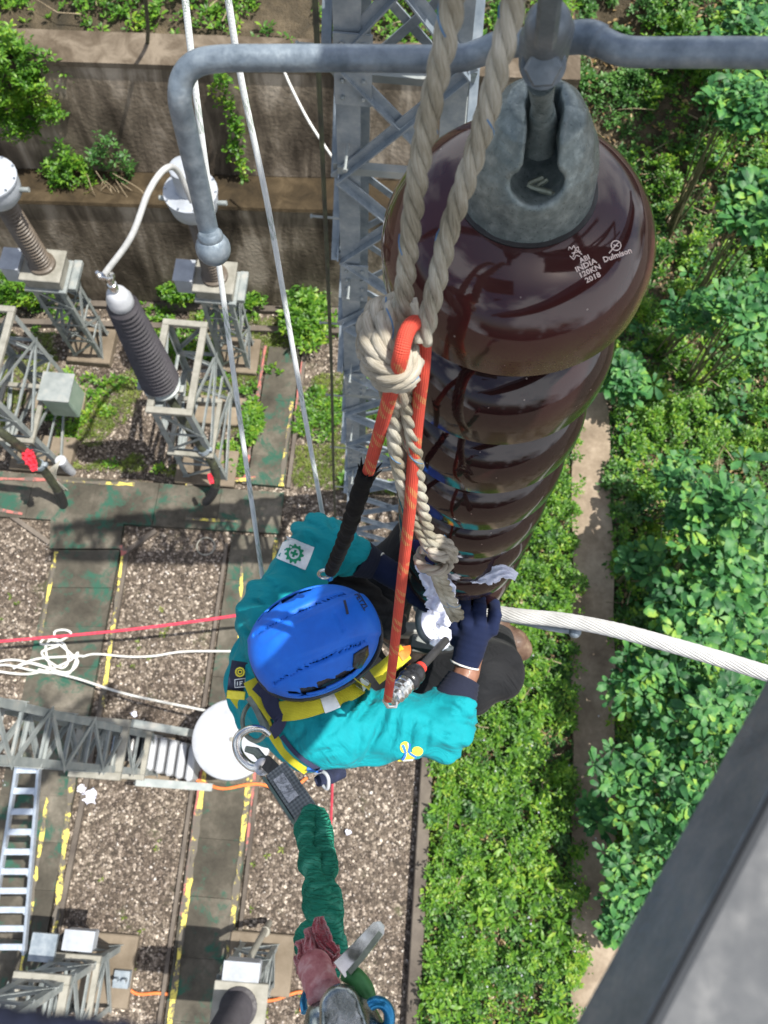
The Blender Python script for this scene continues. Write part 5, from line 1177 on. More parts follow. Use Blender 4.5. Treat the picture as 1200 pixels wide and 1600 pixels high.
loops = [[(628, 488, .712), (612, 472, .706), (592, 482, .698), (581, 505, .690), (578, 530, .685), (586, 556, .680), (604, 574, .680), (622, 578, .685)],
         [(618, 480, .700), (604, 496, .688), (597, 522, .680), (598, 548, .676), (608, 568, .678)],
         [(574, 545, .700), (584, 568, .690), (603, 584, .684), (624, 588, .684), (641, 578, .692), (648, 560, .705)],
         [(580, 520, .725), (572, 548, .722), (580, 574, .712), (600, 596, .706), (622, 600, .706), (640, 592, .712)],
         [(636, 470, .735), (644, 500, .735), (648, 535, .735), (640, 575, .74), (622, 630, .78)],
         [(640, 545, .700), (634, 566, .690), (622, 582, .690), (606, 596, .70)], [(590, 478, .73), (575, 500, .725), (570, 530, .722), (578, 560, .722)], [(612, 474, .716), (600, 486, .700), (590, 508, .692), (588, 534, .690), (594, 556, .69)], [(576, 556, .705), (588, 578, .697), (606, 592, .692), (628, 595, .692), (644, 584, .70)], [(628, 500, .705), (614, 520, .695), (610, 545, .69), (618, 570, .69)]]
for q in loops: laid(kn, [pix(*p) for p in spl(q, 8)], .0090, thread=th_, hand=-1)
part('knot', kn, M['knot_rope'], ro, ang=180, label='big cream coloured knot')
lrope('tail', spl([(600, 590, .75), (612, 640, .80), (618, 700, .86), (630, 760, .93), (648, 810, 1.0), (668, 850, 1.06), (680, 872, 1.09)], 8), .0082, M['laid_rope'], hand=-1, pitch=.075)
lrope('tail', spl([(622, 590, .75), (636, 640, .80), (648, 700, .86), (655, 760, .93), (664, 810, 1.0), (676, 850, 1.06), (686, 872, 1.09)], 8), .0080, M['laid_rope'], hand=-1, pitch=.075)
kn = MB()
for q in [[(662, 862, 1.08), (672, 850, 1.07), (692, 852, 1.07), (702, 866, 1.08), (700, 884, 1.09), (682, 892, 1.09), (664, 888, 1.09), (654, 872, 1.10), (662, 858, 1.11)],
          [(668, 846, 1.09), (690, 844, 1.08), (706, 858, 1.09), (708, 876, 1.10)], [(654, 878, 1.09), (670, 890, 1.075), (690, 892, 1.075), (704, 880, 1.09)], [(672, 858, 1.06), (684, 868, 1.055), (698, 872, 1.06)]]:
    laid(kn, [pix(*p) for p in spl(q, 8)], .0074, thread=th_, hand=-1)
part('lower_knot', kn, M['knot_rope'], ro, ang=180, label='small lower knot')
lrope('tail_end', spl([(686, 888, 1.10), (692, 905, 1.13), (702, 930, 1.17), (712, 950, 1.20), (719, 962, 1.22)], 8), .0080, M['laid_rope'], hand=-1)
lrope('tail_end', spl([(680, 890, 1.11), (686, 912, 1.14), (697, 938, 1.19), (706, 958, 1.22), (711, 968, 1.23)], 8), .0078, M['laid_rope'], hand=-1)

# =================================================================== RED ACCESS ROPE
rr_ = thing('red_rope', 'orange red braided rope looped through the cream knot with one black taped leg', 'rope', pix(605, 1095, 1.45))
q = spl([(563, 775, 1.02), (575, 738, .97), (592, 680, .85), (610, 615, .74), (625, 562, .664), (633, 525, .655), (645, 506, .668), (657, 510, .70), (662, 535, .715), (660, 580, .735), (653, 640, .80), (646, 720, .88), (640, 800, .96), (631, 880, 1.08), (622, 960, 1.22), (613, 1040, 1.36), (606, 1092, 1.46)], 8)
q = resample([np.append(pix(p[0], p[1], p[2]), p[2]) for p in q], .008); b = MB(); b.tube([x[:3] for x in q], [.0070 + .0016 * (x[3] - .7) for x in q], 20); part('rope', b, M['red_rope'], rr_, ang=180)
q = resample(spl(P3([(575, 736, .968), (568, 752, .985), (556, 790, 1.04), (540, 838, 1.17), (526, 872, 1.30), (517, 892, 1.40)]), 8), .006)
b = MB(); b.tube(q, [.0112 + .0010 * math.sin(i * 2.1) * (.5 + .5 * math.sin(i * .37)) + .0008 * math.sin(i * .9) for i in range(len(q))], 18); part('tape_sleeve', b, M['black_tape'], rr_, ang=180, label='black cloth tape wrapping')
b = MB(); e = q[0]; dd = nrm(q[0] - q[4]); fr = nrm(np.cross(dd, (0, 1, 0)))
for k in range(9):
    a = k * .7; s_ = fr * math.cos(a) + np.cross(dd, fr) * math.sin(a); b.tube([e - dd * .004 + s_ * .010, e + dd * .004 + s_ * .012, e + dd * random.uniform(.008, .014) + s_ * .015], [.002, .0014, .0005], 5)
part('tape_fray', b, M['black_tape'], rr_)

# =================================================================== CONDUCTOR AND LOWER HORN
b = MB(); cp = [pix(*p) for p in spl([(650, 945, 2.2), (720, 948, 2.12), (800, 961, 2.03), (880, 969, 1.98), (960, 984, 1.93), (1050, 1008, 1.88), (1140, 1034, 1.84), (1230, 1062, 1.80)], 8)]
fr = frames(cp); Ls = 0
laid(b, cp, .0192, strands=16, pitch=.34, seg=8); b.tube(cp, .0145, 12)
single('conductor_cable', b, M['conductor'], 'thick bare stranded aluminium cable leaving to the right across the bushes', 'cable', ang=180)
lh = thing('lower_arcing_horn', 'thin pale rod with a small ball just under the thick aluminium cable', 'rod', pix(897, 986, 2.0))
b = MB(); b.tube([pix(*p) for p in spl([(760, 962, 2.08), (815, 971, 2.05), (860, 981, 2.02), (895, 986, 2.0)], 6)], .0088, 12); part('rod', b, M['galv'], lh)
b = MB(); b.sphere(pix(898, 987, 2.0), .0165, 20); part('ball_tip', b, M['rod'], lh)
yk = thing('suspension_clamp', 'grey clamp and plates between the worker\'s knees below the string', 'clamp', pix(680, 1000, 2.25))
b = MB(); b.tube([pix(*p) for p in spl([(662, 945, 2.15), (655, 965, 2.16), (660, 990, 2.18), (678, 1005, 2.2), (700, 1012, 2.2)], 8)], .012, 12); b.tube([pix(*p) for p in spl([(720, 960, 2.15), (735, 985, 2.18), (728, 1010, 2.2), (700, 1018, 2.22)], 8)], .014, 12); part('hanger', b, M['galv_dark'], yk)
b = MB(); b.beam(pix(640, 1004, 2.3), pix(730, 1018, 2.26), .05, .05, (0, 0, 1), .01); b.beam(pix(600, 985, 2.38), pix(760, 985, 2.38), .04, .07, (0, 0, 1), .01); part('clamp_body', b, M['galv_old'], yk, ang=25)
# white rag pushed between the lowest discs
def crumple(name, pts, w_, mat, label, cat_, nseed=0, th=.002, amp=.35, n=40, m_=12, parent=None):
    """torn cloth strip following pts (pixel,pixel,depth) with ragged edges"""
    q = resample(spl(P3(pts), 8), .004); n = len(q); vs = []; fs = []
    for i, p in enumerate(q):
        t = nrm(q[min(i + 1, n - 1)] - q[max(i - 1, 0)]); z = nrm(CAM - p); x = nrm(np.cross(t, z)); ww = np.interp(i / (n - 1), np.linspace(0, 1, len(w_)), w_)
        for j in range(m_ + 1):
            u = j / m_ - .5; e = 1 + .45 * pnoise((i * .25 + nseed, 3 if u < 0 else 8, 0)) + .25 * pnoise((i * .8 + nseed, 2 if u < 0 else 7, 0))
            dz = amp * ww * (pnoise((i * .11 + nseed, u * 3.2, 1)) + .5 * pnoise((i * .3 + nseed, u * 7, 4)) + .25 * math.sin(u * 16 + i * .12))
            vs.append(p + x * u * ww * e + z * dz)
    for i in range(n - 1):
        for j in range(m_): k = i * (m_ + 1) + j; fs.append((k, k + 1, k + m_ + 2, k + m_ + 1))
    mb = MB(); mb.add(vs, fs); o = part(name, mb, mat, parent, ang=180) if parent else single(name, mb, mat, label, cat_, ang=180); s_ = o.modifiers.new('thick', 'SOLIDIFY'); s_.thickness = th; return o
crumple('white_rag', [(655, 850, 1.75), (668, 895, 1.70), (688, 925, 1.66), (690, 955, 1.64), (678, 975, 1.66), (690, 995, 1.68), (682, 1012, 1.70)], [.02, .035, .04, .058, .065, .05, .045, .03], M['paper'], 'crumpled white rag hanging from the left side of the lowest disc', 'rag', 1)
crumple('white_rag', [(715, 898, 1.66), (745, 903, 1.60), (770, 898, 1.56), (790, 893, 1.54), (808, 900, 1.54)], [.006, .012, .022, .034, .026, .014], M['paper'], 'white rag edge poking out between the lowest discs at their right side', 'rag', 5)

crumple('red_rag', [(36, 700, 11.0), (44, 712, 10.95), (50, 724, 10.95), (54, 736, 11.0)], [.05, .16, .14, .06], M['red_cloth'], 'bright red rag tied to the black cable at the left', 'rag', 31, .006, .5)
crumple('red_rag', [(327, 740, 11.6), (329, 748, 11.6), (331, 756, 11.6)], [.04, .08, .05], M['red_cloth'], 'small dark red rag behind the foot of the curved black cable', 'rag', 37, .006, .5)
# =================================================================== CROSSARM UNDER AND OVER THE CAMERA, WITH ADDED SHADE PLATES
ca = thing('steel_crossarm', 'blurred grey steel crossarm beam filling the lower right corner', 'beam', gnd(1120, 1445, CAMZ - .34))
zt2 = CAMZ - .335
E1 = gnd(1200, 1262, zt2); E2 = gnd(1022, 1600, zt2); dE = nrm(E2 - E1); sid = nrm(np.cross((0, 0, 1), dE))
if sid[0] < 0: sid = -sid
p0 = E1 - dE * 1.6; p1 = E2 + dE * .7; hB = .066; wB = .22
b = MB()
b.beam(p0 + sid * .0065 - np.array([0, 0, hB / 2 + .0102]), p1 + sid * .0065 - np.array([0, 0, hB / 2 + .0102]), .010, hB, (0, 0, 1), .002)
part('web_plate', b, M['galv_dark'], ca, ang=20, label='dark shaded side of the beam')
b = MB(); b.beam(p0 + sid * (wB / 2 + .0005) - np.array([0, 0, .005]), p1 + sid * (wB / 2 + .0005) - np.array([0, 0, .005]), wB, .01, (0, 0, 1), .002); part('top_plate', b, M['shaded_beam_grey'], ca, ang=20, label='pale grey top of the beam')
# the arm's lattice above the string (unseen, mirrored in the glaze), plus added shade plates
b = MB()
for (x, y, z) in [(.55, -.9, .55), (.55, .9, .75), (.95, -.9, 1.1), (.95, .9, 1.3)]: pass
yb = C0[1] + .10 * .85
for (a_, c_) in [((.25, yb - .02, .26), (2.2, yb - .02, .26)), ((.25, yb + .2, .85), (2.2, yb + .2, .85))]: b.beam(np.array([a_[0], a_[1], a_[2] + CAMZ]), np.array([c_[0], c_[1], c_[2] + CAMZ]), .12, .12)
sh0 = C0 + np.array(SUN) * ((CAMZ + .2 - C0[2]) / SUN.z); e_ = SP(1.2); sh1 = e_ + np.array(SUN) * ((CAMZ + .2 - e_[2]) / SUN.z); Lp = np.linalg.norm(sh1 - sh0); pd = nrm(sh1 - sh0); pn = np.array([-pd[1], pd[0], 0])
for (s0, s1, w_) in ((-.22, .115, .35), (.165, .215, .35), (.245, Lp + .06, .33)):  # slotted plates added to shade the string and leave sun patches
    c = sh0 + pd * (s0 + s1) / 2; b.box(c, (s1 - s0, w_, .012), [pd, pn, (0, 0, 1)])
for k in range(5):
    x0 = .3 + k * .36; s_ = 1 if k % 2 else -1
    b.beam(np.array([x0, yb - .02 if s_ > 0 else yb + .52, CAMZ + .30]), np.array([x0 + .36, yb + .52 if s_ > 0 else yb - .02, CAMZ + .30]), .05, .012)
    b.beam(np.array([x0, yb - .02, CAMZ + .32]), np.array([x0 + .18, yb + .2, CAMZ + .82]), .05, .012); b.beam(np.array([x0 + .18, yb + .2, CAMZ + .82]), np.array([x0 + .36, yb + .5, CAMZ + .34]), .05, .012)
b.box((-.22, -.15, CAMZ + .50), (.55, .60, .02)); part('overhead_lattice_shade_plates', b, M['galv'], ca, ang=20)  # flat plate added overhead to darken the reflections in the discs
# photographer's dark sleeve just inside the lower left corner
def slv(p): return cone(p, pix(-160, 1700, .17), pix(330, 1655, .15), .017, .0045) + .0006 * np.sin(p[:, 0] * 900)
b = sdf_mb(slv, P3([(-160, 1700, .17), (330, 1655, .15)]), .03, .0022)
single('jacket_sleeve', b, M['navy_cloth'], 'very blurred dark navy sleeve edge at the bottom left corner', 'sleeve', ang=180)

# =================================================================== WORKER
W = thing('person', 'worker in teal shirt, blue helmet and navy gloves crouching at the lowest disc', 'person', pix(500, 1090, 2.5))
UPV = np.array([0, 0, 1.])
J = dict(pel=pix(470, 1085, 2.32), che=pix(458, 1065, 1.98), nk=pix(478, 1030, 1.80), hd=pix(498, 1004, 1.68),
         sl=pix(432, 962, 1.84), el=pix(496, 845, 1.92), wl=pix(590, 884, 2.02), hl=pix(650, 912, 2.05),
         sr=pix(500, 1132, 1.80), er=pix(692, 1136, 1.83), wr=pix(729, 1050, 1.87), hr=pix(745, 985, 1.90),
         hipl=pix(500, 1010, 2.30), knl=pix(655, 850, 2.22), anl=pix(610, 960, 2.62), hipr=pix(545, 1120, 2.30), knr=pix(768, 1050, 2.12), anr=pix(770, 985, 2.55))
def bodyf(p):
    d = cone(p, J['pel'], J['che'], .13, .12); d = smin(d, cone(p, J['che'], J['nk'], .11, .06), .05)
    d = smin(d, cone(p, J['nk'], J['hd'], .055, .07), .03); d = smin(d, ell(p, pix(512, 1000, 1.70), (.105, .078, .11), HA), .02)
    d = smin(d, cone(p, J['sl'], J['sr'], .06, .06), .05)
    for s, e, w_, h_ in (('sl', 'el', 'wl', 'hl'), ('sr', 'er', 'wr', 'hr')):
        d = smin(d, cone(p, J[s], J[e], .052, .042), .02); d = smin(d, cone(p, J[e], J[w_], .042, .029), .015); d = smin(d, cone(p, J[w_], J[h_], .028, .033), .01)
    for hp_, k, a in (('hipl', 'knl', 'anl'), ('hipr', 'knr', 'anr')):
        d = smin(d, cone(p, J[hp_], J[k], .085, .055), .03); d = smin(d, cone(p, J[k], J[a], .05, .035), .015)
    # nose, chin
    d = smin(d, cone(p, J['hd'] + HA[0] * .10, J['hd'] + HA[0] * .125 - HA[2] * .03, .012, .016), .012)
    return d
# helmet frame: x to the face, z up
fx = ray(600, 945) - ray(390, 1045); tz_ = nrm(UPV * .80 + nrm(CAM - J['hd']) * .35); fx = nrm(fx - fx.dot(tz_) * tz_); HA = np.array([fx, np.cross(tz_, fx), tz_])
allp = [J[k] for k in J]
part('body', sdf_mb(bodyf, allp, .16, .011), M['skin'], W, ang=180)

def cloth(name, c1, c2, rough=.8, wr=1.0):
    mt, n, b = newmat(name); L = n.links.new; tc = N(n, 'ShaderNodeTexCoord')
    a = N(n, 'ShaderNodeTexNoise', i_Scale=5, i_Detail=5, i_Roughness=.6); L(tc.outputs['Object'], a.inputs['Vector'])
    L(ramp(n, a.outputs[0], [(.3, c1), (.7, c2)]), b.inputs['Base Color']); b.inputs['Roughness'].default_value = rough; b.inputs['Specular IOR Level'].default_value = .25
    b.inputs['Sheen Weight'].default_value = .03
    wn = N(n, 'ShaderNodeTexNoise', i_Scale=9, i_Detail=3, i_Distortion=1.6); L(tc.outputs['Object'], wn.inputs['Vector'])
    fn = N(n, 'ShaderNodeTexNoise', i_Scale=700, i_Detail=2); L(tc.outputs['Object'], fn.inputs['Vector'])
    b1 = N(n, 'ShaderNodeBump', i_Strength=.8 * wr, i_Distance=.02); L(wn.outputs[0], b1.inputs['Height'])
    b2 = N(n, 'ShaderNodeBump', i_Strength=.35, i_Distance=.0006); L(fn.outputs[0], b2.inputs['Height']); L(b1.outputs[0], b2.inputs['Normal']); L(b2.outputs[0], b.inputs['Normal']); return mt
M['shirt'] = cloth('teal_shirt_cloth', (.0, .20, .235), (.002, .27, .31))
M['trouser'] = cloth('black_trouser_cloth', (.005, .0055, .007), (.012, .013, .015), .8, .8)
M['cuff'] = cloth('navy_knit_cuff', (.008, .010, .022), (.016, .02, .04), .9, .2)
M['glove'] = cloth('navy_knitted_glove', (.0025, .006, .024), (.007, .014, .050), .9, .25)

def folds(p, a, b, f, amp, seed, ph=0):
    """ring folds along a limb, irregular"""
    a = np.array(a); b = np.array(b); ab = b - a; t = ((p - a) @ ab) / ab.dot(ab); q = (p - a) - t[:, None] * ab
    x = nrm(np.cross(ab, (0.2, .1, 1))); y = nrm(np.cross(ab, x)); an_ = np.arctan2(q @ y, q @ x)
    return amp * np.sin(t * f + 1.1 * np.sin(an_ + seed) + .8 * np.sin(2 * an_ + seed * 2 + t * 5) + ph) * (.55 + .45 * np.sin(an_ * 1.0 + seed * 3 + t * 6))
ce = lambda a, b, t: J[a] + (J[b] - J[a]) * t
cl_l = ce('el', 'wl', .62); cl_r = ce('er', 'wr', .52); dl_, dr_ = nrm(J['wl'] - J['el']), nrm(J['wr'] - J['er'])
CREASE = [((590, 1075), (545, 1135), 1), ((572, 1068), (515, 1150), 1), ((606, 1095), (566, 1185), 1), ((530, 1118), (492, 1165), .7), ((622, 1108), (604, 1175), 1), ((644, 1112), (630, 1182), 1), ((668, 1118), (658, 1185), .9), ((690, 1098), (722, 1118), .9), ((698, 1124), (738, 1132), .9), ((688, 1150), (724, 1158), .9),
          ((458, 812), (512, 838), .8), ((430, 846), (470, 836), .6), ((398, 902), (440, 930), .9), ((384, 940), (425, 956), .9), ((532, 812), (548, 850), .8), ((508, 800), (520, 846), .8), ((376, 985), (400, 1000), .8), ((480, 1130), (450, 1160), .7), ((560, 1110), (552, 1200), .6), ((460, 1190), (540, 1168), .6), ((378, 1030), (402, 1050), .7), ((590, 1140), (680, 1128), .4), ((440, 880), (478, 900), .7)]
def pxof(p):
    c = (p - CAM) @ R; return np.stack([600 - F * c[:, 0] / c[:, 2], 800 + F * c[:, 1] / c[:, 2]], 1)
def creases(p):
    q = pxof(p); o = np.zeros(len(p))
    for a, b, k in CREASE:
        a = np.array(a, float); b = np.array(b, float); ab = b - a; L_ = np.linalg.norm(ab); t = ((q - a) @ ab) / L_ ** 2; u = (q - a) @ np.array([-ab[1], ab[0]]) / L_ + 5 * np.sin(t * 3.0)
        w_ = np.exp(-((t - .5) / .42) ** 4); o += k * w_ * (.0085 * np.exp(-(u / 4.2) ** 2) - .0042 * np.exp(-((u - 9) / 6.0) ** 2) - .003 * np.exp(-((u + 9) / 6.0) ** 2))
    return o
def shirtf(p):
    back = pix(440, 1100, 2.0)
    d = cone(p, J['pel'], J['che'], .155, .150); d = smin(d, cone(p, J['che'], J['nk'], .15, .085), .06)
    d = smin(d, cone(p, J['sl'], J['sr'], .082, .088), .06); d = smin(d, cone(p, pix(440, 1040, 1.86), pix(470, 1110, 1.84), .10, .105), .05)
    d = smin(d, cone(p, J['sl'], J['el'], .080, .064), .035); d = smin(d, np.maximum(cone(p, J['el'], ce('el', 'wl', 1), .064, .044), (p - cl_l) @ dl_), .015)
    d = smin(d, cone(p, J['sr'], J['er'], .092, .068), .04); d = smin(d, np.maximum(cone(p, J['er'], ce('er', 'wr', 1), .068, .046), (p - cl_r) @ dr_), .015)
    d = np.maximum(d, -(cone(p, J['nk'] + (J['hd'] - J['nk']) * .35, J['hd'], .062, .085)))
    wl_ = np.clip(1 - cone(p, J['el'], cl_l, .09, .07) / .02, 0, 1); wr_ = np.clip(1 - cone(p, J['er'], cl_r, .09, .07) / .02, 0, 1)
    d = d + folds(p, J['el'], cl_l, 18, .004, .5) * wl_ + folds(p, J['er'], cl_r, 15, .0035, 1.7) * wr_
    d = d + folds(p, J['sr'], J['er'], 17, .0055, 2.4) * np.clip(1 - cone(p, J['sr'], J['er'], .10, .08) / .02, 0, 1)
    d = d + folds(p, J['sl'], J['el'], 17, .006, 3.4) * np.clip(1 - cone(p, J['sl'], J['el'], .10, .08) / .02, 0, 1)
    d = d + creases(p)
    q = p - J['sr']
    d = d + .0075 * np.sin(q[:, 0] * 34 + 9 * q[:, 1] + 2 * np.sin(q[:, 1] * 21)) * np.sin(q[:, 1] * 24 + 3 * np.sin(q[:, 2] * 30) + 1) + .002 * np.sin(q @ np.array([40, -70, 30]) + 2 * np.sin(q[:, 0] * 25))
    return d
sp = [J[k] for k in ('pel', 'che', 'nk', 'sl', 'el', 'wl', 'sr', 'er', 'wr')]
SH = sdf_mb(shirtf, sp, .19, .0058); BVS = SH.bvh(); shirt = part('shirt', SH, M['shirt'], W, ang=180)
def cufff(p): return np.minimum(np.maximum(cone(p, cl_l, ce('el', 'wl', .90), .047, .036), -1), cone(p, cl_r, ce('er', 'wr', .86), .049, .038))
def cuff(e, c, w_, t1, name):
    b = MB(); a = c - (J[w_] - c) * .08; e1 = J[e] + (J[w_] - J[e]) * t1; n_ = 14
    q = [a + (e1 - a) * i / n_ for i in range(n_ + 1)]; b.tube(q + [e1 - (e1 - a) * .03], [.0515 - .013 * (i / n_) ** 1.2 + .0012 * math.sin(i * 2.4) for i in range(n_ + 1)] + [.030], 26); part(name, b, M['cuff'], shirt, ang=60)
cuff('el', cl_l, 'wl', .93, 'cuff'); cuff('er', cl_r, 'wr', .88, 'cuff')

def trouf(p):
    d = cone(p, J['hipl'], J['knl'], .115, .078); d = np.minimum(d, 9)
    d = smin(d, cone(p, J['hipr'], J['knr'], .115, .082), .02); d = smin(d, cone(p, J['knl'], J['anl'], .075, .058), .02); d = smin(d, cone(p, J['knr'], J['anr'], .080, .058), .02)
    d = smin(d, cone(p, J['hipl'], J['hipr'], .13, .13), .05); d = smin(d, cone(p, J['pel'], ce('hipl', 'hipr', .5), .14, .13), .05)
    d = d + folds(p, J['hipr'], J['knr'], 19, .0085, 1.0) + folds(p, J['hipl'], J['knl'], 17, .007, 2.0)
    return d
TR = sdf_mb(trouf, [J[k] for k in ('pel', 'hipl', 'hipr', 'knl', 'knr', 'anl', 'anr')], .16, .009); BVT = TR.bvh(); part('trousers', TR, M['trouser'], W, ang=180)
# boots
def boot(name, a, toe, label):
    a = np.array(a); toe = np.array(toe)
    dn = nrm(np.array([0, 0, -1.])); f = lambda p: smin(smin(cone(p, a, a + dn * .09, .052, .05), cone(p, a + dn * .10, toe + dn * .0, .048, .040), .03), cone(p, toe, toe + nrm(toe - a) * .03, .042, .036), .02)
    o = part(name, sdf_mb(f, [a, toe, a + dn * .12], .1, .007), M['leather'], W, ang=180, label=label)
    fs = lambda p: np.maximum(cone(p, a + dn * .135, toe + dn * .035, .052, .048), np.abs((p - (a + dn * .145))[:, 2] + 0) * .0 + (p[:, 2] - (a + dn * .118)[2]))
    part('sole', sdf_mb(fs, [a, toe, a + dn * .16], .1, .008), M['sole'], o, ang=180)
boot('boot', pix(770, 975, 2.42), pix(803, 1005, 2.44), 'worn brown leather boot at the right knee')
boot('boot', pix(610, 965, 2.52), pix(640, 1015, 2.52), 'left boot below the hands')

# ---- gloves: palm, four fingers, thumb in one skin; hand pixel tables (x,y,depth)
def glove(name, wrist, palm, fingers, thumb, label, rf=.0125, pr=(.034, .038)):
    pw, pp = pix(*wrist), pix(*palm); f_ = [[pix(*q) for q in fg] for fg in fingers]; tb_ = [pix(*q) for q in thumb]
    def f(p):
        d = cone(p, pw, pp, pr[0], pr[1] * .8)
        for fg in f_: d = smin(d, cone(p, pp + (fg[0] - pp) * .10, fg[0], pr[1] * .55, rf * 1.05), .008)
        F_ = None
        for fg in f_:
            g_ = None
            for i in range(len(fg) - 1):
                r0 = rf * (1.12 - .10 * i) + (.0014 if i else 0); c = cone(p, fg[i], fg[i + 1], r0, rf * (1.04 - .12 * i)); g_ = c if g_ is None else smin(g_, c, .003)
            F_ = g_ if F_ is None else smin(F_, g_, .0015)
        d = smin(d, F_, .003)
        g_ = None
        for i in range(len(tb_) - 1): c = cone(p, tb_[i], tb_[i + 1], rf * (1.35 - .12 * i), rf * (1.2 - .12 * i)); g_ = c if g_ is None else smin(g_, c, .004)
        d = smin(d, g_, .010)
        d = d + .0011 * np.sin((p @ nrm(pp - pw)) * 420) * .5
        return d
    pts = [pw, pp] + [q for fg in f_ for q in fg] + tb_
    g = part(name, sdf_mb(f, pts, .05, .0034), M['glove'], W, ang=180, label=label)
    dirw = nrm(pw - pp); r_ = MB(); ring = []
    x = nrm(np.cross(dirw, (0, 0, 1))); y = np.cross(dirw, x); c = pw + dirw * .0285
    for k in range(49): a = k / 48 * 2 * math.pi; ring.append(c + (x * math.cos(a) + y * math.sin(a)) * (.0335 + .0008 * math.sin(a * 9)))
    r_.tube(ring, .0022, 8); part('white_hem', r_, M['white_cord'], g, ang=180)
    w2 = MB(); w2.tube([c - dirw * .03, c, c + dirw * .001], [.034, .0335, .031], 30); part('wrist_band', w2, M['glove'], g)
    return g
glove('glove', (732, 1020, 1.87), (741, 990, 1.87),
      [[(712, 984, 1.88), (702, 958, 1.865), (704, 938, 1.895), (714, 932, 1.95)], [(731, 978, 1.855), (725, 950, 1.845), (727, 931, 1.88), (735, 928, 1.94)], [(750, 977, 1.85), (749, 950, 1.845), (750, 933, 1.885), (752, 932, 1.94)], [(768, 984, 1.865), (773, 961, 1.865), (772, 945, 1.90), (766, 944, 1.95)]],
      [(714, 998, 1.90), (703, 974, 1.92), (708, 956, 1.95)], 'right glove gripping the pin below the lowest disc', .0150, (.036, .046))
glove('glove', (603, 892, 2.0), (628, 908, 1.99),
      [[(655, 893, 1.98), (678, 897, 1.97), (694, 905, 1.97)], [(655, 908, 1.97), (680, 914, 1.96), (698, 922, 1.97)], [(652, 922, 1.975), (674, 932, 1.965), (690, 940, 1.975)], [(644, 935, 1.98), (662, 946, 1.98), (676, 952, 1.99)]],
      [(628, 890, 2.0), (650, 880, 1.99), (668, 884, 1.99)], 'left glove holding the white rag beside the disc')
# bracelet
b = MB(); dl = nrm(J['wl'] - J['el']); c = ce('el', 'wl', .945); x = nrm(np.cross(dl, UPV)); y = np.cross(dl, x); b.tube([c + (x * math.cos(a) + y * math.sin(a)) * .034 for a in np.linspace(0, 6.283, 40)], .0022, 8); mg = pm('brass', [(.3, (.55, .38, .12)), (.7, (.75, .55, .2))], 40, .3, .9, .1); part('bracelet', b, mg, W)
b = MB(); b.sphere(J['hd'] + HA[0] * .02 + HA[2] * -.01, .102, 28, HA, (1.02, .84, .95)); part('hair', b, M['hair'], W)

# ---- helmet
mh, n_, b_ = newmat('blue_helmet_shell'); tc = N(n_, 'ShaderNodeTexCoord'); no = N(n_, 'ShaderNodeTexNoise', i_Scale=16, i_Detail=7, i_Roughness=.7); n_.links.new(tc.outputs['Object'], no.inputs['Vector'])
n_.links.new(ramp(n_, no.outputs[0], [(.3, (.005, .10, .52)), (.6, (.008, .135, .64)), (.78, (.03, .18, .66))]), b_.inputs['Base Color'])
rr2 = ramp(n_, no.outputs[0], [(.3, (.42, .42, .42)), (.7, (.60, .60, .60))]); n_.links.new(rr2, b_.inputs['Roughness']); b_.inputs['Specular IOR Level'].default_value = .35
sc_ = N(n_, 'ShaderNodeTexNoise', i_Scale=260, i_Detail=2); n_.links.new(tc.outputs['Object'], sc_.inputs['Vector']); bp = N(n_, 'ShaderNodeBump', i_Strength=.12, i_Distance=.0006); n_.links.new(sc_.outputs[0], bp.inputs['Height']); n_.links.new(bp.outputs[0], b_.inputs['Normal'])
HC = pix(493, 1000, 1.655)
def hsm(a, b, x): t = np.clip((x - a) / (b - a), 0, 1); return t * t * (3 - 2 * t)
def helf(p):
    q = (p - HC) @ HA.T; x, y, z = q[:, 0], q[:, 1], q[:, 2]
    rx = np.where(x > 0, .134, .140); w_ = .108 - .06 * x * (x > 0) * .6
    k = (np.abs(x / rx) ** 2.25 + np.abs(y / w_) ** 2.25 + np.abs(z / .112) ** 2.1) ** (1 / 2.2); d = (k - 1) * .105
    # raised centre panel with soft shoulders and side grooves
    a = np.abs(y); d = d - .0035 * (1 - hsm(.030, .038, a - .10 * x)) * hsm(-.11, -.07, x) - .002 * np.exp(-((a - .062 - .05 * x) / .006) ** 2) * hsm(.10, .02, x)
    d = d + .003 * np.exp(-((a - .052) / .005) ** 2) * (np.abs(x + .01) < .10) + .0028 * np.exp(-((x - .055) / .004) ** 2) * (1 - hsm(.018, .022, a))
    rim = -(z + .052 + .10 * (x + .05) * (x < -.05) * -.6) ; lip = .004 * np.exp(-((z + .047) / .006) ** 2)
    d = np.maximum(d - lip, rim); inner = (k - .955) * .105
    # vents: slots through both sides
    for s in (-1, 1):
        for (cx, cz, lx, lz, sk) in [(-.078, .038, .010, .007, .4), (-.048, .047, .015, .010, .5), (-.012, .053, .016, .0105, .5), (.022, .052, .013, .009, .4), (.048, .045, .008, .006, .3), (-.060, .022, .013, .0035, .2), (-.005, .020, .018, .003, .1)]:
            lx *= 1.25; lz *= 1.35; u = (x - cx) + sk * (z - cz); v = z - cz; tri = np.maximum(np.abs(u) / lx + .35 * v / lz, np.abs(v) / lz) - 1
            cutb = np.maximum(tri * lz, -(s * y - .04)); cutb = np.maximum(cutb, -(k - .90) * .1); d = np.maximum(d, -cutb)
    return np.maximum(d, -inner)
HM = sdf_mb(helf, [HC + HA.T @ np.array(v) for v in ((.15, 0, 0), (-.15, 0, 0), (0, .12, 0), (0, -.12, 0), (0, 0, .12), (0, 0, -.07))], .045, .0030)
BVH_ = HM.bvh(); hel = part('helmet', HM, mh, W, ang=180)
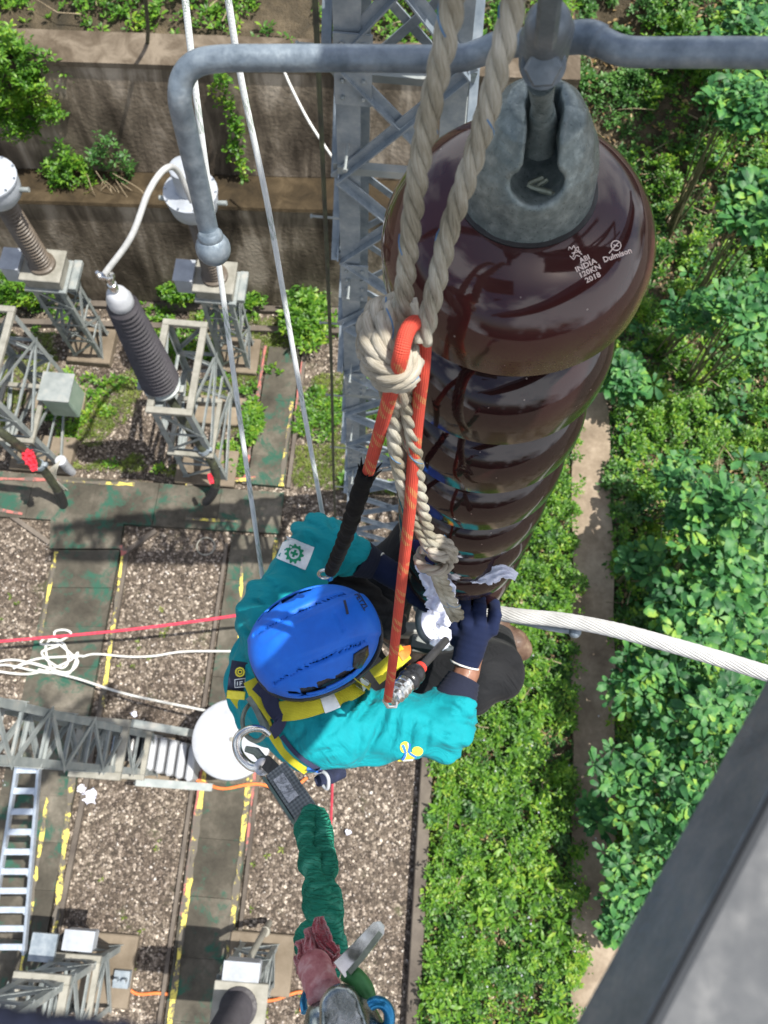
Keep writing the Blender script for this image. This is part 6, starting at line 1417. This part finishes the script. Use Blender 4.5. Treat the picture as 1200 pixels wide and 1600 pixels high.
def heli(p):
    q = (p - HC) @ HA.T; k = (np.abs(q[:, 0] / .128) ** 2.25 + np.abs(q[:, 1] / .099) ** 2.25 + np.abs(q[:, 2] / .104) ** 2.1) ** (1 / 2.2); return np.maximum((k - 1) * .1, -(q[:, 2] + .04))
part('inner_liner', sdf_mb(heli, [HC + HA.T @ np.array(v) for v in ((.14, 0, 0), (-.14, 0, 0), (0, .11, 0), (0, -.11, 0), (0, 0, .11), (0, 0, -.07))], .03, .006), M['plastic_black'], hel, ang=180)
def hpoly(pts, mat, name, off=.0012, label=None):
    # fan polygon with subdivided edges
    c = np.mean(np.array(pts, float), 0); ring = []
    for a, b in zip(pts, pts[1:] + pts[:1]):
        for k in range(4): ring.append((a[0] + (b[0] - a[0]) * k / 4, a[1] + (b[1] - a[1]) * k / 4))
    n = len(ring); vs = [tuple(c)] + [tuple(c + (np.array(r_) - c) * .5) for r_ in ring] + ring
    fs = [(0, 1 + i, 1 + (i + 1) % n) for i in range(n)] + [(1 + i, 1 + n + i, 1 + n + (i + 1) % n, 1 + (i + 1) % n) for i in range(n)]
    o = drape(BVH_, vs, fs, off, mat, name, hel, label); s_ = o.modifiers.new('thick', 'SOLIDIFY'); s_.thickness = .002; s_.offset = 1; return o
hpoly([(552, 1022), (574, 1008), (575, 1022), (564, 1042), (550, 1048)], M['plastic_black'], 'side_clip', .0008)
hpoly([(478, 904), (494, 902), (498, 909), (480, 911)], M['plastic_black'], 'side_clip', .0008)
v_, f_ = text_px('PETZL', 11, 564, 940, math.radians(-58), .35, 1.0); drape(BVH_, v_, f_, .0009, M['dark_print'], 'print', hel)
v_, f_ = stroke_px([(538, 938), (541, 950), (543, 960)], 4); drape(BVH_, v_, f_, .0008, M['dark_print'], 'vent_slot', hel)
def lowband(p):
    q = (p - HC) @ HA.T; k = (np.abs(q[:, 0] / .139) ** 2.25 + np.abs(q[:, 1] / .106) ** 2.25) ** (1 / 2.25); return np.maximum(np.abs(k - 1) * .1 - .005, np.abs(q[:, 2] + .062) - .011)
part('rim_band', sdf_mb(lowband, [HC + HA.T @ np.array(v) for v in ((.15, .11, -.03), (-.15, -.11, -.09), (.15, -.11, -.03), (-.15, .11, -.09))], .03, .005), M['plastic_black'], hel, ang=180)

# ---- patches on the sleeves
def cloth_drape(vs, fs, mat, name, off, label=None): return drape(BVS, vs, fs, off, mat, name, shirt, label)
def gridpoly(c, w_, h_, ang, n=10):
    ca, sa = math.cos(ang), math.sin(ang); vs = []
    for j in range(n + 1):
        for i in range(n + 1):
            u, v = (i / n - .5) * w_, (j / n - .5) * h_; vs.append((c[0] + u * ca + v * sa, c[1] - u * sa + v * ca))
    return vs, [(j * (n + 1) + i, j * (n + 1) + i + 1, (j + 1) * (n + 1) + i + 1, (j + 1) * (n + 1) + i) for j in range(n) for i in range(n)]
v_, f_ = gridpoly((462, 864), 48, 38, math.radians(-22)); cloth_drape(v_, f_, M['white_print'], 'badge', .0022, 'white badge with a green cogwheel and cross')
def gear(cx, cy, ro_, ri, n=11):
    vs = []; fs = []; m_ = n * 4
    for k in range(m_):
        a = 2 * math.pi * k / m_ + .2; r_ = ro_ if k % 4 in (0, 1) else ro_ * .8; vs += [(cx + r_ * math.cos(a), cy + r_ * math.sin(a)), (cx + ri * math.cos(a), cy + ri * math.sin(a))]
    for k in range(m_): k2 = (k + 1) % m_; fs.append((2 * k, 2 * k2, 2 * k2 + 1, 2 * k + 1))
    return vs, fs
an = math.radians(-20); cx_, cy_ = 460, 866; d1 = np.array([math.cos(an), -math.sin(an)]); d2 = np.array([math.sin(an), math.cos(an)])
cc = np.array([cx_, cy_]); v_, f_ = join_px([gear(cx_, cy_, 14.5, 8), stroke_px([tuple(cc - d1 * 5.5), tuple(cc + d1 * 5.5)], 3.6), stroke_px([tuple(cc - d2 * 5.5), tuple(cc + d2 * 5.5)], 3.6)])
cloth_drape(v_, f_, M['green_print'], 'badge_emblem', .0034)
# lamp-like yellow emblem with blue strokes on the near sleeve
em = []
def blob(cx, cy, r_, sx=1, sy=1, n=14): 
    vs = [(cx, cy)] + [(cx + r_ * sx * math.cos(a), cy + r_ * sy * math.sin(a)) for a in np.linspace(0, 6.283, n, endpoint=False)]; return vs, [(0, 1 + i, 1 + (i + 1) % n) for i in range(n)]
v_, f_ = join_px([blob(632, 1167, 9, .8, 1), blob(641, 1180, 7, 1.2, .8), blob(652, 1173, 8, 1.0, .9), blob(628, 1188, 5, 1.4, .6)]); cloth_drape(v_, f_, M['yellow_print'], 'sleeve_emblem', .0022)
v_, f_ = join_px([stroke_px([(628, 1163), (634, 1178), (626, 1190)], 4), stroke_px([(642, 1162), (640, 1176), (650, 1182)], 3.5), stroke_px([(618, 1194), (634, 1190), (648, 1188)], 3)]); cloth_drape(v_, f_, M['blue_print'], 'sleeve_emblem', .0034)
v_, f_ = join_px([stroke_px([(636, 1160), (637, 1172)], 2.5), stroke_px([(645, 1185), (630, 1186)], 2)]); cloth_drape(v_, f_, M['white_print'], 'sleeve_emblem', .0040)

# ---- harness straps
hn_ = thing('safety_harness', 'yellow and navy webbing harness worn over the teal shirt under the helmet', 'harness', pix(420, 1110, 1.75))
def strap(pts, width, mat, name, lift=.004, over=None, label=None, th=.0022):
    q = resample(spl(pts, 8), 3.0 if len(pts[0]) == 2 else 3.0); P_ = []; Nn = []
    for v in q:
        if len(v) == 3: p = pix(*v); n_ = nrm(CAM - p)
        else:
            p, n_ = hit(BVS, v[0], v[1])
            if p is None: p, n_ = (P_[-1], Nn[-1]) if P_ else (pix(v[0], v[1], 1.75), nrm(CAM - pix(v[0], v[1], 1.75)))
            p = p + nrm(CAM - p) * lift; n_ = nrm(n_ * .5 + nrm(CAM - p))
        P_.append(p); Nn.append(n_)
    # smooth
    A = np.array(P_); B = np.array(Nn)
    for _ in range(6): A[1:-1] = (A[:-2] + A[1:-1] * 2 + A[2:]) / 4; B[1:-1] = (B[:-2] + B[1:-1] * 2 + B[2:]) / 4
    b = MB(); b.ribbon(list(A), list(B), width, th); return part(name, b, mat, hn_, ang=50, label=label)
strap([(432, 1112), (470, 1108), (520, 1092), (560, 1072), (600, 1045)], .042, M['yellow_web'], 'shoulder_strap', .010)
strap([(585, 1058, 1.66), (606, 1042, 1.655), (622, 1028, 1.66), (634, 1018, 1.68)], .036, M['yellow_web'], 'shoulder_strap')
strap([(625, 1027, 1.66), (636, 1020, 1.67), (634, 1010, 1.69)], .02, M['orange_tab'], 'strap_end')
strap([(392, 1062), (402, 1085), (415, 1110), (424, 1122)], .036, M['yellow_web'], 'shoulder_strap', .010)
strap([(416, 1128), (430, 1155), (450, 1182), (480, 1205)], .020, M['yellow_web'], 'back_strap', .012)
strap([(400, 1070), (425, 1095), (440, 1118), (432, 1140), (420, 1150)], .026, M['navy_web'], 'crossing_strap', .015)
strap([(415, 1075), (422, 1100), (438, 1122)], .03, M['navy_web'], 'crossing_strap', .018)
strap([(362, 1095, 1.86), (374, 1086, 1.84), (386, 1078, 1.82)], .045, M['yellow_web'], 'side_strap')
strap([(440, 1150), (465, 1180), (500, 1203), (530, 1212)], .010, M['navy_web'], 'back_strap', .008)
strap([(480, 1200), (520, 1208), (560, 1209), (590, 1206)], .012, M['blue_print'], 'waist_trim', .004)
# label tabs sewn on the yellow strap
strap([(504, 1102), (520, 1096), (526, 1093)], .036, M['white_print'], 'label_tab', .0135)
strap([(562, 1070), (574, 1063)], .036, M['white_print'], 'label_tab', .0135)
lb = MB()
lt = thing('belt_label', 'dark tag with a yellow ring emblem and outlined letters at the left of the helmet', 'tag', pix(372, 1060, 1.95))
b = MB(); q = [pix(377, 1034, 1.78), pix(372, 1060, 1.78), pix(368, 1092, 1.79)]; nn_ = [nrm(CAM - p) for p in q]; b.ribbon(q, nn_, .042, .004); part('tag_body', b, M['dark_print'], lt, ang=40)
b = MB(); b.ribbon([pix(369.5, 1080, 1.775), pix(368, 1092, 1.782)], nn_[:2], .040, .003); part('tag_end', b, M['yellow_print'], lt, label='blue and yellow end strip')
b = MB(); b.tube([pix(375 + 6.5 * math.cos(a), 1050 + 6.5 * math.sin(a), 1.765) for a in np.linspace(0, 6.283, 24)], .002, 6); b.tube([pix(375 + 3 * math.cos(a), 1050 + 3 * math.sin(a), 1.765) for a in np.linspace(0, 6.283, 16)], .0016, 6); part('ring_emblem', b, M['yellow_print'], lt)
b = MB(); 
for q in ([(364, 1062), (380, 1060), (380, 1073), (364, 1074), (364, 1062)], [(368, 1065), (368, 1071)], [(372, 1071), (372, 1065), (376, 1065)], [(372, 1068), (375, 1068)]): b.tube([pix(x + 3, y, 1.765) for x, y in q], .0012, 5)
part('letters', b, M['white_print'], lt)

# ---- swivel tool on the chest at the end of the red rope
sw = thing('rope_grab', 'silver swivel with black cone and red band ending the red rope', 'rope grab', pix(625, 1085, 1.55))
a0 = pix(612, 1092, 1.50); a1 = pix(697, 1000, 1.66); dS = nrm(a1 - a0)
b = MB(); L_ = np.linalg.norm(a1 - a0); b.lathe([(.010, .0), (.016, .003), (.017, .010), (.0155, .012), (.0155, .014), (.019, .016), (.019, .024), (.0175, .025), (.0175, .027), (.0195, .029), (.0195, .037), (.018, .038), (.018, .040), (.0195, .042), (.0195, .050), (.015, .053), (.008, .056)], a0, dS, 28); part('swivel_body', b, M['chrome'], sw, ang=35)
b = MB(); b.lathe([(.010, .052), (.020, .055), (.023, .064), (.021, .072), (.019, .076), (.0215, .082), (.0205, .092), (.015, .100), (.0105, .104)], a0, dS, 28); part('rubber_cone', b, M['plastic_black'], sw, ang=60)
b = MB(); b.lathe([(.0095, .103), (.0125, .104), (.0125, .112), (.0095, .113)], a0, dS, 20); part('red_band', b, M['sign_red'], sw)
b = MB(); b.lathe([(.009, .111), (.0085, L_)], a0, dS, 14); part('cord_tail', b, M['black_rubber'], sw)
b = MB(); b.tube([pix(600, 1094, 1.48) , pix(606, 1104, 1.49), pix(618, 1104, 1.50), pix(620, 1094, 1.50)], .004, 8); part('shackle', b, M['chrome'], sw)
# small connector of the taped leg
cn = thing('quick_link', 'small steel quick link at the lower end of the black taped rope leg', 'link', pix(510, 900, 1.5)); b = MB(); b.tube([pix(507 + 9 * math.cos(a), 897 + 6 * math.sin(a), 1.43 + .01 * math.sin(a)) for a in np.linspace(0, 6.283, 24)], .0032, 8); part('ring', b, M['chrome'], cn)
b = MB(); b.beam(pix(512, 886, 1.40), pix(516, 905, 1.46), .012, .010, (0, 0, 1), .003); part('gate', b, M['blue_alloy'], cn)
# black bag/strap bundle between chest and left knee
bg_ = thing('tool_bag', 'black ribbed bag on the lap between the helmet and the left glove', 'bag', pix(560, 925, 2.1))
b = MB()
def bagf(p): return cone(p, pix(530, 905, 2.06), pix(612, 975, 2.10), .055, .040) + .0035 * np.sin(p @ nrm(pix(560, 880, 2.0) - pix(545, 960, 2.0)) * 190)
part('bag_body', sdf_mb(bagf, P3([(530, 905, 2.06), (612, 975, 2.1)]), .09, .006), M['trouser'], bg_, ang=180)
bg2 = thing('canvas_roll', 'small beige canvas roll peeping out beside the cuff', 'cloth', pix(540, 890, 2.1)); b = MB(); b.tube([pix(528, 880, 2.05), pix(552, 893, 2.05)], .022, 14); part('cloth_body', b, M['beige'], bg2)

# =================================================================== LANYARD TO THE CAMERA SIDE
ly = thing('shock_lanyard', 'lanyard with steel hook, grey absorber pack and gathered green sleeve below the worker', 'lanyard', pix(470, 1240, 1.5))
b = MB(); b.tube([pix(*p) for p in spl([(392, 1098, 1.72), (383, 1110, 1.70), (379, 1128, 1.68), (384, 1148, 1.66), (400, 1158, 1.65), (412, 1150, 1.66), (418, 1136, 1.68), (408, 1118, 1.70), (396, 1100, 1.72)], 8)], .0048, 10); part('dee_ring', b, M['olive_steel'], ly)
b = MB(); b.ribbon([pix(388, 1090, 1.71), pix(398, 1104, 1.70), (pix(410, 1130, 1.68)), pix(416, 1148, 1.67)], [nrm(CAM - J['sl'])] * 4, .012, .004); part('dee_bar', b, M['olive_steel'], ly)
b = MB(); hk = spl([(421, 1148, 1.615), (408, 1139, 1.61), (390, 1139, 1.605), (374, 1149, 1.60), (370, 1165, 1.595), (376, 1182, 1.59), (390, 1196, 1.585), (402, 1199, 1.58)], 8)
b.tube([pix(*p) for p in hk], [.006 + .0035 * min(1, i / 30) for i in range(len(hk))], 14); part('hook_body', b, M['chrome'], ly)
b = MB(); b.tube([pix(384, 1170, 1.59), pix(400, 1174, 1.585), pix(415, 1192, 1.575)], [.006, .0085, .0085], 12); b.lathe([(.0, 0), (.014, .001), (.016, .006), (.016, .022), (.013, .026), (.0, .027)], pix(408, 1203, 1.575), nrm(pix(425, 1170, 1.56) - pix(408, 1203, 1.575)), 18); part('hook_gate', b, M['olive_steel'], ly)
b = MB(); b.lathe([(.010, 0), (.0165, .002), (.0165, .012), (.010, .014)], pix(410, 1198, 1.56), nrm(CAM - pix(410, 1198, 1.56)), 24); part('swivel_eye', b, M['chrome'], ly, ang=40)
b = MB(); b.ribbon([pix(415, 1190, 1.56), pix(425, 1200, 1.54), pix(437, 1213, 1.52)], [nrm(CAM - J['sr'])] * 3, .026, .014); part('loop_end', b, M['black_rubber'], ly)
# absorber: layered block
a0, a1 = pix(434, 1206, 1.50), pix(479, 1272, 1.42); ax_ = nrm(a1 - a0); zz = nrm(CAM - a0); zz = nrm(zz - zz.dot(ax_) * ax_); xx = np.cross(ax_, zz)
b = MB(); q = resample([a0, a1], .006); b.ribbon(q, [zz + xx * .0] * len(q), .046, .026); part('absorber_pack', b, M['grey_web'], ly, ang=30)
b = MB(); q = [p - xx * -.0 + zz * .0 + np.cross(ax_, zz) * .026 for p in q]; b.ribbon(q, [zz] * len(q), .006, .030); part('pack_side', b, pm('green_grey_cover', [(.3, (.05, .09, .08)), (.7, (.12, .17, .15))], 30, .7, 0, .3), ly)
b = MB(); q = resample([a0 + (a1 - a0) * .18 + zz * .0145 + xx * .004, a0 + (a1 - a0) * .72 + zz * .0145 + xx * .004], .01); b.ribbon(q, [zz] * len(q), .022, .0015); lbm = part('printed_label', b, pm('faded_grey_label', [(.35, (.12, .13, .14)), (.5, (.36, .37, .39)), (.65, (.50, .51, .53))], 90, .7, 0, .2, dist=2), ly)
b = MB(); b.tube([pix(458, 1225, 1.47), pix(470, 1235, 1.46), pix(492, 1262, 1.42)], [.0, .003, .003], 6)
# green gathered sleeve: two lobed legs
GM = None
mt, n_, b_ = newmat('green_gathered_sleeve'); L2 = n_.links.new; tc = N(n_, 'ShaderNodeTexCoord')
n1 = N(n_, 'ShaderNodeTexNoise', i_Scale=30, i_Detail=5); L2(tc.outputs['Object'], n1.inputs['Vector']); L2(ramp(n_, n1.outputs[0], [(.3, (.008, .12, .075)), (.55, (.018, .20, .13)), (.75, (.08, .36, .25))]), b_.inputs['Base Color']); b_.inputs['Roughness'].default_value = .85; b_.inputs['Specular IOR Level'].default_value = .15
wv = N(n_, 'ShaderNodeTexWave', i_Scale=70, i_Distortion=9, i_Detail=2); wv.bands_direction = 'Y'; wv.inputs['Detail Scale'].default_value = .6; L2(tc.outputs['Object'], wv.inputs['Vector'])
n3_ = N(n_, 'ShaderNodeTexNoise', i_Scale=500, i_Detail=2); L2(tc.outputs['Object'], n3_.inputs['Vector'])
b1 = N(n_, 'ShaderNodeBump', i_Strength=.8, i_Distance=.0025); L2(wv.outputs['Fac'], b1.inputs['Height']); b2 = N(n_, 'ShaderNodeBump', i_Strength=.6, i_Distance=.0008); L2(n3_.outputs[0], b2.inputs['Height']); L2(b1.outputs[0], b2.inputs['Normal']); L2(b2.outputs[0], b_.inputs['Normal']); M['green_sleeve'] = mt
legs_ = [[(486, 1272, 1.40, 19), (478, 1300, 1.32, 20), (480, 1325, 1.24, 14), (484, 1348, 1.16, 22), (490, 1368, 1.10, 15), (495, 1398, 1.04, 26), (500, 1425, .98, 27), (494, 1445, .95, 18), (487, 1470, .92, 32), (492, 1505, .90, 24)],
         [(494, 1275, 1.41, 19), (502, 1300, 1.33, 20), (504, 1330, 1.25, 20), (510, 1352, 1.17, 22), (508, 1378, 1.10, 17), (514, 1405, 1.04, 24), (516, 1430, .98, 22), (514, 1462, .94, 28), (518, 1490, .91, 27), (512, 1520, .88, 22)]]
for li, lg in enumerate(legs_):
    q = resample(spl([np.append(pix(*g_[:3]), g_[3] / F * g_[2] * .88) for g_ in lg], 10), .0028); b = MB(); nq = len(q); b.tube([x[:3] for x in q], [float(x[3]) for x in q], 36)
    for i in range(nq):
        for k in range(36):
            v = np.array(b.v[i * 36 + k]); c = q[i][:3]; a = k / 36 * 6.283; s_ = i * .0028
            f = 1 + .16 * pnoise((math.cos(a) * 1.3 + li * 7, math.sin(a) * 1.3, s_ * 26)) + .05 * math.sin(s_ * 900 + 2.4 * math.sin(a + li) + 4 * pnoise((math.cos(a), math.sin(a), s_ * 22))) + .07 * pnoise((math.cos(a) * 2.5, math.sin(a) * 2.5 + li * 3, s_ * 90))
            b.v[i * 36 + k] = tuple(c + (v - c) * f)
    part('gathered_sleeve', b, M['green_sleeve'], ly, ang=180)
b = MB(); b.ribbon([pix(468, 1282, 1.38), pix(470, 1300, 1.34)], [zz] * 2, .006, .002); part('yellow_tag', b, M['yellow_web'], ly)
# red knitted wrap and its pale band
rk = thing('knitted_wrap', 'faded red knitted glove wrapped round the green sleeve at the bottom', 'glove', pix(500, 1500, .8))
knm = weave('red_knit', (.16, .008, .018), (.42, .05, .07), 1, 1, .9, .2); 
mt, n_, b_ = newmat('red_knit_wool'); L2 = n_.links.new; tc = N(n_, 'ShaderNodeTexCoord'); n1 = N(n_, 'ShaderNodeTexNoise', i_Scale=55, i_Detail=6, i_Roughness=.7); L2(tc.outputs['Object'], n1.inputs['Vector'])
L2(ramp(n_, n1.outputs[0], [(.3, (.10, .004, .012)), (.5, (.30, .025, .04)), (.68, (.50, .20, .22)), (.8, (.62, .50, .50))]), b_.inputs['Base Color']); b_.inputs['Roughness'].default_value = .95; b_.inputs['Sheen Weight'].default_value = .5
vo = N(n_, 'ShaderNodeTexVoronoi', i_Scale=430); L2(tc.outputs['Object'], vo.inputs['Vector']); bp = N(n_, 'ShaderNodeBump', i_Strength=.9, i_Distance=.0012); L2(vo.outputs['Distance'], bp.inputs['Height']); L2(bp.outputs[0], b_.inputs['Normal']); M['red_knit'] = mt
M['pink_knit'] = pm('faded_pink_ribbing', [(.3, (.26, .06, .075)), (.5, (.42, .17, .18)), (.7, (.58, .38, .38))], 60, .95, 0, .8, 420, .0015)
def rkf(p):
    fs = [((478, 1462, .84), (486, 1512, .80), 9, 9), ((491, 1450, .83), (500, 1500, .79), 9, 9), ((500, 1434, .84), (508, 1470, .81), 9, 10), ((508, 1470, .81), (520, 1488, .80), 9, 7), ((470, 1478, .85), (478, 1520, .82), 9, 10)]
    d = None
    for a, b, r0, r1 in fs: c = cone(p, pix(*a), pix(*b), r0 / F * a[2], r1 / F * b[2]); d = c if d is None else smin(d, c, .0022)
    return smin(d, cone(p, pix(490, 1494, .84), pix(494, 1514, .82), .015, .015), .004)
for k, (pts_, w_) in enumerate([([(474, 1466, .87), (480, 1490, .85), (486, 1518, .82)], [.018, .022, .020]), ([(484, 1448, .86), (490, 1472, .83), (496, 1512, .80)], [.012, .020, .022]),
                              ([(499, 1432, .85), (501, 1452, .83), (510, 1474, .81), (524, 1490, .80)], [.010, .016, .016, .009]), ([(524, 1476, .83), (522, 1494, .81), (512, 1512, .79)], [.008, .012, .014]), ([(466, 1490, .87), (476, 1510, .84), (490, 1528, .81)], [.012, .02, .02])]):
    crumple('knit_fold', pts_, w_, M['red_knit'], '', '', nseed=20 + k * 3.3, th=.0035, amp=.55, parent=rk)
b = MB(); c0, c1_ = pix(490, 1508, .79), pix(509, 1556, .745); b.tube(resample([c0, c1_], .004), [.0165 + .0006 * math.sin(i * 1.5) for i in range(len(resample([c0, c1_], .004)))], 40); part('ribbed_cuff', b, M['pink_knit'], rk, ang=180)
# snap hook parts at the bottom
sh_ = thing('snap_hook', 'big scratched steel hook with a long lever at the bottom edge under the knitted wrap', 'hook', pix(530, 1580, .7))
def hkf(p):
    d = cone(p, pix(532, 1575, .71), pix(545, 1660, .69), .019, .026); d = np.maximum(d, np.abs((p - pix(532, 1575, .71)) @ nrm(CAM - pix(532, 1575, .71))) - .010); d = smin(d, cone(p, pix(560, 1560, .73), pix(590, 1650, .70), .010, .018), .006); d = smin(d, cone(p, pix(500, 1590, .74), pix(500, 1650, .73), .014, .016), .008)
    return d
part('hook_body', sdf_mb(hkf, P3([(490, 1570, .73), (590, 1660, .7)]), .05, .0026), pm('scratched_olive_metal', [(.25, (.12, .14, .125)), (.5, (.30, .33, .315)), (.72, (.60, .63, .62))], 45, .26, .95, .2, 300, .0006), sh_, ang=180)
b = MB(); q = [pix(530, 1516, .73), pix(560, 1487, .74), pix(590, 1452, .76), pix(595, 1446, .765)]; lvz = nrm(CAM - q[1]); b.ribbon(q, [lvz] * 4, [.017, .017, .015, .006], .007)
part('lever', b, M['chrome'], sh_, ang=40)
b = MB(); q = [pix(545, 1520, .725), pix(566, 1496, .735), pix(594, 1458, .755)]; b.ribbon([p + lvz * .004 for p in q], [lvz] * 3, .005, .003); part('lever_ridge', b, M['olive_steel'], sh_, ang=40)
b = MB(); b.tube([pix(*p) for p in spl([(540, 1518, .735), (556, 1528, .73), (570, 1546, .73), (572, 1560, .73), (560, 1566, .73)], 6)], .0085, 12); part('green_grip', b, pm('worn_green_coating', [(.35, (.02, .12, .03)), (.6, (.05, .2, .06)), (.7, (.25, .28, .24))], 40, .5, .2, .2), sh_)
b = MB(); b.tube([pix(590 + 19 * math.cos(a), 1590 + 24 * math.sin(a), .71) for a in np.linspace(-2.2, 2.6, 30)], .0052, 12); single('blue_carabiner', b, M['blue_alloy'], 'blue anodised carabiner edge at the bottom right of the steel hook', 'carabiner')
b = MB(); b.tube([pix(*p) for p in spl([(478, 1552, .85), (474, 1565, .84), (476, 1582, .83)], 6)], .004, 8); single('blue_loop', b, M['blue_alloy'], 'small blue loop peeking out at the left of the steel hook', 'loop')
# white keeper hook + navy pouch behind the waist
hp2 = thing('gear_loop', 'white plastic gear hook with a navy pouch at the lower edge of the teal shirt', 'hook', pix(505, 1215, 1.9))
b = MB(); b.tube([pix(*p) for p in spl([(492, 1208, 1.86), (505, 1206, 1.84), (513, 1216, 1.83), (512, 1232, 1.84), (505, 1228, 1.85)], 6)], .0042, 10); part('hook', b, M['white_paint'], hp2)
b = MB(); b.tube([pix(494, 1222, 1.90), pix(515, 1212, 1.90), pix(535, 1204, 1.92)], [.012, .020, .018], 14); part('pouch', b, M['navy_cloth'], hp2)
